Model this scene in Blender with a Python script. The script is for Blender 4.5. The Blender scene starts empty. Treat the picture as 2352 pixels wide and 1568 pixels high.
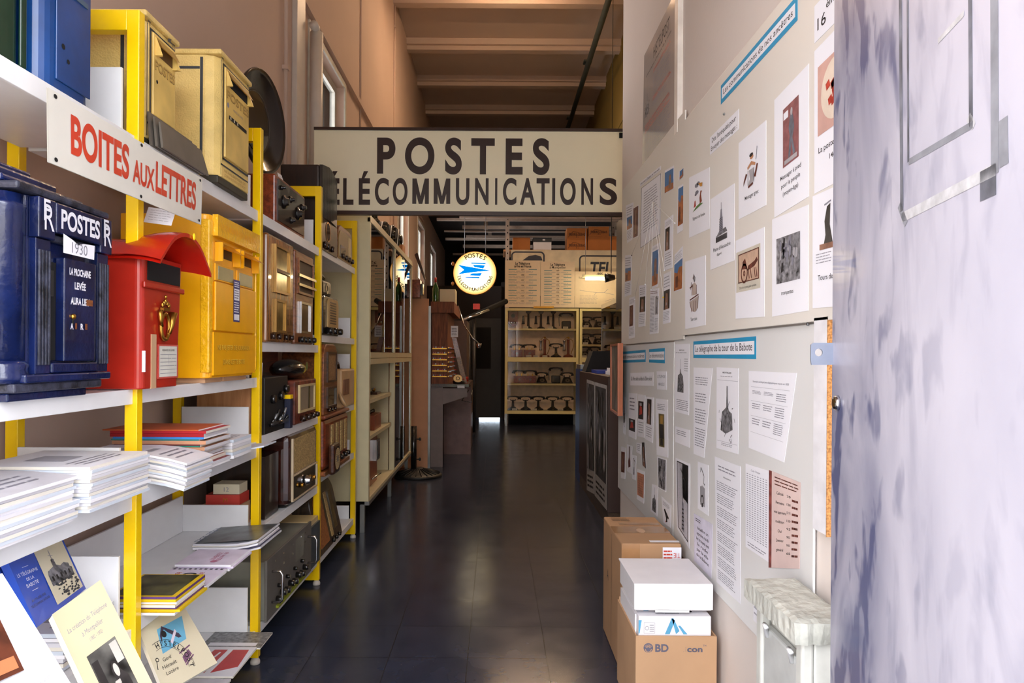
import bpy, math, random
from mathutils import Vector, Matrix
rnd = random.Random(7)
C = bpy.context.scene.collection
scene = bpy.context.scene
# ---------------- camera (photo frame 2352x1568) ----------------
F_PX = 1568.0; EYE = 1.4; VX, VY = 1138.0, 815.0; ROLL = 0.0062
cr, sr = math.cos(ROLL), math.sin(ROLL)
cam = bpy.data.objects.new('camera', bpy.data.cameras.new('camera')); C.objects.link(cam)
cam.data.sensor_width = 36; cam.data.lens = 36 * F_PX / 2352
cam.data.shift_x = (1176 - VX) / 2352; cam.data.shift_y = (VY - 784) / 2352
cam.data.clip_start = 0.02; cam.data.clip_end = 200
cam.matrix_world = Matrix(((cr, -sr, 0, 0), (0, 0, -1, 0), (sr, cr, 0, EYE), (0, 0, 0, 1)))
scene.camera = cam
# ---------------- daylight, exposure ----------------
world = bpy.data.worlds.new('sky'); scene.world = world; world.use_nodes = True
bgn = world.node_tree.nodes['Background']
bgn.inputs['Color'].default_value = (0.93, 0.95, 1.0, 1); bgn.inputs['Strength'].default_value = 3.3
vs = scene.view_settings
vs.view_transform = 'Standard'; vs.look = 'None'; vs.gamma = 1; vs.use_curve_mapping = False; vs.exposure = 1.68
def portal(name, loc, rot, sx, sy):
    l = bpy.data.lights.new(name, 'AREA'); l.shape = 'RECTANGLE'; l.size = sx; l.size_y = sy
    l.cycles.is_portal = True
    o = bpy.data.objects.new(name, l); C.objects.link(o); o.location = loc; o.rotation_euler = rot
portal('doorway_portal', (-0.33, -0.15, 1.6), (math.radians(90), 0, math.radians(0)), 2.5, 3.3)
def lamp(name, loc, rot, sx, sy, power, col):
    l = bpy.data.lights.new(name, 'AREA'); l.shape = 'RECTANGLE'; l.size = sx; l.size_y = sy
    l.energy = power; l.color = col
    o = bpy.data.objects.new(name, l); C.objects.link(o); o.location = loc; o.rotation_euler = rot
    return o
WARM = (1.0, 0.72, 0.42)
SIGN_E, TUBE_E = 2.0, 14.0
FILL_LAMPS = [(.2, 5.4, 6.3, 14), (.2, 9.15, 6.3, 72), (.6, 9.6, 3.55, 34)]
# ---------------- pixel helpers ----------------
def ray(px, py):
    u, v = px - VX, VY - py
    return (u * cr - v * sr) / F_PX, (u * sr + v * cr) / F_PX
def atY(px, py, d):
    x, z = ray(px, py); return Vector((x * d, d, EYE + z * d))
def atX(px, py, X):
    x, z = ray(px, py); d = X / x; return Vector((X, d, EYE + z * d))
def atZ(px, py, Z):
    x, z = ray(px, py); d = (Z - EYE) / z; return Vector((x * d, d, Z))
def atP(px, py, O, n):
    x, z = ray(px, py); r = Vector((x, 1, z)); c = Vector((0, 0, EYE))
    return c + r * ((O - c).dot(n) / r.dot(n))
# ---------------- materials ----------------
def lin(c):
    return tuple(((v / 255) / 12.92 if v / 255 <= .04045 else ((v / 255 + .055) / 1.055) ** 2.4) for v in c[:3]) + (1,)
MATS = {}
def base_mat(name):
    m = bpy.data.materials.new(name); m.use_nodes = True
    return m, m.node_tree, m.node_tree.nodes['Principled BSDF']
def P(name, rgb, rough=.5, metal=0, var=.08, scale=12, bump=0, coat=0, bscale=None, emit=0, stretch=None):
    if name in MATS: return MATS[name]
    m, nt, b = base_mat(name); N = nt.nodes; L = nt.links
    b.inputs['Roughness'].default_value = rough; b.inputs['Metallic'].default_value = metal
    if coat: b.inputs['Coat Weight'].default_value = coat
    tc = N.new('ShaderNodeTexCoord'); no = N.new('ShaderNodeTexNoise'); no.inputs['Scale'].default_value = scale
    no.inputs['Detail'].default_value = 4
    src = tc.outputs['Object']
    if stretch:
        mp = N.new('ShaderNodeMapping'); mp.inputs['Scale'].default_value = stretch; L.new(src, mp.inputs[0]); src = mp.outputs[0]
    L.new(src, no.inputs['Vector'])
    r = N.new('ShaderNodeValToRGB'); c = lin(rgb)
    r.color_ramp.elements[0].position = .3; r.color_ramp.elements[1].position = .7
    r.color_ramp.elements[0].color = tuple(v * (1 - var * 1.6) for v in c[:3]) + (1,)
    r.color_ramp.elements[1].color = tuple(min(1, v * (1 + var)) for v in c[:3]) + (1,)
    L.new(no.outputs['Fac'], r.inputs[0]); L.new(r.outputs[0], b.inputs['Base Color'])
    if bump:
        n2 = N.new('ShaderNodeTexNoise'); n2.inputs['Scale'].default_value = bscale or scale * 4; L.new(tc.outputs['Object'], n2.inputs['Vector'])
        bp = N.new('ShaderNodeBump'); bp.inputs['Strength'].default_value = bump; bp.inputs['Distance'].default_value = .01
        L.new(n2.outputs['Fac'], bp.inputs['Height']); L.new(bp.outputs[0], b.inputs['Normal'])
    if emit:
        b.inputs['Emission Color'].default_value = c; b.inputs['Emission Strength'].default_value = emit
    MATS[name] = m; return m
def WOOD(name, c1, c2, rough=.35, scale=6, axis='Z', coat=.3):
    if name in MATS: return MATS[name]
    m, nt, b = base_mat(name); N = nt.nodes; L = nt.links
    tc = N.new('ShaderNodeTexCoord'); mp = N.new('ShaderNodeMapping')
    mp.inputs['Scale'].default_value = {'X': (1, 9, 9), 'Y': (9, 1, 9), 'Z': (9, 9, 1)}[axis]
    L.new(tc.outputs['Object'], mp.inputs[0])
    no = N.new('ShaderNodeTexNoise'); no.inputs['Scale'].default_value = scale; no.inputs['Detail'].default_value = 6
    no.inputs['Distortion'].default_value = .6; L.new(mp.outputs[0], no.inputs['Vector'])
    r = N.new('ShaderNodeValToRGB'); r.color_ramp.elements[0].position = .35; r.color_ramp.elements[1].position = .68
    r.color_ramp.elements[0].color = lin(c1); r.color_ramp.elements[1].color = lin(c2)
    L.new(no.outputs['Fac'], r.inputs[0]); L.new(r.outputs[0], b.inputs['Base Color'])
    b.inputs['Roughness'].default_value = rough; b.inputs['Coat Weight'].default_value = coat
    MATS[name] = m; return m
def GLASS(name, tint=(1, 1, 1), ior=1.5):
    if name in MATS: return MATS[name]
    m = bpy.data.materials.new(name); m.use_nodes = True; nt = m.node_tree; N = nt.nodes; L = nt.links
    N.remove(N['Principled BSDF']); t = N.new('ShaderNodeBsdfTransparent'); t.inputs[0].default_value = tuple(tint) + (1,)
    g = N.new('ShaderNodeBsdfGlossy'); g.inputs['Roughness'].default_value = .01
    fr = N.new('ShaderNodeFresnel'); fr.inputs[0].default_value = ior; mx = N.new('ShaderNodeMixShader')
    L.new(fr.outputs[0], mx.inputs[0]); L.new(t.outputs[0], mx.inputs[1]); L.new(g.outputs[0], mx.inputs[2])
    L.new(mx.outputs[0], N['Material Output'].inputs[0]); MATS[name] = m; return m
def EMIT(name, rgb, strength):
    if name in MATS: return MATS[name]
    m = bpy.data.materials.new(name); m.use_nodes = True; nt = m.node_tree; N = nt.nodes
    N.remove(N['Principled BSDF']); e = N.new('ShaderNodeEmission'); e.inputs[0].default_value = lin(rgb); e.inputs[1].default_value = strength
    nt.links.new(e.outputs[0], N['Material Output'].inputs[0]); MATS[name] = m; return m
# ---------------- frames ----------------
def FW(): return lambda a, b, c: Vector((a, b, c))
def FL(y0, x, z): return lambda a, b, c: Vector((x + c, y0 + a, z + b))
def FR(y0, x, z): return lambda a, b, c: Vector((x - c, y0 - a, z + b))
def FC(x0, y, z): return lambda a, b, c: Vector((x0 + a, y - c, z + b))
def FV(O, u, v):
    O = Vector(O); u = Vector(u).normalized(); v = Vector(v).normalized(); n = u.cross(v).normalized(); v = n.cross(u)
    return lambda a, b, c: O + u * a + v * b + n * c
def FB(TL, TR, BR, BL):
    n = ((BR - BL).cross(TL - BL)).normalized()
    return lambda s, t, c: BL * ((1 - s) * (1 - t)) + BR * (s * (1 - t)) + TR * (s * t) + TL * ((1 - s) * t) + n * c
# ---------------- mesh builder ----------------
_txt = {}
def glyphs(s, fat=0.0, res=3):
    if 'M' in s: fat = min(fat, .008)
    k = (s, fat, res)
    if k in _txt: return _txt[k]
    cu = bpy.data.curves.new('t', 'FONT'); cu.body = s; cu.size = 1; cu.resolution_u = res; cu.offset = fat; cu.fill_mode = 'FRONT' if cu.dimensions == '3D' else cu.fill_mode
    ob = bpy.data.objects.new('t', cu); me = bpy.data.meshes.new_from_object(ob)
    vs_ = [(v.co.x, v.co.y) for v in me.vertices]; fs = [tuple(p.vertices) for p in me.polygons]
    flip = [me.polygons[i].normal.z < 0 for i in range(len(fs))]
    fs = [f[::-1] if fl else f for f, fl in zip(fs, flip)]
    bpy.data.objects.remove(ob); bpy.data.curves.remove(cu); bpy.data.meshes.remove(me)
    if not vs_: vs_ = [(0, 0)]
    x0 = min(v[0] for v in vs_); x1 = max(v[0] for v in vs_)
    _txt[k] = ([(x - x0, y) for x, y in vs_], fs, x1 - x0); return _txt[k]
CAP = 0.70
class MB:
    def __init__(s, F=None): s.v = []; s.f = []; s.mi = []; s.ms = []; s.F = F or FW(); s.sm = []
    def m(s, mat):
        if mat not in s.ms: s.ms.append(mat)
        return s.ms.index(mat)
    def add(s, pts, faces, mat, smooth=False, raw=False):
        o = len(s.v); s.v += [Vector(p) if raw else s.F(*p) for p in pts]; i = s.m(mat)
        for f in faces: s.f.append(tuple(o + k for k in f)); s.mi.append(i); s.sm.append(smooth)
        return s
    def bx(s, a0, a1, b0, b1, c0, c1, mat):
        p = [(a, b, c) for c in (c0, c1) for b in (b0, b1) for a in (a0, a1)]
        return s.add(p, [(0, 2, 3, 1), (4, 5, 7, 6), (0, 1, 5, 4), (2, 6, 7, 3), (0, 4, 6, 2), (1, 3, 7, 5)], mat)
    def hexa(s, p8, mat):   # bottom 4 ccw then top 4
        return s.add(p8, [(3, 2, 1, 0), (4, 5, 6, 7), (0, 1, 5, 4), (1, 2, 6, 5), (2, 3, 7, 6), (3, 0, 4, 7)], mat)
    def prism(s, poly, c0, c1, mat, smooth=False):   # polygon in (a,b), extruded along c
        n = len(poly); p = [(a, b, c0) for a, b in poly] + [(a, b, c1) for a, b in poly]
        s.add(p, [tuple(range(n))[::-1], tuple(range(n, 2 * n))], mat)
        o = len(s.v) - 2 * n; i = s.m(mat)
        for k in range(n):
            q = (k + 1) % n; s.f.append((o + k, o + q, o + n + q, o + n + k)); s.mi.append(i); s.sm.append(smooth)
        return s
    def poly(s, pts, c, mat): return s.add([(a, b, c) for a, b in pts], [tuple(range(len(pts)))], mat)
    def rect(s, a0, b0, a1, b1, c, mat): return s.poly([(a0, b0), (a1, b0), (a1, b1), (a0, b1)], c, mat)
    def strip(s, p, q, w, c, mat):
        dx, dy = q[0] - p[0], q[1] - p[1]; l = math.hypot(dx, dy) or 1; nx, ny = -dy / l * w / 2, dx / l * w / 2
        return s.poly([(p[0] - nx, p[1] - ny), (q[0] - nx, q[1] - ny), (q[0] + nx, q[1] + ny), (p[0] + nx, p[1] + ny)], c, mat)
    def disc(s, a, b, r, c, mat, n=20, ry=None):
        ry = ry or r; return s.poly([(a + r * math.cos(2 * math.pi * k / n), b + ry * math.sin(2 * math.pi * k / n)) for k in range(n)], c, mat)
    def ring(s, a, b, r0, r1, c, mat, n=28, t0=0, t1=2 * math.pi):
        pts = []; fs = []
        for k in range(n + 1):
            t = t0 + (t1 - t0) * k / n
            pts += [(a + r0 * math.cos(t), b + r0 * math.sin(t), c), (a + r1 * math.cos(t), b + r1 * math.sin(t), c)]
        for k in range(n): fs.append((2 * k, 2 * k + 1, 2 * k + 3, 2 * k + 2))
        return s.add(pts, fs, mat)
    def lathe(s, prof, ctr, mat, axis='b', n=20, smooth=True):
        pts = []; fs = []
        for r, h in prof:
            for k in range(n):
                t = 2 * math.pi * k / n; x, y = r * math.cos(t), r * math.sin(t)
                d = {'b': (y, h, x), 'c': (x, y, h), 'a': (h, x, y)}[axis]
                pts.append((ctr[0] + d[0], ctr[1] + d[1], ctr[2] + d[2]))
        for j in range(len(prof) - 1):
            for k in range(n):
                q = (k + 1) % n; fs.append((j * n + k, j * n + q, (j + 1) * n + q, (j + 1) * n + k))
        s.add(pts, fs, mat, smooth)
        o = len(s.v) - len(pts); i = s.m(mat)
        if prof[0][0] > 1e-5: s.f.append(tuple(o + k for k in range(n))[::-1]); s.mi.append(i); s.sm.append(False)
        if prof[-1][0] > 1e-5: s.f.append(tuple(o + (len(prof) - 1) * n + k for k in range(n))); s.mi.append(i); s.sm.append(False)
        return s
    def cyl(s, ctr, r, h, mat, axis='b', n=16, r2=None): return s.lathe([(r, 0), (r2 if r2 is not None else r, h)], ctr, mat, axis, n)
    def ball(s, ctr, rx, ry, rz, mat, n=14, m=8):
        pts = []; fs = []
        for j in range(m + 1):
            ph = math.pi * j / m - math.pi / 2
            for k in range(n):
                t = 2 * math.pi * k / n
                pts.append((ctr[0] + rx * math.cos(ph) * math.cos(t), ctr[1] + ry * math.sin(ph), ctr[2] - rz * math.cos(ph) * math.sin(t)))
        for j in range(m):
            for k in range(n):
                q = (k + 1) % n; fs.append((j * n + k, j * n + q, (j + 1) * n + q, (j + 1) * n + k))
        return s.add(pts, fs, mat, True)
    def tube(s, pts, r, mat, n=8, closed=False, rs=None):
        W = [s.F(*p) for p in pts]; N_ = len(W); out = []; up = None
        for i in range(N_):
            a = W[(i - 1) % N_] if (closed or i > 0) else W[i]; b = W[(i + 1) % N_] if (closed or i < N_ - 1) else W[i]
            t = (b - a).normalized()
            if up is None:
                up = Vector((0, 0, 1)) if abs(t.z) < .9 else Vector((1, 0, 0))
            x = t.cross(up).normalized(); y = x.cross(t).normalized(); up = y
            rr = rs[i] if rs else r
            for k in range(n):
                th = 2 * math.pi * k / n; out.append(W[i] + (x * math.cos(th) + y * math.sin(th)) * rr)
        fs = []
        for i in range(N_ if closed else N_ - 1):
            j = (i + 1) % N_
            for k in range(n):
                q = (k + 1) % n; fs.append((i * n + k, i * n + q, j * n + q, j * n + k))
        if not closed: fs += [tuple(range(n))[::-1], tuple(range((N_ - 1) * n, N_ * n))]
        return s.add(out, fs, mat, True, raw=True)
    def grid(s, fn, nu, nv, mat, smooth=True, thick=0):
        pts = [fn(i / nu, j / nv) for j in range(nv + 1) for i in range(nu + 1)]; w = nu + 1
        fs = [(j * w + i, j * w + i + 1, (j + 1) * w + i + 1, (j + 1) * w + i) for j in range(nv) for i in range(nu)]
        return s.add(pts, fs, mat, smooth)
    def text(s, t, a, b, h, mat, w=None, c=.001, al='c', fat=0.0, rot=0, res=3, shear=0):
        g, fs, gw = glyphs(t, fat, res); sy = h / CAP; sx = (w / gw if w else sy); tw = gw * sx
        o = {'c': -tw / 2, 'l': 0, 'r': -tw}[al]; ct, st = math.cos(rot), math.sin(rot); pts = []
        for x, y in g:
            X = x * sx + o + shear * y * sy; Y = y * sy; pts.append((a + X * ct - Y * st, b + X * st + Y * ct, c))
        return s.add(pts, fs, mat)
    def arc(s, t, a, b, r, h, mat, mid, span, c=.001, inner=False, fat=0.0, wf=1.0):
        n = len(t)
        for i, ch in enumerate(t):
            if ch == ' ': continue
            k = (i + .5) / n - .5
            th = mid - k * span if not inner else mid + k * span
            fa = 0.0 if ch == 'M' else fat; rr = r; rot = th - math.pi / 2 if not inner else th + math.pi / 2
            g, fs, gw = glyphs(ch, fa); sy = h / CAP
            s.text(ch, a + rr * math.cos(th), b + rr * math.sin(th), h, mat, w=gw * sy * wf, c=c, rot=rot, fat=fa)
    def lines(s, a0, b0, a1, b1, n, mat, c=.0012, fill=.45, seed=0, words=5, ragged=.15):
        r = random.Random(seed); dh = (b1 - b0) / n
        for i in range(n):
            y = b1 - (i + .5) * dh; x = a0; end = a1 - (a1 - a0) * ragged * r.random()
            while x < end:
                w = (a1 - a0) / words * (.4 + r.random()); x2 = min(end, x + w)
                s.rect(x, y - dh * fill / 2, x2, y + dh * fill / 2, c, mat); x = x2 + (a1 - a0) * .03
        return s
    def mesh(s, name, off):
        me = bpy.data.meshes.new(name); me.from_pydata([v - off for v in s.v], [], s.f)
        for m_ in s.ms: me.materials.append(m_)
        me.polygons.foreach_set('material_index', s.mi); me.polygons.foreach_set('use_smooth', s.sm); me.update(); return me
    def part(s, name, parent, bevel=0, label=None, kind=None):
        if not s.v: return None
        off = WL[parent.name]; o = bpy.data.objects.new(name, s.mesh(name, off)); C.objects.link(o); o.parent = parent; WL[o.name] = off
        if bevel: bev(o, bevel)
        if label: o['label'] = label
        if kind: o['kind'] = kind
        return o
    def solo(s, name, label=None, cat=None, group=None, kind=None, bevel=0):
        lo = Vector((min(v.x for v in s.v), min(v.y for v in s.v), min(v.z for v in s.v))); hi = Vector((max(v.x for v in s.v), max(v.y for v in s.v), lo.z))
        off = (lo + hi) / 2; off.z = lo.z
        if kind == 'structure': off = Vector((0, 0, 0))
        o = bpy.data.objects.new(name, s.mesh(name, off)); C.objects.link(o); o.location = off; WL[o.name] = off
        tagit(o, label, cat, group, kind)
        if bevel: bev(o, bevel)
        return o
WL = {}
def bev(o, w):
    b = o.modifiers.new('bevel', 'BEVEL'); b.width = w; b.segments = 2; b.limit_method = 'ANGLE'; b.angle_limit = math.radians(40)
def tagit(o, label, cat, group=None, kind=None):
    if label: o['label'] = label
    if cat: o['category'] = cat
    if group: o['group'] = group
    if kind: o['kind'] = kind
def thing(name, label, cat, loc, group=None, kind=None):
    o = bpy.data.objects.new(name, None); C.objects.link(o); o.location = loc; o.empty_display_size = .05
    WL[o.name] = Vector(loc); tagit(o, label, cat, group, kind); return o
def dup(root, loc, rz, label, group=None):
    r = root.copy(); C.objects.link(r); r.location = loc; r.rotation_euler = (0, 0, rz); r['label'] = label
    if group: r['group'] = group
    for ch in list(root.children):
        c = ch.copy(); C.objects.link(c); c.parent = r
        for g in ch.children:
            d = g.copy(); C.objects.link(d); d.parent = c
    return r
# palette
white_lam = P('white_laminate', (236, 236, 238), .35, var=.02)
yellow_paint = P('yellow_paint', (255, 208, 0), .3, var=.02, coat=.3)
ink = P('black_ink', (35, 32, 34), .7); ink_grey = P('grey_ink', (136, 134, 146), .7); ink_faint = P('faint_ink', (165, 163, 172), .7)
paper = P('white_paper', (238, 237, 244), .75, var=.02, scale=3); paper2 = P('cream_paper', (222, 212, 184), .7, var=.04, scale=3)
black_plastic = P('black_bakelite', (22, 20, 20), .22, coat=.5); chrome = P('chrome', (205, 205, 208), .15, metal=1)
steel = P('grey_steel', (150, 152, 155), .4, metal=.8); brass = P('brass', (190, 140, 60), .28, metal=1)
wood_dark = WOOD('dark_wood', (42, 22, 14), (82, 44, 26), axis='Y'); wood_mid = WOOD('mid_wood', (104, 56, 30), (158, 94, 52), axis='Y')
wood_red = WOOD('red_wood', (96, 38, 20), (150, 70, 40), axis='Y'); wood_light = WOOD('light_wood', (180, 120, 74), (205, 148, 100), .6, axis='Z', coat=0)
card = P('brown_cardboard', (194, 154, 118), .8, var=.05, scale=5); white_card = P('white_cardboard', (235, 232, 236), .6, var=.02)
cream_paint = P('cream_enamel', (214, 203, 165), .4, var=.03)
glass = GLASS('clear_glass', ior=1.38)
# ================= setting =================
wallm = P('wall_plaster', (204, 178, 162), .85, var=.03, scale=1.2, bump=.05, bscale=60)
wallr = P('wall_white_plaster', (224, 213, 206), .85, var=.02, scale=1.2, bump=.05, bscale=60)
ceilm = P('ceiling_concrete', (196, 174, 156), .9, var=.04, scale=1)
ochre = P('ochre_wall', (128, 104, 40), .8, var=.06, scale=1)
darkw = P('dark_wall', (38, 30, 27), .9, var=.1, scale=1)
def floor_mat():
    m, nt, b = base_mat('navy_floor_tiles'); N = nt.nodes; L = nt.links
    tc = N.new('ShaderNodeTexCoord'); mp = N.new('ShaderNodeMapping'); mp.inputs['Location'].default_value = (.12 + 3.65, -4.25 + 14.6, 0)
    L.new(tc.outputs['Object'], mp.inputs[0]); br = N.new('ShaderNodeTexBrick'); br.offset = 0; br.squash = 1
    for k, v in (('Scale', 1), ('Brick Width', .365), ('Row Height', .365), ('Mortar Size', .0022), ('Mortar Smooth', .3), ('Bias', 0)): br.inputs[k].default_value = v
    b.inputs['Specular IOR Level'].default_value = .3
    br.inputs['Color1'].default_value = lin((44, 50, 68)); br.inputs['Color2'].default_value = lin((51, 56, 72)); br.inputs['Mortar'].default_value = lin((20, 20, 24))
    L.new(mp.outputs[0], br.inputs['Vector'])
    no = N.new('ShaderNodeTexNoise'); no.inputs['Scale'].default_value = 5; no.inputs['Detail'].default_value = 8; L.new(tc.outputs['Object'], no.inputs[0])
    mx = N.new('ShaderNodeMix'); mx.data_type = 'RGBA'; mx.blend_type = 'MULTIPLY'; mx.inputs[0].default_value = .55
    r = N.new('ShaderNodeValToRGB'); r.color_ramp.elements[0].position = .3; r.color_ramp.elements[0].color = (.55, .55, .55, 1); r.color_ramp.elements[1].position = .75; r.color_ramp.elements[1].color = (1.1, 1.1, 1.1, 1)
    L.new(no.outputs['Fac'], r.inputs[0]); L.new(br.outputs['Color'], mx.inputs[6]); L.new(r.outputs[0], mx.inputs[7])
    # small pale specks of dust
    vo = N.new('ShaderNodeTexVoronoi'); vo.inputs['Scale'].default_value = 26; L.new(tc.outputs['Object'], vo.inputs['Vector'])
    lt = N.new('ShaderNodeMath'); lt.operation = 'LESS_THAN'; lt.inputs[1].default_value = .035; L.new(vo.outputs['Distance'], lt.inputs[0])
    m2 = N.new('ShaderNodeMix'); m2.data_type = 'RGBA'; L.new(lt.outputs[0], m2.inputs[0]); L.new(mx.outputs[2], m2.inputs[6]); m2.inputs[7].default_value = lin((120, 115, 110))
    L.new(m2.outputs[2], b.inputs['Base Color'])
    rr = N.new('ShaderNodeMapRange'); rr.inputs['To Min'].default_value = .13; rr.inputs['To Max'].default_value = .27; L.new(no.outputs['Fac'], rr.inputs[0]); L.new(rr.outputs[0], b.inputs['Roughness'])
    n3 = N.new('ShaderNodeTexNoise'); n3.inputs['Scale'].default_value = 9; L.new(tc.outputs['Object'], n3.inputs[0])
    bp = N.new('ShaderNodeBump'); bp.inputs['Strength'].default_value = .06; bp.inputs['Distance'].default_value = .01; L.new(n3.outputs['Fac'], bp.inputs['Height'])
    b2 = N.new('ShaderNodeBump'); b2.inputs['Strength'].default_value = .3; b2.inputs['Distance'].default_value = .002; b2.invert = True; L.new(br.outputs['Fac'], b2.inputs['Height']); L.new(bp.outputs[0], b2.inputs['Normal']); L.new(b2.outputs[0], b.inputs['Normal'])
    return m
def struct(name, mb): return mb.solo(name, kind='structure')
outw = P('outside_render', (176, 170, 160), .9, var=.08, scale=.6)
t = MB().bx(-9, 9, -12.3, -12, 0, 5.2, outw)
for k in range(6): t.bx(-7.4 + 2.7 * k, -6.9 + 2.7 * k, -12, -11.8, 0, 4.6, white_lam)
struct('wall_outside', t)
struct('ground_hedge', MB().bx(-8, 8, -11.7, -11, 0, 1.3, P('hedge_green', (60, 92, 44), .9, var=.5, scale=6)))
ZC = 6.62; YB = 20.0
struct('floor', MB().bx(-1.6, 2.8, .1, YB, -.1, 0, floor_mat()))
struct('ground', MB().bx(-8, 8, -10, .1, -.1, -.001, P('outside_paving', (190, 188, 184), .9, var=.05, scale=1)))
WINS = [(5.45, 6.68, 2.9, 4.0), (10.4, 11.6, 2.9, 4.0), (13.0, 14.2, 2.88, 3.98), (15.5, 16.9, 2.5, 3.9)]
w = MB(); ys = [.1] + [v for q in WINS for v in q[:2]] + [YB]
for i in range(0, len(ys), 2): w.bx(-1.75, -1.5, ys[i], ys[i + 1], 0, ZC, wallm)
for y0, y1, z0, z1 in WINS: w.bx(-1.75, -1.5, y0, y1, 0, z0, wallm); w.bx(-1.75, -1.5, y0, y1, z1, ZC, wallm)
struct('wall_left', w)
struct('wall_right', MB().bx(.87, 2.75, .1, 4.72, 0, ZC, wallr))
struct('wall_right_far', MB().bx(2.7, 2.85, 4.72, YB, 0, ZC, P('far_wall_plaster', (150, 128, 108), .9)))
struct('wall_back', MB().bx(-1.75, 2.85, YB, YB + .2, 0, ZC, darkw))
struct('wall_front', MB().bx(-1.75, .9, -.05, .1, 3.3, ZC, wallm).bx(-4, -1.6, -.05, .1, 0, ZC, wallm).bx(.9, 5, -.05, .1, 0, ZC, wallm))
cl = MB().bx(-1.75, 2.85, .1, YB, ZC, ZC + .15, ceilm)
struct('ceiling', cl)
b = MB()
for k in range(9):
    y = 8.15 + 1.5 * k - 2.9
    b.bx(-1.5, 2.05, y, y + .26, ZC - .10, ZC, ceilm).bx(-1.5, 2.05, y + .06, y + .2, ZC - .17, ZC - .10, ceilm)
struct('trim_1', b)
struct('trim_2', MB().bx(2.04, 2.7, 4.72, YB, 4.9, ZC, ochre))
# panel mouldings on the ochre soffit
struct('trim_3', MB().bx(2.025, 2.04, 10.2, 12.6, 5.2, 5.28, ochre).bx(2.025, 2.04, 10.6, 10.66, 5.28, 6.2, ochre).bx(2.0, 2.04, 12.6, 14.2, 5.3, 5.4, ochre))
wf = P('window_frame_paint', (212, 208, 196), .5)
for i, (y0, y1, z0, z1) in enumerate(WINS):
    t = MB(); f = .07
    t.bx(-1.62, -1.57, y0, y0 + f, z0, z1, wf).bx(-1.62, -1.57, y1 - f, y1, z0, z1, wf).bx(-1.62, -1.57, y0 + f, y1 - f, z0, z0 + f, wf).bx(-1.62, -1.57, y0 + f, y1 - f, z1 - f, z1, wf)
    t.bx(-1.61, -1.58, (y0 + y1) / 2 - .02, (y0 + y1) / 2 + .02, z0 + f, z1 - f, wf) if i else None
    t.bx(-1.6, -1.595, y0 + f, y1 - f, z0 + f, z1 - f, glass)
    t.bx(-1.5, -1.485, y0 - .05, y0, z0 - .05, z1 + .05, wf).bx(-1.5, -1.485, y1, y1 + .05, z0 - .05, z1 + .05, wf).bx(-1.5, -1.485, y0, y1, z1, z1 + .05, wf)
    struct('window_%d' % (i + 1), t)
    portal('window_portal', (-1.72, (y0 + y1) / 2, (z0 + z1) / 2), (math.radians(90), 0, math.radians(-90)), y1 - y0, z1 - z0)
pipew = P('painted_pipe', (206, 196, 186), .45, var=.03)
t = MB(); t.bx(-1.5, -1.46, 5.0, 5.8 + 8, 4.08, 4.13, wallm); struct('trim_4', t)
def pipe(name, label, pts, r, mat, bands=()):
    m = MB(); m.tube(pts, r, mat, 12)
    for (x, y, z) in bands: m.bx(x - r * 1.5, x + r * 1.5, y - r * 1.6, y + r * 1.6, z - .015, z + .015, mat)
    return m.solo(name, label, 'pipe')
pipe('conduit', 'thin pink conduit running up the left wall before the white pipe', [(-1.48, 4.78, 2.2), (-1.48, 4.78, 6.5)], .014, wallm, [(-1.48, 4.78, 3.4), (-1.48, 4.78, 3.95)])
pipe('conduit', 'thin conduit on the left wall just past the first window', [(-1.49, 7.45, 3.1), (-1.49, 7.45, 6.5)], .009, wallm)
pipe('conduit', 'thin conduit with a junction clip on the left wall near the ceiling corner', [(-1.49, 9.9, 2.7), (-1.49, 9.9, 6.6)], .012, wallm, [(-1.49, 9.9, 6.15)])
m = MB(); m.tube([(-1.42, 5.36, 2.4), (-1.42, 5.36, 3.92)], .05, pipew, 14); m.cyl((-1.42, 3.92, 5.36 * -1), 0, 0, pipew) if 0 else None
m.tube([(-1.42, 5.36, 3.9), (-1.42, 5.33, 3.94), (-1.42, 5.27, 3.94)], .035, pipew, 12)
m.solo('vertical_pipe', 'thick white painted pipe with an elbow beside the first window', 'pipe')
MB().bx(-1.5, -1.46, 4.98, 5.19, 2.3, 4.12, pipew).solo('pipe_cover_panel', 'tall narrow white panel on the left wall behind the thick pipe', 'panel', bevel=.004)
pipe('cable_tray', 'long dark green conduit hanging lengthwise under the ceiling', [(1.52, 6.5, ZC - .35), (1.52, 11, ZC - .35), (1.52, 16.5, ZC - .35)], .045, P('green_black_metal', (62, 66, 58), .5), [(1.52, 8.9, ZC - .28), (1.52, 11.5, ZC - .28), (1.52, 14.2, ZC - .28)])
MB().cyl((1.52, ZC - .42, -15.4), .09, .1, pipew).solo('smoke_detector', 'small round white detector hanging on the dark ceiling conduit', 'detector') if 0 else None
m = MB(FW()); m.lathe([(.1, 0), (.1, .08), (.07, .12)], (1.5, 14.9, ZC - .52), pipew, axis='c'); m.solo('smoke_detector', 'small round cream detector under the dark ceiling conduit', 'detector')
# white strip trim on the right wall beside the laminated poster
struct('trim_5', MB().bx(.845, .87, 3.2, 3.255, 2.45, 6.6, P('white_trim', (238, 230, 222), .5)))
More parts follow.
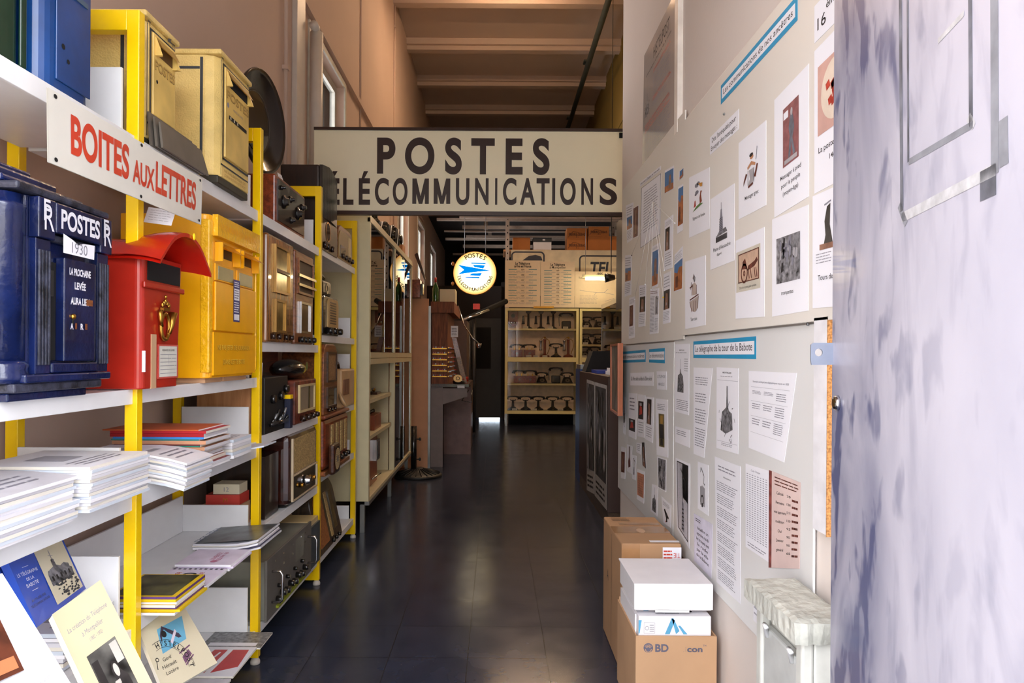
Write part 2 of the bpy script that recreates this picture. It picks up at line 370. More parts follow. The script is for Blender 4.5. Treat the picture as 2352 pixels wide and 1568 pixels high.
# dark storage platform at the back
blk = P('black_void', (14, 12, 12), .9)
struct('trim_6', MB().bx(-1.5, 2.7, 12.7, YB, 4.45, 4.55, darkw))
bar = P('grey_beige_bar', (196, 176, 158), .6)
root = thing('storage_rack', 'tall grey slotted storage rack with rows of overhead bars behind the showcase', 'rack', (1.3, 14.5, 0))
bars = [(1003, 503, .05), (1055, 497, .06), (1062, 521, .07), (1070, 543, .06), (1023, 548, .05), (1063, 565, .08), (1040, 583, .05), (1075, 600, .05), (1020, 530, .03)]
for i, (px, py, h) in enumerate(bars):
    p = atZ(px, py, 4.2); MB().bx(p.x, 2.65, p.y, p.y + .08, 4.2 - h / 2, 4.2 + h / 2, bar).part('cross_bar', root)
for X, y, z0 in ((.2, 13.93, 0), (2.5, 13.95, 0), (.2, 14.8, 0), (2.5, 14.8, 0)):
    u = MB().bx(X, X + .07, y, y + .04, z0, 4.42, bar)
    for k in range(14): u.bx(X + .025, X + .045, y - .001, y, 4.3 - k * .14, 4.33 - k * .14, blk)
    u.part('upright', root)
for X, y in ((-.32, 14.3), (-.28, 15.4), (-.2, 16.6)): MB().bx(X, X + .09, y, y + .03, 4.22, 4.42, bar).part('hanger', root)
MB().bx(.15, 2.6, 13.97, 14.8, 3.52, 3.56, wood_light).part('deck', root)
# far black area: partition, door above a glowing strip standing in for daylight
struct('wall_partition', MB().bx(-1.5, -.95, 14.85, 14.95, 0, 2.9, darkw).bx(.12, 2.6, 14.95, 15.05, 0, 3.0, darkw).bx(-.95, .12, 14.85, 14.95, 2.2, 2.9, darkw))
d_ = MB().bx(-.95, .12, 14.86, 14.92, .035, 2.2, P('dark_door', (30, 27, 27), .5)).bx(-.8, -.1, 14.855, 14.86, 1.1, 2.0, blk).bx(-.85, -.8, 14.82, 14.86, 1.0, 1.12, steel)
struct('door_1', d_)
struct('glow_strip', MB().bx(-.35, .1, 14.95, 14.97, .001, .034, EMIT('daylight_glow_strip', (225, 240, 255), 9)))
# ================= POSTES sign =================
YS = 5.2
s = thing('hanging_sign', 'large cream enamel sign reading POSTES TÉLÉCOMMUNICATIONS hung across the aisle', 'sign', (-.2, YS, 2.47))
signm = P('cream_sign_enamel', (246, 238, 208), .3, var=.03, scale=2, coat=.3); frm = P('dark_brown_frame', (52, 32, 28), .35, coat=.3)
L0, R0 = atY(721, 400, YS).x, .968; Zt, Zb = atY(1100, 301, YS).z, atY(1100, 486, YS).z
MB().bx(L0, R0, YS, YS + .02, Zb, Zt, signm).part('panel', s)
MB().bx(L0, R0, YS - .012, YS + .03, Zt, Zt + .022, frm).bx(L0, R0, YS - .012, YS + .03, Zb - .03, Zb, frm).part('frame', s)
F = FC(0, YS, 0); t = MB(F); dk = P('sign_letters', (48, 30, 28), .4)
a0 = atY(866, 395, YS); a1 = atY(1262, 393, YS); hh = (395 - 318) / F_PX * YS
t.text('P O S T E S', (a0.x + a1.x) / 2, a0.z, hh, dk, w=a1.x - a0.x, c=.003, fat=.035, res=12)
b0 = atY(714, 468, YS); b1 = atY(1418, 468, YS); hh = (467 - 409) / F_PX * YS
xs = {'T': (714, 748), 'É1': (752, 780), 'L': (788, 812), 'É': (824, 850), 'C': (861, 893), 'O': (902, 936), 'M': (947, 985), 'M2': (996, 1034), 'U': (1047, 1078), 'N': (1091, 1122), 'I': (1137, 1142), 'C2': (1155, 1186), 'A': (1194, 1229), 'T2': (1232, 1262), 'I2': (1268, 1275), 'O2': (1286, 1322), 'N2': (1335, 1362), 'S': (1377, 1417)}
for k, (x0, x1) in xs.items():
    p = atY(x0, 468, YS); q = atY(x1, 468, YS)
    if k[0] == 'M':
        sw = (q.x - p.x) * .24; X0, X1, Z0, Z1, xm = p.x, q.x, p.z, p.z + hh, (p.x + q.x) / 2
        t.rect(X0, Z0, X0 + sw, Z1, .003, dk).rect(X1 - sw, Z0, X1, Z1, .003, dk).poly([(xm - sw * .45, Z0), (xm + sw * .45, Z0), (X0 + sw * 1.05, Z1), (X0, Z1)], .0034, dk).poly([(xm - sw * .45, Z0), (xm + sw * .45, Z0), (X1, Z1), (X1 - sw * 1.05, Z1)], .0038, dk)
        continue
    t.text(k[0], (p.x + q.x) / 2, p.z, hh, dk, w=q.x - p.x, c=.003, fat=.028, res=10)
t.part('lettering', s)
MB().bx(.93, .968, YS - .016, YS - .012, Zt - .05, Zt - .01, blk).part('clip', s)
# ================= left shelving =================
PY = [.96, 2.02, 3.07, 4.13, 5.19]; XF = -1.06; XB = -1.45; PT = 2.415
rack = thing('shelving_unit', 'long open shelving unit with bright yellow post frames and white shelves', 'shelf', (-1.25, 3, 0))
for i, y in enumerate(PY):
    m = MB().bx(XF - .037, XF, y, y + .033, .03, PT, yellow_paint).bx(XB, XB + .037, y, y + .033, .03, PT, yellow_paint)
    m.bx(XB + .037, XF - .037, y, y + .033, PT - .06, PT, yellow_paint).bx(XB + .037, XF - .037, y, y + .033, .03, .08, yellow_paint)
    fr_ = m.part('upright_frame', rack, bevel=.002)
    MB(FW()).lathe([(.022, 0), (.022, .012), (.012, .03)], (XF - .018, y + .016, 0), pipew, axis='c').part('levelling_foot', fr_)
SH = {0: [(2.04, .035), (1.29, .03), (1.0, .055), (.58, .03), (.15, .03)], 1: [(2.04, .035), (1.29, .03), (1.0, .055), (.60, .03), (.15, .03)],
      2: [(2.04, .035), (1.45, .03), (1.02, .03), (.60, .03), (.16, .03)], 3: [(2.05, .03), (1.515, .03), (1.02, .03), (.65, .03), (.15, .03)]}
for i in range(4):
    y0 = PY[i] + (.0 if i else -.2) + .034; y1 = PY[i + 1]
    for z, th in SH[i]:
        m = MB().bx(XB + .04, XF - .022, y0, y1, z - th, z, white_lam).bx(XF - .022, XF - .012, y0, y1, z - th - .012, z + .002, white_lam)
        m.part('shelf', rack, bevel=.0015)
side_h = {0: {0: .2, 1: .2, 2: .12, 3: .22, 4: 0}, 1: {0: .16, 1: .03, 2: .16, 3: .12, 4: .2}, 2: {0: .17, 1: .1, 2: .15, 3: .1, 4: .1}, 3: {0: .18, 1: .16, 2: .38, 3: .1, 4: .1}}
for i in range(4):
    for k, (z, th) in enumerate(SH[i]):
        h = side_h[i][k]
        if h: MB().bx(XB + .045, XF - .045, PY[i + 1] - .012, PY[i + 1] - .002, z + .001, z + h, white_lam).part('side_board', rack, bevel=.001)
for i, z, h in ((0, .58, .16), (1, .60, .16), (1, .15, .14)):
    MB().bx(XB + .045, XB + .055, PY[i] + .04, PY[i + 1] - .014, z + .001, z + h, white_lam).part('back_board', rack, bevel=.001)
# enamel sign BOITES AUX LETTRES
XS = -.995
pTL, pTR, pBR, pBL = atX(110, 200, XS), atX(465, 410, XS), atX(462, 516, XS), atX(112, 372, XS)
s = thing('enamel_sign', 'long white enamel sign with red letters BOITES AUX LETTRES on the upper shelf edge', 'sign', (XS, 1.9, 1.83))
Fb = FB(pTL, pTR, pBR, pBL); wen = P('white_enamel', (226, 222, 212), .18, var=.02, coat=.6); red = P('red_enamel', (205, 62, 38), .3, coat=.4)
def curved(a, b, c): return Fb(a, b, c + .0)
m = MB(curved); n = 10
m.grid(lambda i, j: (i, j, 0), 12, n, wen); m.grid(lambda i, j: (1 - i, j, -.0035), 12, n, wen); m.part('plate', s)
t = MB(curved)
for txt, x0, x1, bb, h in (('BOITES', .10, .42, .27, .53), ('AUX', .444, .594, .27, .37), ('LETTRES', .603, .94, .27, .54)):
    t.text(txt, (x0 + x1) / 2, bb, h, red, w=x1 - x0, c=.0012, fat=.03, res=10)
t.part('lettering', s)
t = MB(curved)
for a, b_ in ((.03, .93), (.03, .07), (.5, .95), (.5, .06), (.975, .93), (.975, .07)): t.disc(a, b_, .008, .0015, blk, ry=.03)
t.part('rivets', s)
# ================= letter boxes =================
def rbox(mb, a0, a1, b0, b1, c0, c1, r, mat, n=5):
    """box with front vertical edges rounded (axis b)"""
    pts = []
    for cx_, s0 in ((a1 - r, 0), (a0 + r, math.pi / 2)):
        for k in range(n + 1):
            t_ = s0 + math.pi / 2 * k / n; pts.append((cx_ + r * math.cos(t_), c1 - r + r * math.sin(t_)))
    pts += [(a0, c0), (a1, c0)]; N_ = len(pts)
    P3 = [(a, b0, c) for a, c in pts] + [(a, b1, c) for a, c in pts]
    fs = [tuple(range(N_)), tuple(range(N_, 2 * N_))[::-1]] + [(k, N_ + k, N_ + (k + 1) % N_, (k + 1) % N_) for k in range(N_)]
    return mb.add(P3, fs, mat)
shelf_top = 2.041
# blue
blue = P('blue_box_paint', (10, 62, 124), .35, var=.25, scale=6, coat=.3, bump=.05)
r_ = thing('letter_box', 'plain bright blue metal letter box with overhanging lid on the top shelf', 'mailbox', (-1.2, 1.74, shelf_top))
F = FL(1.63, -1.085, shelf_top)
rbox(MB(F), 0, .2, 0, .34, -.27, 0, .04, blue).part('body', r_, bevel=.004)
MB(F).hexa([(-.01, .342, .0), (.225, .335, .05), (.225, .50, -.25), (-.01, .50, -.25), (-.01, .36, .0), (.225, .352, .055), (.225, .52, -.25), (-.01, .52, -.25)], blue).part('lid', r_, bevel=.004)
MB(F).bx(.045, .185, .03, .31, .0, .004, blue).part('door', r_, bevel=.003)
MB(F).bx(.06, .17, .262, .275, .0045, .006, P('worn_label_strip', (70, 90, 110), .6)).disc(.07, .12, .007, .0045, blk).disc(.09, .09, .006, .0045, blk).part('worn_label', r_)
# green
green = P('dark_green_paint', (6, 50, 32), .35, var=.2, coat=.3)
r_ = thing('letter_box', 'dark green metal letter box at the left edge of the top shelf', 'mailbox', (-1.25, 1.45, shelf_top))
F = FL(1.36, -1.11, shelf_top)
rbox(MB(F), 0, .235, 0, .52, -.27, 0, .03, green).part('body', r_, bevel=.004); MB(F).bx(.22, .24, .02, .5, 0, .008, green).part('edge_strip', r_, bevel=.003)
MB(F).bx(-.01, .245, .5205, .55, -.28, .02, green).part('lid', r_, bevel=.004)
# cream yellow boxes
cy = P('aged_yellow_cast', (232, 200, 122), .45, var=.12, scale=9, bump=.35, bscale=160); cy2 = P('aged_yellow_panel', (228, 192, 108), .35, var=.15, scale=7)
navy_l = P('navy_line', (52, 56, 62), .6)
def cream_box(y0, w, h, xf, depth, label, kindn):
    r = thing('letter_box', label, 'mailbox', (xf - depth / 2, y0 + w / 2, shelf_top)); F = FL(y0, xf, shelf_top)
    cz = .035
    body = MB(F); body.prism([], 0, 0, cy) if 0 else None
    poly = [(0, -depth), (w, -depth), (w, 0), (cz, 0), (.01, -.02), (0, -.05)]
    N_ = len(poly); P3 = [(a, .03, c) for a, c in poly] + [(a, h - .02, c) for a, c in poly]
    body.add(P3, [tuple(range(N_))[::-1], tuple(range(N_, 2 * N_))] + [(k, (k + 1) % N_, N_ + (k + 1) % N_, N_ + k) for k in range(N_)], cy)
    # mirrored winding: polygon given in (a,c); keep normals outward
    body.part('body', r, bevel=.004)
    MB(F).bx(-.006, w + .006, h - .0195, h, -depth - .005, .012, cy).part('top_slab', r, bevel=.006)
    MB(F).bx(.004, w, 0, .0295, -depth, -.002, P('dark_base', (60, 56, 46), .6)).part('base', r, bevel=.004)
    MB(F).bx(.05, w - .02, .11, h - .045, 0, .008, cy2).part('door', r, bevel=.003)
    ln = MB(F)
    for q in ((.038, .098, .047, h - .04), (w - .018, .098, w - .011, h - .04), (.038, h - .043, w - .011, h - .036), (.038, .098, w - .011, .106), (.02, .035, .024, h - .03), (.02, .073, w - .01, .079)): ln.rect(*q, .002, navy_l)
    sf = lambda a, b_, c: F(-.0008 - c, b_, -a)
    ln.F = sf
    for q in ((.058, .05, .069, h - .03), (depth - .025, .05, depth - .014, h - .05), (.07, h - .075, depth - .014, h - .065), (.07, .07, depth - .014, .08)): ln.rect(*q, .0, navy_l)
    ln.part('painted_lines', r)
    hd = MB(F); x0, x1 = .06, w - .03; zt = h - .055
    hd.hexa([(x0, zt - .06, .008), (x0 + .012, zt - .06, .008), (x0 + .012, zt - .06, .026), (x0, zt - .06, .032), (x0, zt, .008), (x0 + .012, zt, .008), (x0 + .012, zt - .005, .012), (x0, zt - .005, .012)], cy2)
    hd.hexa([(x1 - .012, zt - .06, .008), (x1, zt - .06, .008), (x1, zt - .06, .032), (x1 - .012, zt - .06, .026), (x1 - .012, zt, .008), (x1, zt, .008), (x1, zt - .005, .012), (x1 - .012, zt - .005, .012)], cy2)
    hd.add([(x0, zt, .01), (x1, zt, .01), (x1, zt - .035, .03), (x0, zt - .035, .03)], [(3, 2, 1, 0), (0, 1, 2, 3)], cy2).part('slot_hood', r)
    MB(F).bx(x0 + .013, x1 - .013, zt - .055, zt - .02, .0085, .0095, blk if kindn else P('slot_brown', (90, 62, 30), .6)).part('slot', r)
    t = MB(F); t.text('POSTES', (x0 + x1) / 2, zt - .103, .03, P('raised_letters', (196, 158, 86), .4), w=x1 - x0 + .005, c=.0095, fat=.02)
    t.text('POSTES', (x0 + x1) / 2 + .0018, zt - .1045, .03, P('raised_letter_shade', (120, 92, 50), .5), w=x1 - x0 + .005, c=.0088, fat=.02)  # darker offset copy paints the shade under the flat letters
    for a in (.03, w - .022): t.text('PTT', a, h - .034, .014, navy_l, w=.018, c=.0035, fat=.02)
    if kindn:
        t.text('HEURES DES LEVEES', (x0 + x1) / 2, zt - .135, .008, ink_grey, w=.1, c=.0095); t.disc(x0 + .01, zt - .13, .01, .0095, ink_grey)
        t.rect(x0 + .02, zt - .18, x1 - .02, zt - .165, .0095, blk)
        for k in range(3): t.rect(x0 + .03 + k * .035, zt - .178, x0 + .04 + k * .035, zt - .167, .0105, paper2)
        for a, z_, s_ in (('NE PAS DEPOSER DE', .055, 1), ('JOURNAUX DANS CETTE BOITE', .038, 1)): t.text(a, w / 2 + .01, z_, .01, P('raised_letters', (0, 0, 0)), w=w * .7, c=.0015, fat=.02)
    else: t.disc(x0 + .01, zt - .14, .006, .0095, blk); t.poly([(x0 + .07, h - .038), (x0 + .11, h - .035), (x0 + .09, h - .028), (x0 + .1, h - .02), (x0 + .075, h - .026)], .0125, navy_l)
    t.part('relief_lettering', r); return r
cream_box(2.1, .215, .415, -1.09, .26, 'aged cream yellow letter box on the top shelf just behind the first yellow post', 0)
cream_box(2.56, .315, .50, -1.045, .3, 'tall aged cream yellow letter box with navy lines, left of the black horn', 1)
gs = P('dull_grey_metal', (118, 112, 104), .45, metal=.5)
for k in range(3):
    F = FL(2.11 + .012 * k, -1.082 + .012 * k, shelf_top)
    where_k = ('innermost', 'middle', 'outermost')[k]
    MB(F).hexa([(0, .001, .016), (.34, .001, .016), (.34, .001, .008), (0, .001, .008), (.0, .105 - .012 * k, .006), (.30, .105 - .012 * k, .006), (.30, .105 - .012 * k, 0), (0, .105 - .012 * k, 0)], gs).solo('metal_plate', '%s of three grey metal plates at the foot of the cream yellow letter box' % where_k, 'plate', 'grey plates leaning on the top shelf')
# --- navy cast letter box 1930
navy = P('navy_cast_paint', (16, 28, 72), .25, var=.35, scale=10, coat=.5, bump=.15, bscale=70); navy_w = P('worn_navy_edge', (52, 54, 70), .45, var=.5, scale=30, bump=.2)
wht = P('white_relief_paint', (225, 224, 232), .45)
N0, NW, NH, NX = 1.46, .345, .46, -1.03; nz = 1.291
r_ = thing('letter_box', 'navy blue cast iron letter box with white POSTES lettering and 1930 paper label', 'mailbox', (-1.18, 1.63, nz))
F = FL(N0, NX, nz)
m = MB(F); rbox(m, .05, NW, .06, NH, -.3, -.012, .012, navy); m.part('body', r_, bevel=.003)
m = MB(F); m.lathe([(.045, 0), (.045, .36), (.047, .365), (.04, .37), (.04, .39)], (.03, .065, -.05), navy, n=16); m.part('corner_column', r_)
m = MB(F); m.lathe([(.05, 0), (.055, .015), (.05, .03), (.053, .04), (.046, .05)], (.03, .04, -.05), navy, n=16); m.part('column_base', r_)
for a0, a1 in ((.062, .112), (NW - .048, NW)):
    m = MB(F)
    m.bx(a0, a1, .06, NH - .095, -.012, .004, navy)
    for k in range(4): m.bx(a0 + .006 + k * .011, a0 + .012 + k * .011, .08, NH - .12, .004, .009, navy_w)
    m.part('fluted_pilaster', r_, bevel=.001)
m = MB(F)
for a0, a1 in ((.058, .115), (NW - .05, NW + .002)): m.bx(a0, a1, NH - .094, NH - .003, -.011, .014, navy)
m.bx(.116, NW - .052, NH - .075, NH - .005, -.011, .016, navy); m.bx(.1155, NW - .051, NH - .095, NH - .078, -.011, .003, navy_w); m.part('frieze', r_, bevel=.003)
m = MB(F)
m.bx(.02, NW + .004, .0405, .0595, -.31, .012, navy).bx(.0, NW - .02, .02, .04, -.3, .002, navy_w).bx(.01, NW - .05, 0, .0195, -.29, -.02, navy); m.bx(.115, NW - .05, .0605, .085, -.011, .008, navy); m.part('plinth', r_, bevel=.004)
m = MB(F)
m.bx(.0, NW + .004, NH + .0005, NH + .018, -.31, .006, navy_w).bx(.0, NW - .05, NH + .0185, NH + .035, -.3, -.03, navy).bx(.0, NW - .11, NH + .0355, NH + .06, -.28, -.06, navy).bx(-.02, NW - .16, NH + .0605, NH + .08, -.26, -.09, navy); m.part('stepped_roof', r_, bevel=.006)
m = MB(F); m.bx(.12, .155, .09, NH - .14, -.0118, -.0100, blk).bx(.124, .138, .24, .30, -.0098, -.005, P('old_lock', (70, 66, 60), .4, metal=.7)); m.part('dark_opening', r_)
m = MB(F); m.bx(.152, .275, .088, NH - .127, -.011, .012, navy).bx(.277, .29, .088, NH - .127, -.011, .006, navy_w); m.part('door', r_, bevel=.003)
t = MB(F)
t.text('POSTES', .207, NH - .061, .043, wht, w=.155, c=.0175, fat=.03, res=8)
for a, c in ((.087, .0155), (NW - .024, .0155)):
    t.text('R', a + .004, NH - .075, .06, wht, w=.034, c=c, fat=.0); t.text('F', a - .006, NH - .055, .05, wht, w=.022, c=c + .001)
for s_, z_, w_ in (('LA PROCHAINE', NH - .165, .085), ('LEVÉE', NH - .198, .045), ('AURA LIEU', NH - .235, .075)): t.text(s_, .21, z_, .016, wht, w=w_, c=.0135, fat=.04)
t.text('A', .178, .165, .014, wht, w=.012, c=.0135, fat=.04).text('R', .218, .165, .014, wht, w=.012, c=.0135, fat=.04); t.rect(.19, .165, .198, .18, .0135, wood_mid).rect(.23, .165, .24, .18, .0135, wood_mid).rect(.235, NH - .235, .262, NH - .22, .0137, wood_mid)
t.part('white_lettering', r_)
t = MB(F); t.poly([(.137, NH - .073), (.175, NH - .083), (.195, NH - .092), (.215, NH - .085), (.262, NH - .082), (.26, NH - .118), (.137, NH - .118)], .0175, paper); t.text('1930', .2, NH - .113, .026, ink_grey, w=.062, c=.0178); t.part('year_label', r_, label='white paper label with 1930')
t = MB(F); t.ball((.182, NH - .265, .014), .007, .007, .006, brass); t.bx(.1795, .184, NH - .283, NH - .268, .0121, .0145, blk); t.part('keyhole', r_)
# --- red letter box with hood
redp = P('red_gloss_paint', (186, 24, 12), .25, var=.1, coat=.6); redf = P('red_front_paint', (172, 36, 22), .35, var=.08, coat=.3)
R0_, RW, RX = 1.985, .265, -1.03
r_ = thing('letter_box', 'red letter box with a hooded top and a brass crowned post horn', 'mailbox', (-1.17, 2.1, nz))
F = FL(R0_, RX, nz)
def rb(a, b_, c): return F(a * (1 - .12 * (1 - b_ / .4)) if a > .13 else a, b_, c)
m = MB(rb); rbox(m, 0, RW, 0.002, .40, -.29, 0, .02, redf); m.part('body', r_, bevel=.004, label='red painted body with a slightly faded front')
m = MB(F)
def hood(i, j, up=0):
    t_ = i * 2 - 1; s_ = j
    c = -.31 + .385 * s_; arch = .085 * math.cos(t_ * math.pi / 2 * .95); fl = max(0, (s_ - .62) / .38)
    a = RW / 2 + t_ * (RW / 2 + .012 + .03 * fl); b_ = .40 + arch * (.6 + .75 * fl - .25 * fl * fl) - .02 * max(0, abs(t_) - .55) * 2 - .022 * fl * fl + .008
    return (a, b_ + up, c)
m.grid(lambda i, j: hood(1 - i, j), 16, 14, redp); m.grid(lambda i, j: hood(i, j, -.012), 16, 14, redp)
m.grid(lambda i, j: (lambda p: (p[0], p[1] - .012 * j, p[2]))(hood(1 - i, 1)), 16, 1, redp); m.part('hood', r_, label='glossy red saddle shaped hood')
MB(F).bx(.03, RW - .03, .325, .385, .0005, .003, blk).part('slot', r_)
MB(F).bx(.0, RW - .01, .30, .318, .0005, .01, redf).part('slot_sill', r_, bevel=.004)
t = MB(F); t.ball((RW * .62, .475, .079), .006, .011, .004, yellow_paint); t.part('yellow_dot', r_)
t = MB(F); cxx, cyy = .125, .19
t.tube([(cxx + .026 * math.cos(q), cyy + .04 * math.sin(q), .008) for q in [math.radians(x) for x in range(0, 360, 20)]], .0065, brass, 8, closed=True)
t.tube([(cxx - .024, cyy, .01), (cxx - .036, cyy + .02, .012), (cxx - .038, cyy + .05, .012)], .006, brass, rs=[.006, .006, .008]); t.tube([(cxx + .02, cyy - .02, .012), (cxx + .034, cyy + .01, .014), (cxx + .04, cyy + .045, .014)], .007, brass, rs=[.006, .008, .014])
for k in range(5): t.ball((cxx - .02 + .01 * k, cyy + .066 + .006 * (2 - abs(k - 2)), .01), .006, .009, .005, brass)
t.bx(cxx - .02, cxx + .02, cyy + .048, cyy + .058, .003, .014, brass); t.ball((cxx, cyy + .092, .01), .005, .006, .005, brass); t.part('post_horn_emblem', r_)
t = MB(F); t.bx(.095, .225, .03, .135, .0008, .003, P('pink_frame', (196, 80, 70), .5)); t.rect(.1, .035, .215, .13, .0036, P('notice_card', (214, 212, 202), .5))
t.text('HORAIRES DE LEVEES', .157, .115, .006, ink, w=.08, c=.0042); t.lines(.105, .04, .21, .11, 6, ink_grey, c=.0042, fill=.12, words=1, ragged=0); t.rect(.155, .075, .156, .105, .0042, ink_grey); t.part('notice_plate', r_)
MB(FL(2.05, -1.12, nz + .505)).add([(0, 0, 0), (.11, .0, .03), (.13, .05, -.05), (.03, .055, -.08)], [(0, 1, 2, 3), (3, 2, 1, 0)], paper).lines(.02, .01, .1, .02, 1, ink_grey, c=.0, seed=2).solo('note_sheet', 'handwritten white note lying on the red letter box', 'paper') if 0 else None
nf = FV(atY(330, 510, 2.13), (1, .05, -.12), (.12, .35, .9))
m = MB(nf); m.bx(0, .085, 0, .055, 0, .001, paper); m.lines(.01, .008, .078, .05, 5, ink_faint, c=.0016, fill=.15, words=6); m.solo('note_sheet', 'handwritten white note propped on top of the red letter box', 'paper')
# wood wedge + price tag at the post
m = MB(FC(-1.058, 2.02, nz)); m.bx(0, .03, .002, .165, -.05, -.02, card); m.solo('cardboard_strip', 'small upright cardboard strip beside the red letter box', 'cardboard')
m = MB(FC(-1.057, 1.995, nz + .053)); m.bx(0, .033, 0, .062, -.003, 0, paper); m.text("12 € l'exemplaire", .017, .03, .01, ink, w=.055, c=.001, rot=math.pi / 2); m.solo('price_tag', "small white price tag reading 12 € l'exemplaire taped to the yellow post", 'label')
# --- modern yellow letter box
yb = P('post_office_yellow', (250, 178, 14), .3, var=.04, coat=.4); yb_s = P('post_yellow_cast', (252, 186, 20), .3, var=.08, coat=.4, bump=.5, bscale=70)
Y0, YW, YX, YH = 2.46, .47, -1.035, .595
r_ = thing('letter_box', 'bright yellow letter box with two hooded slots on the second shelf', 'mailbox', (-1.2, 2.69, nz))
F = FL(Y0, YX, nz + .018)
rbox(MB(F), .0, YW, 0, YH, -.32, 0, .03, yb).part('body', r_, bevel=.004)
m = MB(F); m.bx(.03, YW + .004, YH - .075, YH + .003, 0, .02, yb_s); m.text('LE TIMBRE DE SAISON', YW / 2, YH - .045, .02, yb, w=.36, c=.0215); m.part('header_band', r_, bevel=.004)
MB(F).bx(-.004, .03, .02, YH - .02, -.03, .004, yb_s).bx(YW - .012, YW + .004, .02, YH - .08, .0, .01, yb_s).part('corner_strip', r_, bevel=.006)
for a0 in (.05, .26):
    h = MB(F); a1 = a0 + .18; z = YH - .145
    h.add([(a0, z + .055, .001), (a1, z + .055, .001), (a1, z + .02, .05), (a0, z + .02, .05)], [(0, 1, 2, 3), (3, 2, 1, 0)], yb); h.prism([(a0, z - .02), (a0 + .008, z - .02), (a0 + .008, z + .05), (a0, z + .05)], .001, .03, yb).prism([(a1 - .008, z - .02), (a1, z - .02), (a1, z + .05), (a1 - .008, z + .05)], .001, .03, yb); h.part('slot_hood', r_)
    MB(F).bx(a0 + .02, a1 - .02, z - .0, z + .035, .0005, .002, P('slot_dark', (60, 46, 30), .5)).part('slot', r_)
    MB(F).bx(a0 - .005, a1 + .0, z - .09, z - .028, .0005, .006, yb).bx(a0 + .015, a1 - .02, z - .085, z - .035, .0061, .008, P('window_insert', (172, 158, 110), .2, coat=.8)).part('window', r_, bevel=.002)
m = MB(F); m.bx(.04, YW - .015, .175, YH - .24, .0005, .01, yb); m.part('door', r_, bevel=.003)
m = MB(F); m.bx(.03, YW - .01, .01, .168, .0005, .008, yb)
for s_, z_, w_ in (('NE PAS JETER DE JOURNAUX', .105, .33), ('DANS CETTE BOITE', .05, .22)): m.text(s_, YW / 2 - .01, z_, .018, P('yellow_relief', (255, 205, 70), .3), w=w_, c=.0095, fat=.02); m.text(s_, YW / 2 - .012, z_ - .002, .018, P('yellow_relief_shade', (196, 132, 8), .3), w=w_, c=.0088, fat=.02)  # second, darker copy is shifted down to paint relief shade
m.part('lower_panel', r_, bevel=.002)
m = MB(F); m.rect(.205, .215, .272, .38, .0108, P('navy_sticker', (44, 48, 120), .4)); m.rect(.212, .3, .265, .345, .0112, paper).rect(.212, .222, .265, .245, .0112, paper); m.lines(.212, .25, .265, .295, 5, paper, c=.0113, words=2).lines(.212, .35, .265, .374, 3, paper, c=.0113, words=2).lines(.215, .305, .262, .342, 4, ink_grey, c=.0115, words=2); m.part('sticker', r_, label='navy and white sticker')
for a_, a2 in ((.02, .17), (.19, .43)): MB(FL(Y0, YX, nz)).bx(a_, a2, .0, .0175, -.2, -.02, card).solo('wooden_block', 'flat light wooden block under the %s of the bright yellow letter box' % ('near corner' if a_ < .1 else 'middle'), 'block', bevel=.002)
# --- gramophone horn loudspeaker on top shelf
hb = P('horn_black', (26, 22, 22), .28, coat=.4, bump=.05)
r_ = thing('horn_loudspeaker', 'large round black horn loudspeaker on the top shelf behind the cream letter boxes', 'loudspeaker', (-1.2, 3.1, shelf_top))
cc = Vector((-1.17, 3.42, 2.56)); u_ = Vector((.1, 1, 0)); F = FV(cc, u_, (0, 0, 1))
m = MB(F); m.lathe([(.0, -.16), (.03, -.15), (.05, -.1), (.1, -.055), (.17, -.03), (.235, -.005), (.25, .01), (.255, .0), (.25, -.012), (.235, -.02), (.17, -.045), (.1, -.07), (.06, -.11), (.04, -.17), (0, -.18)][::-1], (0, 0, 0), hb, axis='c', n=40); m.part('horn', r_)
m = MB(F); m.lathe([(.148, -.036), (.152, -.031), (.156, -.033), (.152, -.038)], (0, 0, 0), P('horn_sheen', (50, 44, 40), .2, coat=.5), axis='c', n=36); m.part('horn_ring', r_)
m = MB(); m.tube([(-1.33, 3.42, 2.56), (-1.37, 3.40, 2.45), (-1.36, 3.3, 2.25), (-1.34, 3.2, 2.1)], .03, hb); m.lathe([(.08, 0), (.08, .02), (.04, .05)], (-1.34, 3.2, shelf_top), hb, axis='c'); m.part('neck', r_)
# ================= radios and devices on the shelving =================
dial_m = P('dial_glass', (70, 58, 34), .12, coat=.8); gold_cloth = P('gold_cloth', (176, 148, 96), .8, var=.35, scale=120); knobm = P('knob_brown', (40, 22, 16), .2, coat=.5)
ivory = P('ivory', (214, 190, 140), .35); blackw = WOOD('black_wood', (20, 12, 10), (38, 22, 16), axis='Z', rough=.3)
def knob(F, a, b_, c, r, mat, parent, l=.02, name='knob'):
    m = MB(F); m.lathe([(r, 0), (r, l * .7), (r * .8, l)], (a, b_, c), mat, axis='c', n=14); m.part(name, parent)
def arch_poly(w, h, r, n=8):
    p = [(0, 0), (w, 0), (w, h - r)]
    for k in range(1, n): t = math.pi / 2 * k / n; p.append((w - r + r * math.cos(t), h - r + r * math.sin(t)))
    p.append((w - r, h)); p.append((r, h))
    for k in range(1, n): t = math.pi / 2 * (1 + k / n); p.append((r + r * math.cos(t), h - r + r * math.sin(t)))
    p.append((0, h - r)); return p
def bodyarch(F, w, h, r, d, mat, parent, bev_=.004, name='cabinet'):
    m = MB(F); m.prism(arch_poly(w, h, r), -d, 0, mat); return m.part(name, parent, bevel=bev_)
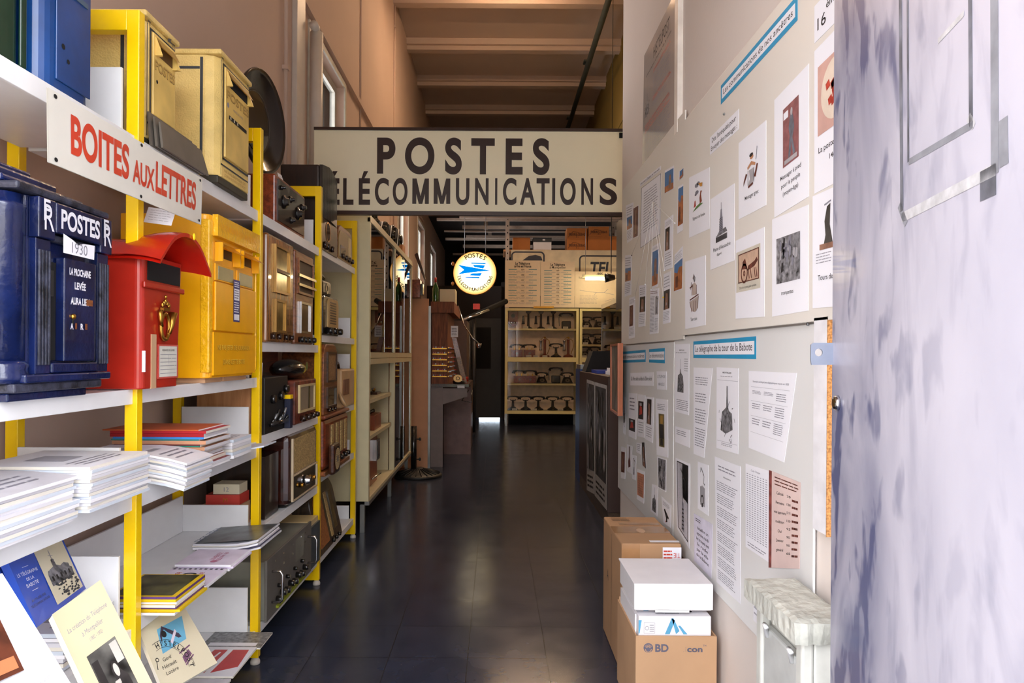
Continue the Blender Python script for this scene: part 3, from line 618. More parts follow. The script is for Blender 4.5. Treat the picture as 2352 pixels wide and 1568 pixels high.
# C top: wood radio with black dialled panel
def rad(name, label, y0, xf, z, w, d, cat='radio'):
    return thing(name, label, cat, (xf - d / 2, y0 + w / 2, z)), FL(y0, xf, z)
r_, F = rad('radio_receiver', 'reddish wooden radio with a black front panel and big dials, on the top shelf', 3.35, -1.085, 2.041, .52, .22)
MB(F).bx(0, .52, 0, .245, -.22, 0, wood_red).part('cabinet', r_, bevel=.01)
MB(F).bx(.03, .49, .02, .225, .0005, .005, P('ebonite_panel', (34, 27, 25), .25, coat=.3)).part('front_panel', r_)
for a, b_, rr in ((.12, .13, .035), (.36, .12, .035), (.22, .165, .018), (.44, .17, .02), (.24, .06, .018), (.07, .19, .012)):
    m = MB(F); m.lathe([(rr, 0), (rr * .98, .008), (rr * .6, .012), (rr * .55, .024), (rr * .4, .027)], (a, b_, .0052), black_plastic, axis='c', n=18); m.part('dial_knob', r_)
m = MB(FV((-1.14, 3.62, 2.2905), (.1, 1, 0), (-.35, .12, 1))); m.bx(0, .055, 0, .075, 0, .001, paper); m.lines(.006, .01, .05, .06, 5, ink_grey, c=.0015, fill=.25); m.solo('label_card', 'white card leaning on top of the reddish wooden radio', 'card')
# big dark grille radio
r_, F = rad('cabinet_radio', 'tall black cabinet radio with a ribbed front, top shelf behind the third post', 4.175, -1.065, 2.041, .37, .26)
m = MB(F); m.bx(0, .405, 0, .52, -.26, -.02, blackw); m.part('cabinet', r_, bevel=.012)
m = MB(F)
for k in range(24): m.bx(.006 + k * .0162, .017 + k * .0162, .2, .535 - abs(k - 8) * .002, -.019, .0 + .012 * math.sin(k / 23 * math.pi), blackw)
m.part('ribbed_grille', r_)
m = MB(F); m.bx(.0, .405, 0, .2, -.0195, -.001, wood_dark); m.part('lower_panel', r_, bevel=.003)
m = MB(F); m.ring(.15, .13, .055, .062, .0025, brass); m.disc(.15, .13, .056, .001, dial_m); m.part('round_dial', r_)
for a in (.05, .13, .24): knob(F, a, .035, -.0008, .02, knobm, r_)
# art deco radio
r_, F = rad('table_radio', 'small arched wooden radio with a light front at the far end of the top shelf', 4.64, -1.075, 2.051, .45, .18)
bodyarch(F, .45, .24, .09, .18, wood_mid, r_); m = MB(F); m.prism(arch_poly(.43, .2, .07), .0005, .006, P('olive_front', (150, 116, 60), .4, coat=.3)); o = m.part('front_panel', r_)
MB(F).bx(.3, .38, .06, .19, .0061, .009, ivory).part('scale', r_); MB(F).bx(.05, .2, .02, .1, .0061, .009, dial_m).part('dial', r_)
for a in (.1, .2, .3, .4): knob(F, a, .03, .0062, .018, knobm, r_)
# bay C level 1.45 two tall art deco sets
wa = WOOD('polished_walnut', (96, 54, 26), (170, 112, 60), .25, axis='Z', coat=.6)
brz = P('aged_mirror', (150, 128, 78), .15, metal=.7, var=.3, scale=20)
r_, F = rad('wooden_display_case', 'left of the two tall walnut cabinets with gilt windows on the middle shelf', 3.15, -1.055, 1.452, .41, .3, 'radio')
MB(F).bx(0, .41, 0, .51, -.3, 0, wa).part('cabinet', r_, bevel=.012)
def winp(F, a0, a1, b0, b1, m1, m2, parent, name='window'):
    m = MB(F); e = .012
    m.bx(a0, a0 + e, b0, b1, .0005, .012, m1).bx(a1 - e, a1, b0, b1, .0005, .012, m1).bx(a0 + e, a1 - e, b0, b0 + e, .0005, .012, m1).bx(a0 + e, a1 - e, b1 - e, b1, .0005, .012, m1); f = m.part(name + '_frame', parent)
    MB(F).bx(a0 + e, a1 - e, b0 + e, b1 - e, .0005, .004, m2).part('pane', f)
winp(F, .09, .32, .24, .47, P('gilt_frame', (170, 130, 70), .2, metal=.6), brz, r_); winp(F, .1, .26, .05, .21, P('gilt_frame', (0, 0, 0)), brz, r_)
MB(F).bx(.11, .31, .34, .355, .0045, .012, wood_dark).part('cross_rail', r_)
for a in (.06, .15, .26, .35): knob(F, a, .03, .0006, .014, knobm, r_)
r_, F = rad('wooden_display_case', 'right of the two tall walnut cabinets, with a barred dark window and lower mirror', 3.6, -1.058, 1.452, .36, .3, 'radio')
MB(F).bx(0, .36, 0, .5, -.3, 0, wood_mid).part('cabinet', r_, bevel=.01)
winp(F, .03, .33, .27, .46, wood_mid, P('dark_mesh', (60, 38, 24), .5), r_); winp(F, .08, .28, .06, .23, chrome, P('mirror_brown', (92, 62, 48), .12, metal=.4), r_)
for z in (.31, .36): MB(F).bx(.01, .35, z, z + .014, .0125, .02, brz).part('rail', r_)
for a in (.07, .14, .22, .31): knob(F, a, .025, .0006, .016, black_plastic, r_, .03)
# bay C level 1.02
MB(FC(-1.36, 3.11, 1.022)).bx(0, .245, 0, .25, -.05, 0, wood_light).solo('wooden_case', 'plain light brown wooden case behind the second yellow post, third shelf', 'case', bevel=.003)
r_, F = rad('valve_receiver', 'black bakelite box receiver with exposed coils, left end of the third radio shelf', 3.17, -1.07, 1.022, .35, .28)
MB(F).bx(0, .35, 0, .265, -.28, 0, P('matt_black', (30, 26, 25), .5)).part('cabinet', r_, bevel=.003)
for a, b_ in ((.1, .16), (.22, .17), (.3, .2)): knob(F, a, b_, .0006, .022, black_plastic, r_, .02)
m = MB(F)
for k in range(7): m.tube([(.05 + .035 * k, .04, .01), (.05 + .035 * k, .07 + .02 * (k % 3), .03)], .006, steel if k % 2 else black_plastic)
m.tube([(.03, .045, .02), (.3, .045, .02)], .012, black_plastic); m.part('coil_row', r_)
MB(F).bx(.28, .32, 0.001, .15, .005, .035, P('blue_black', (30, 34, 60), .4)).bx(.278, .322, .1505, .17, .004, .036, yellow_paint).part('battery', r_)
m = MB(FV((-1.13, 3.185, 1.2885), (1, .15, 0), (0, .25, 1))); m.bx(0, .04, 0, .07, 0, .001, paper); m.lines(.005, .01, .036, .06, 5, ink_grey, c=.0015, fill=.2); m.solo('label_card', 'white card standing on the black receiver with coils', 'card')
r_, F = rad('table_radio', 'small worn red-brown leatherette radio on the third radio shelf', 3.6, -1.055, 1.022, .42, .2)
worn = P('worn_red_leather', (122, 54, 34), .5, var=.5, scale=22, bump=.2)
MB(F).bx(0, .42, 0, .235, -.2, 0, worn).part('cabinet', r_, bevel=.008); winp(F, .05, .36, .06, .21, ivory, P('dusty_cloth', (146, 128, 104), .7), r_)
MB(F).bx(.24, .26, .072, .198, .0045, .008, dial_m).part('scale_bar', r_)
for a in (.1, .2, .3, .38): knob(F, a, .028, .0006, .016, knobm, r_, .03)
r_ = thing('bakelite_projector', 'glossy black rounded bakelite device on top of the red-brown radio', 'device', (-1.17, 3.75, 1.259))
m = MB(FL(3.6, -1.15, 1.26)); m.ball((.19, .055, 0), .2, .055, .085, black_plastic, 20, 10); m.part('body', r_)
m = MB(FL(3.6, -1.15, 1.26)); m.disc(.28, .07, .02, .078, P('green_dial', (90, 110, 50), .3)); m.ring(.28, .07, .02, .026, .079, chrome); m.part('dial', r_)
MB(FL(3.15, -1.3, 1.0218)).bx(.42, .93, .0, .39, -.1, 0, wood_red).solo('wooden_crate', 'large reddish wooden box standing behind the black bakelite device', 'box')
m = MB(); m.lathe([(.05, 0), (.045, .02), (.03, .06), (.05, .13), (.055, .135)], (-1.2, 3.22, 1.288), P('grey_black_metal', (44, 42, 42), .4), axis='c'); m.solo('horn_cup', 'dark flared metal cup standing on the black receiver', 'cup')
# bay C level .6 large brown radio
r_, F = rad('valve_radio', 'large dark brown valve radio with woven gold loudspeaker cloth on the fourth shelf', 3.49, -1.05, .605, .55, .32)
rb2 = WOOD('glossy_mahogany', (36, 14, 10), (64, 26, 18), .2, axis='Y', coat=.7)
MB(F).bx(0, .55, .012, .375, -.32, 0, rb2).part('cabinet', r_, bevel=.03)
MB(F).bx(.05, .5, .17, .35, .0008, .004, gold_cloth).part('speaker_cloth', r_, bevel=.001)
m = MB(F)
for q in ((.03, .045, .03, .355), (.51, .518, .03, .15), (.045, .518, .158, .164), (.045, .518, .028, .033)): m.bx(q[0], q[1], q[2], q[3], .001, .01, P('ivory_trim', (210, 190, 160), .3))
m.part('ivory_trim', r_)
MB(F).bx(.05, .505, .04, .15, .0009, .004, P('black_glass', (18, 18, 20), .08, coat=1)).part('dial_glass', r_)
m = MB(F); m.lathe([(.028, 0), (.028, .012), (.02, .03), (.02, .035)], (.27, .1, .0042), chrome, axis='c'); m.part('tuning_knob', r_)
for a in (.18, .36, .42): knob(F, a, .09, .0042, .012, brass, r_)
for a in (.04, .48): m = MB(F); m.bx(a, a + .04, 0, .0115, -.28, -.03, black_plastic); m.part('foot', r_)
# amplifier bottom
r_, F = rad('rack_amplifier', 'grey metal rack amplifier with chrome handles on the bottom shelf', 3.14, -1.045, .162, .76, .4, 'amplifier')
gm = P('grey_hammered_metal', (138, 137, 126), .45, metal=.15, var=.15, scale=5); gm2 = P('dark_grey_panel', (112, 108, 104), .4, metal=.2)
MB(F).bx(0.01, .75, .004, .275, -.4, -.012, gm).part('case', r_, bevel=.003); MB(F).bx(0, .76, 0, .285, -.0115, 0, gm2).part('front_panel', r_, bevel=.002)
for a in (.07, .68): m = MB(F); m.tube([(a, .07, .0), (a, .07, .04), (a, .085, .05), (a, .2, .05), (a, .215, .04), (a, .215, 0)], .006, chrome, 10); m.part('handle', r_)
for k in range(8): knob(F, .14 + .065 * k, .06 + .012 * (k % 2), .0006, .016, black_plastic, r_, .03)
for k in range(4): knob(F, .16 + .13 * k, .12, .0006, .01, black_plastic, r_, .02)
m = MB(F); [m.disc(a, b_, .006, .001, chrome) for a in (.12, .25, .4, .55, .63) for b_ in (.2, .25)]; m.rect(.45, .14, .6, .26, .0008, gm); m.part('screws', r_)
m = MB(F); m.bx(.13, .6, .02, .032, .0005, .014, P('yellow_green_wire', (150, 160, 40), .5)); m.part('wire', r_)
MB(FL(3.92, -1.05, .162)).bx(0, .19, 0, .24, -.2, 0, P('blue_grey_case', (60, 72, 84), .4)).bx(.01, .18, .2405, .27, -.19, -.01, ivory).solo('metal_case', 'small blue-grey case with an ivory lid beside the rack amplifier', 'case')
MB(FL(3.27, -1.1, .605)).bx(-.0, .2, 0, .3, -.28, 0, blackw).solo('wooden_cabinet', 'dark wooden cabinet on the fourth shelf, left of the large valve radio', 'cabinet')
# bay D
r_, F = rad('bakelite_radio', 'small black bakelite radio with ivory grille on the second shelf, below the arched radio', 4.2, -1.06, 1.517, .42, .2)
m = MB(F); m.prism(arch_poly(.42, .25, .05), -.2, -.003, black_plastic); m.part('case', r_, bevel=.01)
m = MB(F); m.prism([(.1 + x * .66, .055 + y * .72) for x, y in arch_poly(.42, .25, .06)], -.0025, .006, P('gilt_grille', (196, 158, 100), .4)); m.part('grille', r_)
m = MB(F)
for k in range(9): m.bx(.15, .3, .075 + k * .0165, .083 + k * .0165, .0062, .009, wood_dark)
m.part('grille_slots', r_)
for a in (.1, .22, .36): knob(F, a, .03, -.0024, .022, black_plastic, r_, .04)
r_, F = rad('desk_telephone', 'black rotary telephone sitting on the small bakelite radio', 4.22, -1.08, 1.7685, .3, .2, 'telephone')
m = MB(F); m.bx(.03, .27, .001, .1, -.17, 0, black_plastic); m.part('base', r_, bevel=.02); m = MB(F); m.tube([(.0, .13, -.08), (.06, .15, -.08), (.24, .15, -.08), (.3, .13, -.08)], .018, black_plastic, 10, rs=[.03, .016, .016, .03]); m.part('handset', r_)
m = MB(F); m.ring(.15, .05, .018, .035, .0025, ivory); m.part('dial', r_)
r_, F = rad('table_radio', 'tall round-topped wooden radio on the third shelf before the last post', 4.18, -1.05, 1.022, .36, .26)
bodyarch(F, .36, .44, .1, .26, wood_mid, r_, .006); winp(F, .06, .3, .2, .39, wood_dark, P('brown_cloth', (150, 112, 70), .8, var=.2, scale=80), r_); winp(F, .06, .3, .04, .17, wood_dark, dial_m, r_)
for a in (.1, .18, .26): knob(F, a, .025, .0006, .012, knobm, r_, .02)
beige = P('beige_plastic', (206, 166, 118), .4)
r_, F = rad('table_radio', 'small beige plastic radio with ribbed grille at the far end of the third shelf', 4.72, -1.06, 1.022, .42, .2)
MB(F).bx(0, .42, 0, .27, -.2, 0, beige).part('case', r_, bevel=.012); m = MB(F)
for k in range(10): m.bx(.04 + .018 * k, .05 + .018 * k, .09, .2, .0005, .006, P('brown_rib', (120, 74, 44), .5))
m.part('grille', r_)
m = MB(F); m.tube([(.15, .275, -.1), (.18, .31, -.1), (.3, .31, -.1), (.33, .275, -.1)], .012, wood_dark); m.part('carrying_handle', r_)
r_ = thing('heater_dish', 'small chrome reflector dish leaning against the beige radio', 'dish', (-1.0, 4.67, 1.022))
F = FV((-1.055, 4.66, 1.078), (-.2, 1, 0), (-.55, .1, 1)); m = MB(F); m.lathe([(.06, .025), (.05, .012), (.03, .003), (0, 0)], (0, 0, .0), chrome, axis='c', n=24); m.lathe([(0, -.003), (.03, 0), (.05, .009), (.061, .024)], (0, 0, 0), beige, axis='c', n=24); m.part('reflector', r_); m = MB(F); m.ball((0, 0, .015), .012, .012, .008, brass); m.part('bulb', r_)
m = MB(); m.lathe([(.09, 0), (.05, .07), (.03, .1), (.03, .13)], (-1.2, 4.7, 1.3), beige, axis='c') if 0 else None
r_, F = rad('table_radio', 'large wooden radio with rounded top and three ivory bars on the fourth shelf', 4.16, -1.04, .652, .68, .26)
m = MB(F); m.bx(0, .68, 0.03, .345, -.26, 0, wood_red); m.part('cabinet', r_, bevel=.03); MB(F).bx(-.01, .69, .0, .0295, -.27, .01, wood_mid).part('plinth', r_, bevel=.006)
m = MB(F); m.bx(.0, .68, .3455, .37, -.25, .008, wood_red); m.part('top_board', r_, bevel=.01)
for a in (.16, .29, .42, .54): MB(F).bx(a, a + .06, .1, .3, .0006, .008, gold_cloth).part('grille_bar', r_)
for a in (.2, .4, .52, .6): knob(F, a, .065, .0006, .018, black_plastic, r_, .03)
r_ = thing('round_speaker', 'small round loudspeaker with perforated face beside the third post, fourth shelf', 'loudspeaker', (-.98, 4.26, .652))
F = FL(4.19, -.985, .652); m = MB(F); m.bx(0, .17, 0, .19, -.04, 0, wood_dark); m.part('case', r_, bevel=.02); m = MB(F); m.disc(.085, .095, .068, .001, ivory, 24); m.ring(.085, .095, .068, .076, .0015, black_plastic); m.disc(.085, .095, .022, .0025, steel); m.part('face', r_)
m = MB(F); [m.disc(.085 + rr * math.cos(t), .095 + rr * math.sin(t), .003, .002, blk, 6) for rr, n in ((.03, 12), (.042, 16), (.055, 22)) for t in [2 * math.pi * k / n for k in range(n)]]; m.part('perforations', r_)
r_ = thing('tombstone_radio', 'dark wooden radio leaning back on the bottom shelf before the last yellow post', 'radio', (-1.15, 4.45, .152))
F = FV((-1.06, 4.17, .153), (.0, 1, 0), (-.22, 0, 1)); wd = WOOD('weathered_dark_wood', (44, 34, 28), (78, 62, 50), .4, axis='Z')
m = MB(F); m.prism(arch_poly(.6, .42, .12), -.12, 0, wd); m.part('cabinet', r_, bevel=.008); m = MB(F); m.prism([(x * .6 + .05, y * .75 + .04) for x, y in arch_poly(.35, .42, .08)], .0005, .004, P('orange_cloth', (150, 92, 46), .8, var=.2, scale=70)); m.part('speaker_cloth', r_)
MB(F).bx(.32, .37, .05, .34, .0006, .006, gold_cloth).part('scale', r_); MB(F).bx(.42, .5, .08, .33, .0006, .006, dial_m).part('dial', r_)
for a in (.3, .38, .46): knob(F, a, .028, .0062, .014, black_plastic, r_, .02)
# small red and white box on shelf 4 bay B, wood box behind
MB(FC(-1.34, 3.12, .6015)).bx(0, .18, 0, .105, -.12, 0, card).solo('cardboard_block', 'low cardboard block under the small red box on the fourth shelf', 'block')
m = MB(FC(-1.40, 3.12, .708)); m.bx(.08, .235, 0, .045, -.12, 0, P('red_card', (196, 62, 52), .5)); m.text('M', .17, .012, .02, brass, c=.001); r2 = m.solo('small_box', 'small red box with a gold emblem on the fourth shelf', 'box')
m = MB(FC(-1.40, 3.13, .7545)); m.bx(.11, .23, 0, .045, -.1, 0, paper2); m.text('12', .17, .012, .02, ink_grey, c=.001); m.solo('small_box', 'small cream box sitting on the red box on the fourth shelf', 'box')
MB(FC(-1.38, 3.2, 1.0218)).bx(0, .28, .23, .42, -.1, 0, wood_red) if 0 else None
# ================= booklet stacks =================
last_bk = [None]
def booklet(x0, x1, y0, y1, z, th, mats, group, label, droop=0, curl=0, name='booklet', rz=0, spine=None):
    """A thin booklet; droop bends the aisle side down, curl lifts it."""
    m = MB(FW()); cx_, cy_ = (x0 + x1) / 2, (y0 + y1) / 2; co, si = math.cos(rz), math.sin(rz); n = 6 if (droop or curl) else 1
    def f(i, j, top):
        x = x0 + (x1 - x0) * i; y = y0 + (y1 - y0) * j; dz = -droop * max(0, i - .45) ** 2 * 3.3 + curl * max(0, i - .5) ** 2 * 4
        X = cx_ + (x - cx_) * co - (y - cy_) * si; Y = cy_ + (x - cx_) * si + (y - cy_) * co; return (X, Y, z + dz + (th if top else 0))
    cov, pg = mats
    pts = [f(i / n, j, t) for t in (0, 1) for j in (0, 1) for i in range(n + 1)]; k = n + 1
    fs = []; 
    m.add([f(i / n, j, 1) for j in (0, 1) for i in range(n + 1)], [(i, i + 1, k + i + 1, k + i) for i in range(n)], cov)
    m.add([f(i / n, j, 0) for j in (0, 1) for i in range(n + 1)], [(i, k + i, k + i + 1, i + 1) for i in range(n)], cov)
    m.add([f(i / n, 0, t) for t in (0, 1) for i in range(n + 1)], [(i, i + 1, k + i + 1, k + i) for i in range(n)], spine or pg)
    m.add([f(i / n, 1, t) for t in (0, 1) for i in range(n + 1)], [(i, k + i, k + i + 1, i + 1) for i in range(n)], pg)
    m.add([f(1, 0, 0), f(1, 1, 0), f(1, 1, 1), f(1, 0, 1)], [(0, 1, 2, 3)], pg); m.add([f(0, 0, 0), f(0, 1, 0), f(0, 1, 1), f(0, 0, 1)], [(3, 2, 1, 0)], pg)
    last_bk[0] = (m.solo('booklet', label, 'booklet', group), f)
    return last_bk[0]
pgs = [P('page_edge_a', (238, 236, 240), .8, var=.02), P('page_edge_b', (214, 212, 218), .8, var=.02), P('page_edge_c', (228, 222, 210), .8, var=.03), P('page_edge_d', (206, 214, 226), .8, var=.03)]
ORD = 'first second third fourth fifth sixth seventh eighth ninth tenth eleventh twelfth thirteenth fourteenth fifteenth sixteenth'.split()
def stack(x0, x1, y0, y1, z, n, th, where, group, pal, droop=0, curl=0, jit=.008, grow=0, spines=None, tilt=0):
    for k in range(n):
        j = lambda s: rnd.uniform(-s, s); t = th * rnd.uniform(.8, 1.1) if n > 1 else th
        cov = pal[k % len(pal)]; sp = spines[k % len(spines)] if spines else None
        pos = 'topmost' if k == n - 1 else ('lowest' if k == 0 else None)
        lab = ('%s booklet of %s' % (pos, where)) if pos else ('%s booklet from the bottom of %s' % (ORD[k], where))
        booklet(x0 + j(jit), x1 + j(jit) + grow * k, y0 + j(jit), y1 + j(jit), z + k * th, th * .93, (cov, pgs[(k * 3 + int(x0 * 50)) % 4] if pal[0] is not pgs[3] else pgs[3]), group, lab, droop, curl, rz=j(.02) + tilt, spine=sp)
        if k == n - 1:
            o, f = last_bk[0]; m = MB(lambda a, b_, c: Vector(f(b_, a, 1)) + Vector((0, 0, c))); m.rect(.3, .25, .62, .6, .0007, ink_faint); m.lines(.15, .68, .85, .9, 3, ink_grey, c=.0007, fill=.3, words=3); me = m.mesh('cover_print', WL[o.name]); q = bpy.data.objects.new('cover_print', me); C.objects.link(q); q.parent = o
cov_w = P('white_cover', (232, 231, 238), .55, var=.02); cov_g = P('pale_grey_cover', (206, 204, 212), .5); cov_b = P('pale_blue_cover', (196, 212, 226), .5)
zt = 1.0035
stack(-1.3, -1.0, 1.69, 1.975, zt, 14, .0081, 'the neat white stack before the first yellow post', 'neat white booklets', [cov_w, cov_w, cov_g], jit=.004)
stack(-1.36, -1.02, 1.34, 1.665, zt, 13, .0083, 'the large grey-white stack on the third shelf', 'large grey-white stack booklets', [cov_g, cov_w], droop=.012)
stack(-1.01, -.90, 1.36, 1.57, zt - .012 if 0 else zt, 0, .01, '', '', [cov_w])
stack(-.985, -.925, 1.4, 1.62, .965, 5, .012, 'the low stack sticking out under the large grey-white stack', 'low projecting booklets', [cov_w, cov_g], jit=.003) if 0 else None
stack(-1.3, -.98, 1.0, 1.31, zt, 12, .009, 'the pale blue stack at the photo edge', 'pale blue booklets', [cov_b, cov_w, cov_b], droop=.02)
stack(-1.3, -.955, 2.11, 2.30, zt, 12, .0072, 'the curling white stack past the first yellow post', 'curling white booklets', [cov_w], curl=-.0, droop=.03)
reds = [P('book_' + n, c, .45) for n, c in (('lightblue', (60, 130, 210)), ('darkred', (130, 24, 40)), ('brownorange', (196, 132, 96)), ('darkred2', (110, 30, 44)), ('brownorange2', (200, 140, 104)), ('blue', (70, 150, 220)), ('maroon', (120, 30, 44)), ('tan', (200, 146, 110)), ('green', (40, 130, 110)), ('maroon2', (112, 36, 44)), ('tan2', (206, 150, 116)), ('teal', (50, 130, 130)), ('skyblue', (60, 140, 220)), ('crimson', (170, 20, 34)), ('crimson2', (180, 26, 40)), ('orange', (200, 90, 40)))]
names = ['light blue', 'dark red', 'brown-orange', 'deep maroon', 'pale brown', 'bright blue', 'maroon', 'tan', 'green', 'dull maroon', 'light tan', 'teal', 'sky blue', 'crimson', 'thick crimson', 'wide orange']
z = zt
for k, (mt, nm) in enumerate(zip(reds, names)):
    th = [.009, .011, .012, .006, .012, .009, .006, .012, .005, .004, .013, .005, .007, .012, .009, .004][k]
    booklet(-1.3 + rnd.uniform(-.01, .01) - (.04 if k == 15 else 0), -.995 + rnd.uniform(-.015, .015), 2.32, 2.53 + rnd.uniform(-.01, .01), z, th * .93, (mt, pgs[k % 3]), 'coloured booklets', '%s booklet in the coloured pile behind the curling white stack' % nm, spine=mt)
    z += th
stack(-1.2, -.985, 2.57, 2.76, zt, 6, .012, 'the small white stack right of the coloured pile', 'small white stack booklets', [cov_w, cov_w], jit=.003)
booklet(-1.2, -.945, 2.79, 2.95, zt, .006, (P('lined_leaf', (206, 206, 222), .6), pgs[3]), None, 'single leaflet with blue lines sticking out past the second yellow post', curl=.014)
# top-cover prints
def coverprint(x0, x1, y0, y1, z, name, label, kindp):
    pass
# shelf 4 bay B magazines (lying, covers up)
PRINT_OK = 1
def mag_stack(x0, x1, y0, y1, z, n, th, cover, label, group, deco, edges, curl=0, rz=0):
    for k in range(n):
        last = k == n - 1
        o, f = booklet(x0 + (0 if last else rnd.uniform(-.01, .01)), x1 + (0 if last else rnd.uniform(-.008, .008)), y0 + (0 if last else rnd.uniform(0, .012)), y1, z + th * k, th * .93, (cover, edges[k % len(edges)]), group, label if last else (('lowest magazine ' if k == 0 else ORD[k] + ' magazine from the bottom ') + 'under the ' + label.split(' on ')[0]), 0, curl, rz=rz)
    m = MB(lambda a, b_, c: Vector(f(b_, a, 1)) + Vector((0, 0, c + .0006))); deco(m); me = m.mesh('cover_print', WL[o.name]); q = bpy.data.objects.new('cover_print', me); C.objects.link(q); q.parent = o
lilac = P('lilac_cover', (226, 214, 232), .4); img1 = P('magazine_photo', (86, 92, 98), .3, var=.5, scale=14); img2 = P('autumn_photo', (74, 72, 44), .3, var=.7, scale=16)
ye = P('yellow_edge', (226, 190, 20), .4); vi = P('violet_ink', (96, 58, 120), .5)
E1 = [pgs[1], P('dark_edge', (70, 66, 90), .5), pgs[0], pgs[2]]
def FLmag(m, x0, y0): return m
def d_gray(m): m.rect(.02, .02, .98, .98, 0, img1); m.text('HISTELPOST', .5, .06, .1, blue, w=.8, c=.0006, rot=math.pi)
def rt(m, s, a, b_, h, mat, w, c=.0006): m.text(s, a, b_, h, mat, w=w, c=c)
# magazine frame: a along +Y (image right/away), b along X toward aisle; text seen from the aisle side
def d_pink(m): m.text('100 ans de', .5, .62, .09, P('pink_ink', (196, 120, 150), .5), w=.55, c=.0006, rot=math.pi / 2 * 0); m.text('TIMBRES', .5, .5, .09, P('pink_ink', (0, 0, 0)), w=.5, c=.0006); m.disc(.2, .62, .07, .0006, P('pink_ink', (0, 0, 0)), 7)
def d_30(m):
    m.text('30 ans', .5, .62, .12, red, w=.45, c=.0006); m.text('30', .55, .36, .22, ink, w=.3, c=.0006, fat=.03); m.text('images', .5, .2, .12, red, w=.5, c=.0006)
    for k in range(10): m.rect(.04, .04 + .095 * k, .1, .09 + .095 * k, .0006, ink); m.rect(.9, .04 + .095 * k, .96, .09 + .095 * k, .0006, ink)
    m.rect(.0, .0, .015, 1, .0005, vi); m.rect(.985, 0, 1, 1, .0005, vi)
def d_aut(m): m.rect(0, 0, 1, 1, 0, ye); m.rect(.04, .04, .97, .93, .0004, img2)
z4 = .602
mag_stack(-1.2, -.94, 2.72, 2.99, z4, 5, .0075, cov_g, 'grey photo magazine stack on the fourth shelf', 'grey photo magazines', d_gray, E1, curl=.02)
mag_stack(-1.17, -.965, 2.50, 2.70, z4, 3, .008, lilac, 'pale pink booklets on the fourth shelf', 'pale pink booklets', d_pink, [pgs[0], lilac])
mag_stack(-1.17, -.97, 2.3, 2.485, z4, 2, .008, lilac, 'film strip booklet marked 30 images on the fourth shelf', 'film strip booklets', d_30, [pgs[0]])
mag_stack(-1.17, -.965, 2.07, 2.28, z4, 7, .0085, ye, 'yellow bordered autumn magazine pile on the fourth shelf', 'yellow bordered magazines', d_aut, [pgs[0], ye, vi, pgs[2]])
# ================= displayed books =================
def book(name, label, TL, TR, BR, BL, th, cover, draw, cat='book', pages=None):
    F = FB(TL, TR, BR, BL); r = thing(name, label, cat, ((BL + BR) / 2))
    g = lambda a, b_, c: F(a, b_, c); m = MB(g); m.bx(0, 1, 0, 1, -th, 0, pages or pgs[2]); m.part('page_block', r)
    m = MB(g); m.bx(-.004, 1.004, -.003, 1.003, .0003, .0012, cover); m.part('cover', r)
    m = MB(g); draw(m); m.part('cover_print', r); return r
photo_bw = P('bw_photo', (96, 94, 90), .5, var=.9, scale=9); photo_d = P('dark_photo', (44, 40, 40), .5, var=.5, scale=14); sepia = P('sepia_photo', (120, 58, 36), .5, var=.5, scale=9)
engr = P('engraving_grey', (120, 118, 122), .7, var=.6, scale=40)
bl_cover = P('royal_blue_cover', (28, 78, 190), .35, coat=.3)
def d_tower_book(m):
    m.text('LE TÉLÉGRAPHE', .2, .6, .045, paper, w=.33, c=.0015); m.text('DE LA', .2, .52, .04, paper, w=.12, c=.0015); m.text('BABOTE', .2, .44, .045, paper, w=.2, c=.0015)
    m.rect(.15, .7, .25, .706, .0015, paper).rect(.15, .38, .25, .386, .0015, paper); m.text('AU MUSÉE DES', .2, .26, .03, navy, w=.24, c=.0015); m.text('TÉLÉCOMMUNICATIONS', .2, .2, .03, navy, w=.32, c=.0015); m.lines(.05, .86, .35, .93, 2, navy, c=.0015)
    m.rect(.42, .06, .97, .97, .0014, paper2)
    T = .0018
    m.poly([(.48, .3), (.92, .3), (.93, .44), (.9, .46), (.9, .52), (.82, .56), (.74, .53), (.68, .57), (.68, .62), (.62, .64), (.62, .56), (.5, .52), (.48, .46)], T, engr)
    m.strip((.65, .62), (.65, .82), .012, T, ink_grey).strip((.61, .74), (.69, .72), .008, T, ink_grey); m.disc(.65, .65, .03, T, engr)
    r = random.Random(3)
    for k in range(60): x, y = r.uniform(.55, .95), r.uniform(.08, .32); m.disc(x, y, r.uniform(.012, .03), T + .0002, P('foliage_ink', (60, 62, 66), .7), 6, ry=r.uniform(.01, .02))
    for k in range(5): m.rect(.52 + .08 * k, .36, .55 + .08 * k, .43, T + .0003, ink)
B = lambda px, py, d: atY(px, py, d)
book('booklet_on_display', 'blue book titled LE TÉLÉGRAPHE DE LA BABOTE with a tower drawing', B(5, 1262, 1.62), B(140, 1232, 1.9), B(196, 1352, 1.78), B(84, 1440, 1.5), .018, bl_cover, d_tower_book, pages=bl_cover)
book('booklet_on_display', 'second blue book mostly hidden behind the blue Babote book', B(-20, 1268, 1.68), B(120, 1222, 1.97), B(180, 1342, 1.87), B(60, 1440, 1.57), .014, bl_cover, lambda m: m.rect(.42, .06, .97, .97, .0014, paper2), pages=bl_cover)
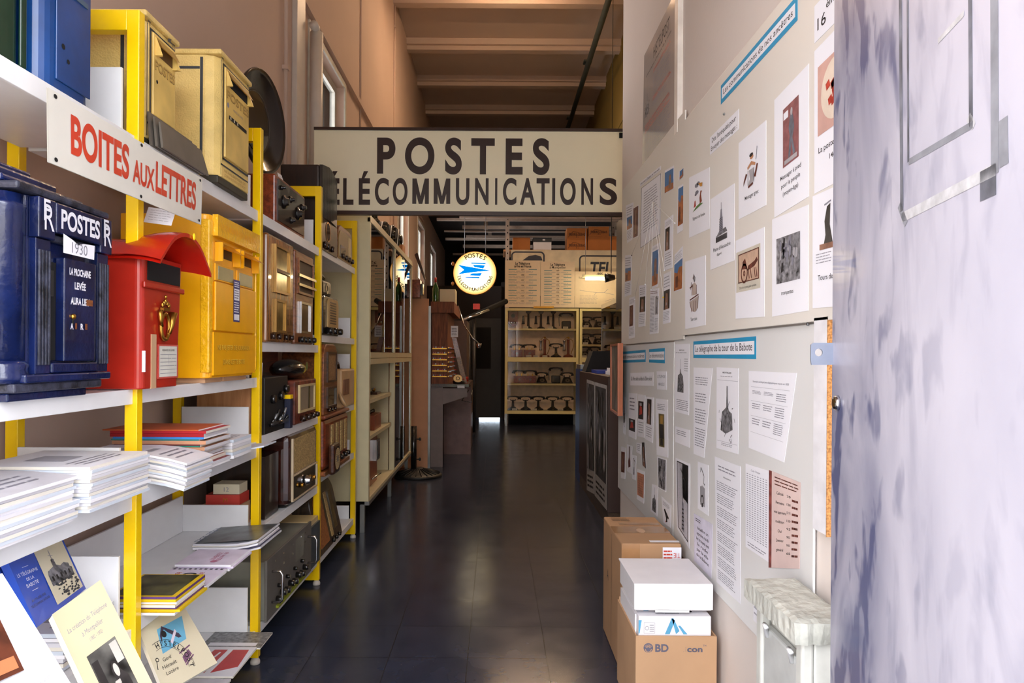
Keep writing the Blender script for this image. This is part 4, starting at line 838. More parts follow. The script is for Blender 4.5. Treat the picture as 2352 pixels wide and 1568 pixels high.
def d_tel(m):
    m.text('La création du Téléphone', .5, .82, .035, ink_grey, w=.8, c=.0015, shear=.25); m.text('à Montpellier', .5, .745, .035, ink_grey, w=.42, c=.0015, shear=.25); m.text('(1882 - 1902)', .5, .69, .025, ink_grey, w=.26, c=.0015, shear=.2)
    m.rect(.2, .14, .78, .62, .0014, photo_bw); T = .0018
    m.poly([(.4, .14), (.72, .14), (.7, .36), (.62, .42), (.6, .48), (.52, .5), (.47, .44), (.48, .36), (.42, .3)], T, photo_d); m.disc(.55, .43, .045, T + .0002, P('pale_grey_print', (186, 182, 174), .6)); m.rect(.22, .3, .34, .56, T, photo_d).rect(.62, .46, .76, .6, T, P('pale_grey_print', (0, 0, 0))); m.rect(.44, .34, .54, .37, T + .0002, P('pale_grey_print', (0, 0, 0)))
    m.rect(.42, .02, .6, .1, .0014, photo_bw)
book('booklet_on_display', 'cream book La création du Téléphone à Montpellier leaning at the first yellow post', B(120, 1412, 1.5), B(230, 1333, 1.63), B(385, 1640, 1.5), B(270, 1730, 1.38), .02, P('cream_book_cover', (204, 190, 156), .6, var=.03), d_tel)
def d_white(m): m.rect(.0, .22, .55, .66, .0014, sepia); m.rect(.05, .25, .5, .34, .0018, P('orange_wood_print', (190, 116, 76), .5)); m.text('GÉRARD BOUSQUET', .62, .09, .022, ink_grey, w=.4, c=.0015)
book('booklet_on_display', 'large white book with a brown wood photo at the bottom left corner', B(-120, 1330, 1.3), B(5, 1318, 1.42), B(160, 1568, 1.28), B(-10, 1660, 1.16), .02, cov_w, d_white)
def d_hist(m):
    T = .0018; m.poly([(.22, .46), (.72, .5), (.86, .83), (.3, .8)], .0014, P('sky_blue_print', (112, 184, 220), .5))
    m.poly([(.28, .58), (.36, .72), (.42, .76), (.46, .7), (.6, .56), (.66, .56), (.64, .62), (.5, .74), (.4, .82), (.3, .7)], T, P('plane_print', (70, 62, 84), .5)); m.poly([(.45, .52), (.62, .66), (.6, .7), (.43, .56)], T + .0002, lilac); m.disc(.38, .7, .05, T + .0002, ink)
    m.arc('HISTELPOST', .22, .22, .34, .07, ink, math.radians(42), math.radians(118), c=T, fat=.02); m.ring(.22, .22, .42, .427, T, ink, t0=math.radians(-15), t1=math.radians(105)); m.ring(.22, .22, .32, .326, T, ink, t0=math.radians(-15), t1=math.radians(105))
    for k, s_ in enumerate(('Gard', 'Hérault', 'Lozère')): m.text(s_, .25, .36 - .09 * k, .05, ink, w=.06 * len(s_) * .62, c=T)
    m.disc(.09, .42, .03, T, ink); m.disc(.09, .42, .018, T + .0002, paper2); m.strip((.07, .4), (.04, .3), .012, T, ink)
    m.poly([(.5, .2), (.68, .28), (.66, .36), (.5, .3)], T, P('plum_print', (128, 88, 120), .5)).strip((.48, .36), (.72, .4), .02, T, P('plum_print', (0, 0, 0))).strip((.5, .18), (.7, .26), .02, T, P('plum_print', (0, 0, 0)))
book('booklet_on_display', 'cream HISTELPOST booklet with a blue aeroplane drawing on the bottom shelf', B(312, 1432, 2.12), B(418, 1386, 2.32), B(498, 1522, 2.2), B(378, 1592, 1.98), .012, paper2, d_hist)
def d_red(m): m.poly([(.1, .1), (.45, .1), (.5, .9), (.25, .9)], .0014, P('red_leaf_print', (196, 70, 74), .5)); m.poly([(.55, .1), (.95, .3), (.9, .9), (.6, .9)], .0014, P('red_leaf_print', (0, 0, 0))); m.strip((.3, .2), (.4, .8), .04, .0018, paper)
def lying(label, x0, x1, y0, y1, z, th, cover, draw, rz=0):
    co, si = math.cos(rz), math.sin(rz); cx_, cy_ = (x0 + x1) / 2, (y0 + y1) / 2
    R_ = lambda x, y: Vector((cx_ + (x - cx_) * co - (y - cy_) * si, cy_ + (x - cx_) * si + (y - cy_) * co, z + th))
    return book('leaflet', label, R_(x0, y1), R_(x1, y1), R_(x1, y0), R_(x0, y0), th, cover, draw, 'leaflet')
z5 = .1525
lying('red and white leaflet lying on the bottom shelf beside the second yellow post', -1.22, -1.0, 2.62, 2.88, z5, .008, cov_w, d_red)
lying('grey patterned leaflet beside the red and white leaflet on the bottom shelf', -1.24, -.985, 2.88, 3.04, z5, .006, P('grey_pattern_cover', (130, 130, 134), .4, var=.4, scale=60), d_red if 0 else (lambda m: m.rect(.1, .1, .9, .3, .0014, cov_w)))
lying('pale leaflet at the front of the bottom shelf below the red leaflet', -1.22, -1.0, 2.34, 2.6, z5, .006, cov_g, lambda m: m.poly([(.5, .3), (.8, .35), (.75, .5), (.7, .4)], .0014, ink_grey))
stack(-1.3, -1.1, 1.74, 1.98, .583, 9, .011, 'the white pile behind the cream telephone book', 'white pile behind cream book', [cov_w, P('navy_cover', (30, 34, 90), .4)], jit=.004)
stack(-1.02, -.82, 1.18, 1.4, .583, 6, .011, 'the white pile at the lower left corner of the photo', 'lower left corner pile', [cov_w, cov_g], jit=.004) if 0 else None
m = MB(); m.tube([atY(300, 1568, 1.36), atY(304, 1540, 1.36), atY(312, 1530, 1.36), atY(306, 1524, 1.37)], .0015, steel) if 0 else None
# clear plastic bookstand hook in front of the HISTELPOST booklet
m = MB(); p = atY(447, 1548, 2.0); m.tube([p + Vector((0, .02, -.02)), p, p + Vector((0, 0, .04))], .0025, chrome); m.solo('wire_bookstand', 'small wire bookstand hook in front of the HISTELPOST booklet', 'stand') if 0 else None
# ================= right wall boards and papers =================
board = P('white_board', (228, 222, 214), .45, var=.02, scale=2, coat=.1)
XU, XM, XL = .838, .847, .856
def wboard(label, X, th, TL, TR, BR, BL):
    F = FB(*[atX(p[0], p[1], X) for p in (TL, TR, BR, BL)])
    return MB(F).bx(0, 1, 0, 1, -th, 0, board).solo('display_board', label, 'board', 'display boards on the right wall')
def onX(d, z, X): return Vector((X, d, z))
board2 = P('white_board_lower', (224, 223, 222), .45, var=.02, scale=2, coat=.1)  # cooler copy of the board white, outdoor daylight tint put into the colour
def wboard3(label, X, d0, d1, z0, z1, th=.007):
    return MB(FR(d0, X, z0)).bx(0, d0 - d1, 0, z1 - z0, -th, 0, board2 if X == XL else board).solo('display_board', label, 'board', 'display boards on the right wall', bevel=.002)
dU = atX(1567, 770, XU); dT = atX(1587, 258, XU)
wboard3('upper white display board about ancestral communications, next to the open metal door', XU, dU.y, 1.62, dU.z, dT.z)
dM = atX(1428, 791, XM); dMt = atX(1434, 460, XM); 
wboard3('upper far white display board with a map, strings and tower photos', XM, dM.y, dU.y + .01, dM.z, 2.51)
dLf = atX(1419, 1118, XL); dLn = atX(1546, 1240, XL)
wboard3('lower far white display board with telephone photos, near the wall corner', XL, dLf.y, dLn.y + .006, dLf.z, atX(1424, 799, XL).z + .015)
dLe = atX(1868, 1585, XL)
wboard3('lower white display board about the Babote tower telegraph', XL, dLn.y, atX(1868, 1200, XL).y, dLf.z, atX(1700, 760, XL).z)
MB(FR(atX(1868, 1000, .838).y, .838, atX(1890, 1225, .838).z)).bx(0, .0715, 0, atX(1890, 735, .85).z - atX(1890, 1225, .85).z - .0, -.018, 0, P('white_melamine', (234, 232, 236), .4)).bx(.0716, .075, -.004, atX(1890, 735, .85).z - atX(1890, 1225, .85).z, -.018, 0, P('chipboard_edge', (200, 140, 82), .85, var=.4, scale=160)).solo('chipboard_panel', 'narrow white panel with a raw chipboard edge beside the metal door', 'panel')
# --- picture drawing helpers on unit paper coordinates
sky_b = P('print_blue_sky', (70, 120, 176), .5, var=.1, scale=6); och = P('print_ochre', (176, 104, 56), .5, var=.3, scale=30); brn = P('print_brown', (104, 54, 44), .5, var=.4, scale=30); stone = P('print_stone', (150, 110, 92), .5, var=.3, scale=30)
pale = P('print_pale_grey', (176, 172, 176), .6, var=.1); redp_ = P('print_red', (190, 66, 52), .5, var=.3, scale=30); skin_ = P('print_skin', (196, 140, 104), .5)
def pic(m, kind, a0, b0, a1, b1, seed=0):
    r = random.Random(seed); W, H_ = a1 - a0, b1 - b0; X = lambda s: a0 + s * W; Y = lambda s: b0 + s * H_; c0, c1, c2 = .0014, .0018, .0022
    R = lambda x0, y0, x1, y1, c, mt: m.rect(X(x0), Y(y0), X(x1), Y(y1), c, mt)
    PL = lambda pts, c, mt: m.poly([(X(x), Y(y)) for x, y in pts], c, mt)
    ST = lambda p, q, w, c, mt: m.strip((X(p[0]), Y(p[1])), (X(q[0]), Y(q[1])), w, c, mt)
    if kind == 'sky':
        R(0, 0, 1, 1, c0, sky_b); R(0, 0, 1, .3, c1, och); k = r.random() * .3; PL([(.25 + k, .1), (.8, .1), (.75, .7), (.68, .78), (.4 + k, .76), (.32 + k, .66)], c2, stone)
    elif kind == 'sky2': R(0, 0, 1, 1, c0, och); PL([(0, 1), (0, .72), (.4, .6), (.62, .78), (1, .74), (1, 1)], c1, sky_b); R(.2, .1, .5, .5, c2, brn)
    elif kind == 'dark': R(0, 0, 1, 1, c0, photo_d); PL([(.2, 0), (.8, 0), (.7, .8), (.35, .85)], c1, stone); R(.4, .2, .6, .35, c2, pale)
    elif kind == 'brown': R(0, 0, 1, 1, c0, brn); PL([(.3, .1), (.7, .1), (.62, .9), (.4, .9)], c1, stone)
    elif kind == 'map': R(0, 0, 1, 1, c0, P('print_peach', (206, 140, 112), .5, var=.2, scale=20)); m.lines(X(.1), Y(.1), X(.9), Y(.9), 8, brn, c=c1, fill=.1, seed=seed)
    elif kind == 'bw':
        R(0, 0, 1, 1, c0, P('print_bw', (128, 126, 130), .6, var=.8, scale=45))
        for k in range(16): x, y = r.random() * .85, r.random() * .8; PL([(x, y), (x + .08, y + .02), (x + .1, y + .2), (x + .03, y + .22)], c1, r.choice((ink, pale, ink_grey)))
    elif kind == 'engr':
        PL([(.1, .15), (.45, .1), (.9, .2), (.85, .5), (.6, .55), (.56, 1), (.5, 1), (.48, .6), (.2, .5)], c0, engr)
        for k in range(26): x, y = r.random(), r.random() * .6; ST((x, y), (x + r.uniform(-.15, .15), y + r.uniform(-.1, .15)), W * .015, c1, ink)
    elif kind == 'lighthouse':
        R(.1, .0, .95, .14, c0, engr); PL([(.1, .14), (.95, .18), (.85, .3), (.35, .26)], c1, P('engraving_grey', (0, 0, 0))); PL([(.36, .2), (.66, .22), (.62, .62), (.42, .62)], c2, ink_grey); PL([(.44, .62), (.6, .62), (.56, .82), (.48, .82)], c2, ink_grey); ST((.52, .8), (.52, 1), W * .03, c2, ink_grey)
        for k in range(8): ST((.38, .26 + .045 * k), (.64, .27 + .045 * k), W * .012, c2 + .0003, ink)
        for k in range(5): ST((.12, .02 + .025 * k), (.93, .03 + .025 * k), W * .012, c2 + .0003, ink)
    elif kind == 'telegraph':
        PL([(.35, 0), (.7, 0), (.64, .45), (.44, .45)], c1, ink_grey); ST((.54, .4), (.5, .98), W * .05, c1, ink); ST((.5, .86), (.85, .8), W * .04, c1, ink); ST((.85, .8), (.8, .6), W * .04, c1, ink); ST((.5, .9), (.3, .96), W * .04, c1, ink)
        for k in range(6): ST((.42, .06 * k + .03), (.66, .06 * k + .05), W * .03, c2, ink)
    elif kind == 'towerbw':
        PL([(.05, 0), (.95, 0), (.95, .25), (.85, .5), (.6, .58), (.55, .7), (.45, .7), (.4, .56), (.12, .5)], c0, engr); ST((.5, .65), (.52, 1), W * .03, c1, ink_grey)
        for k in range(18): x, y = r.uniform(.1, .85), r.uniform(.02, .45); R(x, y, x + .06, y + .05, c1, ink)
    elif kind == 'zig':
        for p, q in (((.3, .98), (.2, .86)), ((.3, .98), (.75, .8)), ((.75, .8), (.7, .62)), ((.7, .62), (.85, .58))): ST(p, q, W * .04, c1, ink)
        PL([(.15, .05), (.85, .05), (.85, .5), (.5, .55), (.15, .5)], c0, pale)
        for k in range(7): ST((.2 + .1 * k, .25), (.2 + .1 * k, .5), W * .02, c1, ink_grey)
        m.ring(X(.5), Y(.12), W * .2, W * .26, c2, ink, t0=0, t1=math.pi); R(.4, .02, .6, .12, c2, ink)
    elif kind == 'smoke':
        PL([(.0, .02), (.9, .18), (.6, .22), (.3, .16)], c0, P('print_green', (90, 130, 66), .6)); PL([(.1, .15), (.3, .18), (.25, .38), (.18, .36)], c1, redp_); PL([(.62, .2), (.8, .25), (.72, .5), (.8, .6), (.68, .62), (.6, .4)], c1, P('print_rust', (150, 76, 50), .6))
        for x, y, q in ((.35, .85, .16), (.5, .9, .13), (.38, .62, .15), (.28, .56, .1)): m.disc(X(x), Y(y), W * q, c1, ink_grey, 9, ry=H_ * q * .45)
        PL([(.5, .9), (.85, .86), (.82, .74), (.66, .76)], c2, P('print_amber', (200, 140, 60), .6))
    elif kind == 'messenger':
        PL([(.35, .45), (.62, .45), (.7, .2), (.56, .05), (.3, .05), (.4, .2)], c0, pale); PL([(.25, .55), (.5, .66), (.75, .55), (.74, .48), (.5, .56), (.28, .48)], c1, skin_); m.disc(X(.52), Y(.77), W * .11, c1, skin_, 10, ry=H_ * .06); m.disc(X(.5), Y(.83), W * .12, c2, ink, 10, ry=H_ * .05)
        PL([(.0, .1), (.25, .36), (.16, .42), (.02, .22)], c1, brn); PL([(.66, .2), (.82, .5), (.9, .48), (.76, .16)], c1, brn); ST((.3, .0), (.6, .04), W * .05, c1, brn)
        ST((.3, .05), (.3, .45), W * .02, c2, ink); ST((.66, .05), (.66, .45), W * .02, c2, ink); ST((.78, .62), (.85, .95), W * .03, c2, ink_grey)
    elif kind == 'stamp':
        R(0, 0, 1, 1, c0, P('print_plum', (146, 92, 92), .6, var=.2, scale=40)); PL([(.35, .1), (.45, .45), (.38, .6), (.45, .75), (.55, .86), (.66, .75), (.74, .55), (.62, .4), (.8, .12), (.66, .1), (.55, .35), (.5, .12)], c1, P('print_slate', (110, 112, 122), .6, var=.3, scale=30)); R(.05, .8, .35, .92, c1, paper); R(.1, .03, .9, .1, c1, pale); m.disc(X(.57), Y(.84), W * .07, c2, pale, 10)
    elif kind == 'plate':
        R(0, 0, 1, 1, c0, P('print_pinkish', (214, 170, 158), .5, var=.1)); m.disc(X(.55), Y(.52), W * .44, c1, P('print_porcelain', (232, 214, 196), .5), 24, ry=H_ * .42)
        for k in range(16): a = r.uniform(0, 6.28); q = r.uniform(0, .3); x, y = .55 + q * math.cos(a), .52 + q * 1.1 * math.sin(a); PL([(x, y), (x + .12, y + .03), (x + .08, y + .14), (x - .03, y + .1)], c2, redp_)
    elif kind == 'chariot':
        R(0, 0, 1, 1, c0, P('print_cream_brown', (206, 172, 148), .6, var=.15, scale=20)); m.ring(X(.3), Y(.3), W * .13, W * .17, c1, brn); m.ring(X(.3), Y(.3), W * .02, W * .05, c1, brn)
        PL([(.45, .35), (.8, .45), (.95, .6), (.9, .72), (.8, .62), (.5, .52)], c1, brn); PL([(.2, .45), (.42, .42), (.4, .62), (.34, .8), (.22, .7)], c1, brn)
        for x in (.5, .6, .78, .86): ST((x, .4), (x + .05, .08), W * .03, c1, brn)
        for q in ((0, 0, 1, .03), (0, .97, 1, 1), (0, 0, .03, 1), (.97, 0, 1, 1)): R(*q, c2, brn)
    elif kind == 'horn':
        PL([(.5, .98), (.62, .9), (.6, .8), (.5, .78), (.42, .88)], c0, P('engraving_grey', (0, 0, 0))); PL([(.25, .72), (.55, .78), (.72, .7), (.75, .45), (.35, .45)], c0, P('print_faint_brown', (196, 180, 172), .6))
        PL([(.1, .3), (.9, .4), (.85, .1), (.6, .0), (.25, .05)], c0, P('print_faint_brown', (0, 0, 0)))
        for p, q in (((.1, .66), (.4, .7)), ((.2, .6), (.25, .8)), ((.1, .3), (.3, .02)), ((.9, .4), (.8, .08)), ((.1, .34), (.9, .44)), ((.3, .45), (.35, .75)), ((.7, .45), (.72, .7)), ((.4, .88), (.5, 1)), ((.5, .3), (.45, .02)), ((.62, .3), (.7, .02))): ST(p, q, W * .035, c1, brn)
    elif kind == 'ruin': PL([(.2, 0), (.8, .1), (.62, .5), (.66, .95), (.45, .9), (.3, .6), (.36, .3)], c0, P('print_dark_olive', (74, 70, 66), .6, var=.3, scale=20)); R(0, 0, 1, .12, c1, stone); ST((.3, .95), (.7, 1), W * .03, c1, ink_grey)
    elif kind == 'phone': PL([(.3, 0), (.8, .1), (.75, .35), (.6, .5), (.6, 1), (.4, 1), (.4, .5), (.25, .3)], c0, P('print_oxblood', (84, 30, 28), .5))
    elif kind == 'blackphone': PL([(.1, .85), (.25, 1), (.9, .5), (.8, .35), (.6, .4), (.65, .1), (.4, 0), (.4, .35)], c0, ink); ST((.4, .1), (.3, .0), W * .1, c1, redp_)
    elif kind == 'gold': R(0, 0, 1, 1, c0, P('print_olive_gold', (120, 104, 62), .5)); R(.12, .25, .88, .68, c1, photo_d); R(.3, .7, .75, .95, c1, P('print_gold', (176, 136, 62), .5)); PL([(.2, .04), (.8, .04), (.7, .24), (.3, .24)], c1, photo_d)
    elif kind == 'pinkphone': R(0, 0, 1, 1, c0, photo_d); PL([(.2, .2), (.8, .3), (.7, .7), (.35, .75)], c1, redp_); R(.3, .75, .7, .9, c2, pale)
def sheet(label, q, X, items, mat=paper, name='paper_sheet', cat='paper', group=None, lift=.0007):
    """q = four pixel corners TL TR BR BL; items draw on it"""
    F = FB(*[atX(p[0], p[1], X) for p in q]); m = MB(F); m.bx(0, 1, 0, 1, 0, lift, mat)
    G = MB(lambda a, b_, c: F(a, b_, c + lift - .0006)); wpx = 1
    L_ = (F(1, 0, 0) - F(0, 0, 0)).length; Hh = (F(0, 1, 0) - F(0, 0, 0)).length
    for it in items:
        k = it[0]
        if k == 'L': m.lines(*it[1:5], it[5], it[6] if len(it) > 6 else ink_faint, c=lift + .0006, fill=.32, seed=int(q[0][0] + it[2] * 100), words=it[7] if len(it) > 7 else 5)
        elif k == 'T':
            a, b_, h, w_ = it[2:6]; m.text(it[1], a, b_, h, it[6] if len(it) > 6 else ink, w=w_, c=lift + .0006, fat=.004)
        elif k == 'P': pic(m, it[1], *it[2:6], seed=int(q[0][0]))
        elif k == 'R': m.rect(*it[1:5], lift + .0004, it[5])
    return m.solo(name, label, cat, group)
Q = lambda x0, y00, y01, x1, y10, y11: [(x0, y00), (x1, y10), (x1, y11), (x0, y01)]   # left x, top, bottom; right x, top, bottom
teal = P('blue_title_card', (40, 150, 196), .6, var=.03)
def title(label, q, X, text, m0=.06, m1=.18, h=.34, b0=.38):
    sheet(label, q, X, [('R', m0, m1, 1 - m0, 1 - m1, paper), ('T', text, .5, b0, h, 1 - 2 * m0 - .05)], mat=teal, name='title_strip', cat='label')
title('long blue-edged title strip reading Les communications de nos ancêtres', [(1656, 197), (1832, -12), (1832, 46), (1656, 240)], XU - .0005, 'Les communications de nos ancêtres', .02, .22, .3, .38)
title('blue-edged title strip reading Le télégraphe de la tour de la Babote', [(1593, 784), (1737, 772), (1737, 824), (1593, 822)], XL - .0005, 'Le télégraphe de la tour de la Babote', .02, .2, .36, .38)
title('small blue-edged title strip reading Les télécommunications', [(1491, 802), (1527, 799), (1527, 834), (1491, 832)], XL - .0005, 'Les télécommunications', .02, .22, .3, .38)
title('blue-edged title strip reading Moyens de communications modernes', [(1424, 808), (1483, 803), (1483, 831), (1424, 833)], XL - .0005, 'Moyens de communications modernes', .02, .22, .3, .38)
X = XU - .0005
sheet('small sheet reading Dès l\'antiquité pour Envoyer des messages', Q(1631, 316, 356, 1697, 250, 297), X, [('T', "Dès l'antiquité pour", .5, .58, .26, .84), ('T', 'Envoyer des messages :', .5, .14, .26, .9)])
sheet('sheet with a Greek runner drawing captioned Messager grec', Q(1697, 329, 504, 1760, 276, 471), X, [('P', 'messenger', .2, .34, .8, .8), ('T', 'Messager grec', .5, .2, .05, .5)])
sheet('sheet with a plum foot messenger stamp captioned Messager à pied pour le peuple', Q(1779, 230, 500, 1858, 146, 451), X, [('P', 'stamp', .28, .36, .74, .84), ('T', 'Messager à pied', .5, .27, .035, .6), ('T', 'pour le peuple', .5, .2, .035, .55), ('T', '(moyen-âge)', .5, .13, .035, .45)])
sheet('sheet with a red painted plate picture captioned La poste', Q(1871, 118, 445, 1965, 20, 395), X, [('P', 'plate', .1, .38, .92, .86), ('T', 'La poste', .32, .26, .04, .4), ('T', '1464', .5, .18, .035, .2)])
sheet('sheet with the heading 16ème beside the metal door', Q(1871, 15, 100, 1965, -90, 5), X, [('T', '16', .2, .25, .32, .22), ('T', 'ème', .46, .6, .2, .28)])
sheet('sheet with a coloured smoke signal drawing captioned Signaux de fumée', Q(1583, 408, 546, 1630, 384, 525), X, [('P', 'smoke', .2, .38, .78, .88), ('T', 'Signaux de fumée', .5, .26, .05, .6)])
sheet("sheet with a tall lighthouse engraving captioned Phare d'Alexandrie", Q(1632, 458, 620, 1687, 421, 598), X, [('P', 'lighthouse', .2, .34, .76, .86), ('T', "Phare d'Alexandrie", .5, .23, .05, .72), ('T', '(Egypte)', .4, .16, .03, .2)])
sheet('sheet with a brown chariot relief captioned Char de la poste gallo-romaine', Q(1690, 553, 732, 1756, 521, 727), X, [('R', .03, .33, .88, .84, P('print_beige', (214, 206, 190), .6)), ('P', 'chariot', .12, .44, .84, .8), ('T', 'Char de la poste gallo-romaine', .45, .365, .03, .6)])
sheet('sheet with a black and white crowd print captioned trompettes', Q(1774, 504, 727, 1857, 470, 713), X, [('P', 'bw', .14, .32, .8, .78), ('T', 'trompettes', .45, .2, .04, .34)])
sheet('sheet with a dark ruined tower picture captioned Tours', Q(1867, 451, 708, 1960, 410, 700), X, [('P', 'ruin', .2, .5, .62, .9), ('L', .1, .38, .5, .48, 4), ('T', 'Tours de guet', .45, .24, .045, .6)])
sheet('sheet with a brown drummer sketch captioned Tam tam', Q(1574, 601, 756, 1621, 586, 746), X, [('P', 'horn', .2, .22, .74, .78), ('T', 'Tam tam', .45, .1, .05, .32)])
X = XM - .0005
z4 = lambda x, y: (1400 + x / 3.733, 400 + y / 3.733)
def q4(*p): return [z4(*a) for a in p]
bord = [('R', 0, 0, 1, .006, ink), ('R', 0, .994, 1, 1, ink), ('R', 0, 0, .015, 1, ink), ('R', .985, 0, 1, 1, ink)]
sheet("large black-bordered line map titled Les tours Chappe de l'Hérault", q4((275, 120), (442, -8), (434, 512), (266, 635)), X, bord + [('P', 'none', 0, 0, 1, 1), ('L', .15, .2, .9, .9, 16, ink_faint, 2)], name='map', cat='map')
sheet("small heading strip reading Les tours Chappe de l'Hérault above the map", q4((262, 70), (440, -72), (440, -38), (262, 108)), X, [('T', "Les tours Chappe de l'Hérault", .5, .3, .45, .9)])
tw = [('far sheet with a blue-sky photo at the top left of the map board', (140, 270), (205, 240), (197, 560), (150, 592), 'sky', .12, .34, .9, .66),
 ('sheet filled by a red-brown tower photo just left of the large map', (205, 290), (250, 262), (245, 532), (205, 552), 'brown', .02, .02, .98, .98),
 ('sheet with a sky and red roof photo right of the map top', (475, -30), (552, -75), (552, 122), (474, 168), 'sky', .02, .02, .98, .9),
 ('sheet with an orange tower under blue sky at the top corner of the map board', (596, -20), (682, -98), (676, -30 - 0), (596, 60), 'sky', .1, .05, .6, .95),
 ('sheet with a tall red-brown castle photo beside the smoke signal sheet', (588, 110), (652, 70), (644, 470), (580, 512), 'sky2', .1, .15, .8, .95),
 ('sheet with a dark tower photo right of the map strings', (474, 400), (546, 345), (540, 800), (468, 828), 'dark', .12, .38, .64, .82),
 ('sheet with an orange tower against a deep blue sky below the map', (368, 620), (428, 585), (416, 962), (364, 985), 'sky', .06, .06, .95, .86),
 ('sheet with a rusty hill photo near the board edge at mid height', (560, 690), (632, 610), (624, 985), (552, 1010), 'sky2', .02, .02, .98, .72),
 ('far sheet with a small ochre photo at mid height of the map board', (135, 695), (192, 688), (186, 1032), (130, 1050), 'sky2', .06, .36, .9, .68),
 ('sheet with a narrow red tower photo at the far bottom of the map board', (170, 1060), (220, 1045), (216, 1400), (165, 1412), 'brown', .1, .3, .7, .8),
 ('sheet with a dusky tower photo at the bottom of the map board', (255, 955), (314, 945), (306, 1300), (248, 1310), 'dark', .16, .35, .95, .72),
 ('sheet with a round grey tower photo at the bottom right of the map board', (465, 860), (526, 828), (520, 1270), (458, 1286), 'dark', .1, .28, .9, .66)]
for lb, a, b_, c_, d_2, kd, x0, y0, x1, y1 in tw:
    it = [('P', kd, x0, y0, x1, y1)]
    if y1 < .9: it.append(('L', x0, y1 + .04, .9, .95, 4))
    if y0 > .2: it.append(('L', x0, .06, .9, y0 - .04, 6))
    sheet(lb, q4(a, b_, c_, d_2), X, it)
sheet('long text sheet with a small grey tower at the bottom of the map board', q4((350, 985), (425, 975), (418, 1362), (344, 1372)), X, [('L', .04, .04, .55, .84, 26, ink_grey, 2), ('L', .6, .04, .96, .34, 12, ink_grey, 2), ('R', .6, .42, .98, .82, pale), ('P', 'telegraph', .62, .44, .96, .84), ('L', .05, .88, .9, .96, 2, brn, 2)])
m = MB(); st = P('white_string', (228, 224, 220), .7); hub = z4(372, 235)
for e in ((215, 1070), (305, 945), (355, 990), (460, 1055), (470, 825), (190, 695), (560, 420)):
    p, q = atX(*hub, X - .012), atX(*z4(*e), X - .008); MB().tube([p, q], .0011, st, 5).solo('map_string', 'white string from the map hub to the %s' % {215: 'far bottom sheet pin', 305: 'dusky tower sheet pin', 355: 'long text sheet pin', 460: 'round tower sheet pin', 470: 'dark tower sheet pin', 190: 'ochre photo sheet pin', 560: 'castle photo sheet pin'}[e[0]], 'string', 'strings on the map board')
    MB().ball(tuple(q), .004, .004, .004, {215: wht, 305: wht, 355: wht, 460: yellow_paint, 470: wht, 190: ink, 560: wht}[e[0]], 8, 5).solo('push_pin', 'push pin at the string end on the %s' % {215: 'far bottom sheet', 305: 'dusky tower sheet', 355: 'long text sheet', 460: 'round tower sheet', 470: 'dark tower sheet', 190: 'ochre photo sheet', 560: 'castle photo sheet'}[e[0]], 'pin', 'pins on the map board')
X = XL - .0005
z5 = lambda x, y: (1400 + x / 3.733, 760 + y / 3.733)
z6 = lambda x, y: (1300 + x / 3.35, 1100 + y / 3.35)
q5 = lambda *p: [z5(*a) for a in p]
S = sheet
S('tall sheet with a tower engraving left of the Babote title', q5((565, 112), (685, 108), (681, 722), (562, 690)), X, [('T', 'MONTPELLIER', .5, .9, .018, .35), ('P', 'towerbw', .16, .3, .66, .78), ('L', .68, .6, .96, .8, 6), ('L', .12, .04, .96, .2, 6, ink_grey, 3), ('L', .05, .86, .95, .885, 1)])
S('sheet of typed paragraphs under the Babote title', q5((722, 312), (884, 318), (812, 1088), (722, 1052)), X, [('L', .12, .8, .85, .9, 4, ink_grey), ('L', .12, .6, .85, .72, 4, ink_grey), ('L', .12, .36, .9, .54, 6, ink_grey), ('L', .12, .1, .95, .32, 8, ink_grey)])
S('sheet headed MONTPELLIER with a horseman and cross engraving', q5((920, 310), (1108, 320), (1103, 1056), (918, 1002)), X, [('T', 'MONTPELLIER', .5, .93, .02, .4), ('L', .2, .885, .75, .905, 1, ink_grey), ('P', 'engr', .14, .14, .84, .78), ('L', .25, .05, .75, .09, 2, ink_grey), ('R', .05, .845, .98, .848, ink_grey), ('R', .05, .1, .95, .103, ink_grey)])
tb = [('T', 'Exemple de Dépêches télégraphiques reçues en 1855', .5, .86, .022, .78, ink_grey)] + [('R', .06, y, .92, y + .003, ink_faint) for y in (.8, .62, .43, .22)]
for i in range(3):
    for j, (y0, y1) in enumerate(((.66, .76), (.47, .6), (.27, .41))): tb.append(('L', .1 + .28 * i, y0 + (.05 if i < 2 else 0), .32 + .28 * i, y1, 3 if i < 2 else 4 + j, ink_grey, 2))
S('wide sheet with a table of telegraph dispatches from 1855', q5((1195, 342), (1608, 360), (1498, 1126), (1195, 1000)), X, tb)
S('small caption sheet below the tower engraving', q5((565, 815), (690, 850), (688, 1000), (565, 950)), X, [('L', .1, .5, .8, .85, 3, ink_grey, 3)])
S('tall framed print of a telegraph mast', [(1552, 1051), (1585, 1065), (1584, 1261), (1555, 1213)], X, [('R', .1, .05, .9, .97, ink), ('R', .14, .065, .86, .955, P('print_lilac_grey', (208, 205, 214), .6)), ('P', 'telegraph', .2, .1, .8, .92)])
S('narrow sheet with an angular mast drawing over an arched tower', [(1603, 1060), (1627, 1068), (1627, 1184), (1603, 1167)], X, [('P', 'zig', .15, .08, .8, .92)])
S('long typed sheet of headed paragraphs, lower Babote board', [(1642, 1048), (1701, 1071), (1701, 1387), (1646, 1336)], X, [('L', .15, .9, .85, .95, 2, ink_grey), ('T', 'TÉLÉGRAPHE', .5, .86, .009, .3)] + [('L', .08, .04 + .1 * k, .8 + .1 * (k % 2), .12 + .1 * k, 5, ink_grey) for k in range(8)])
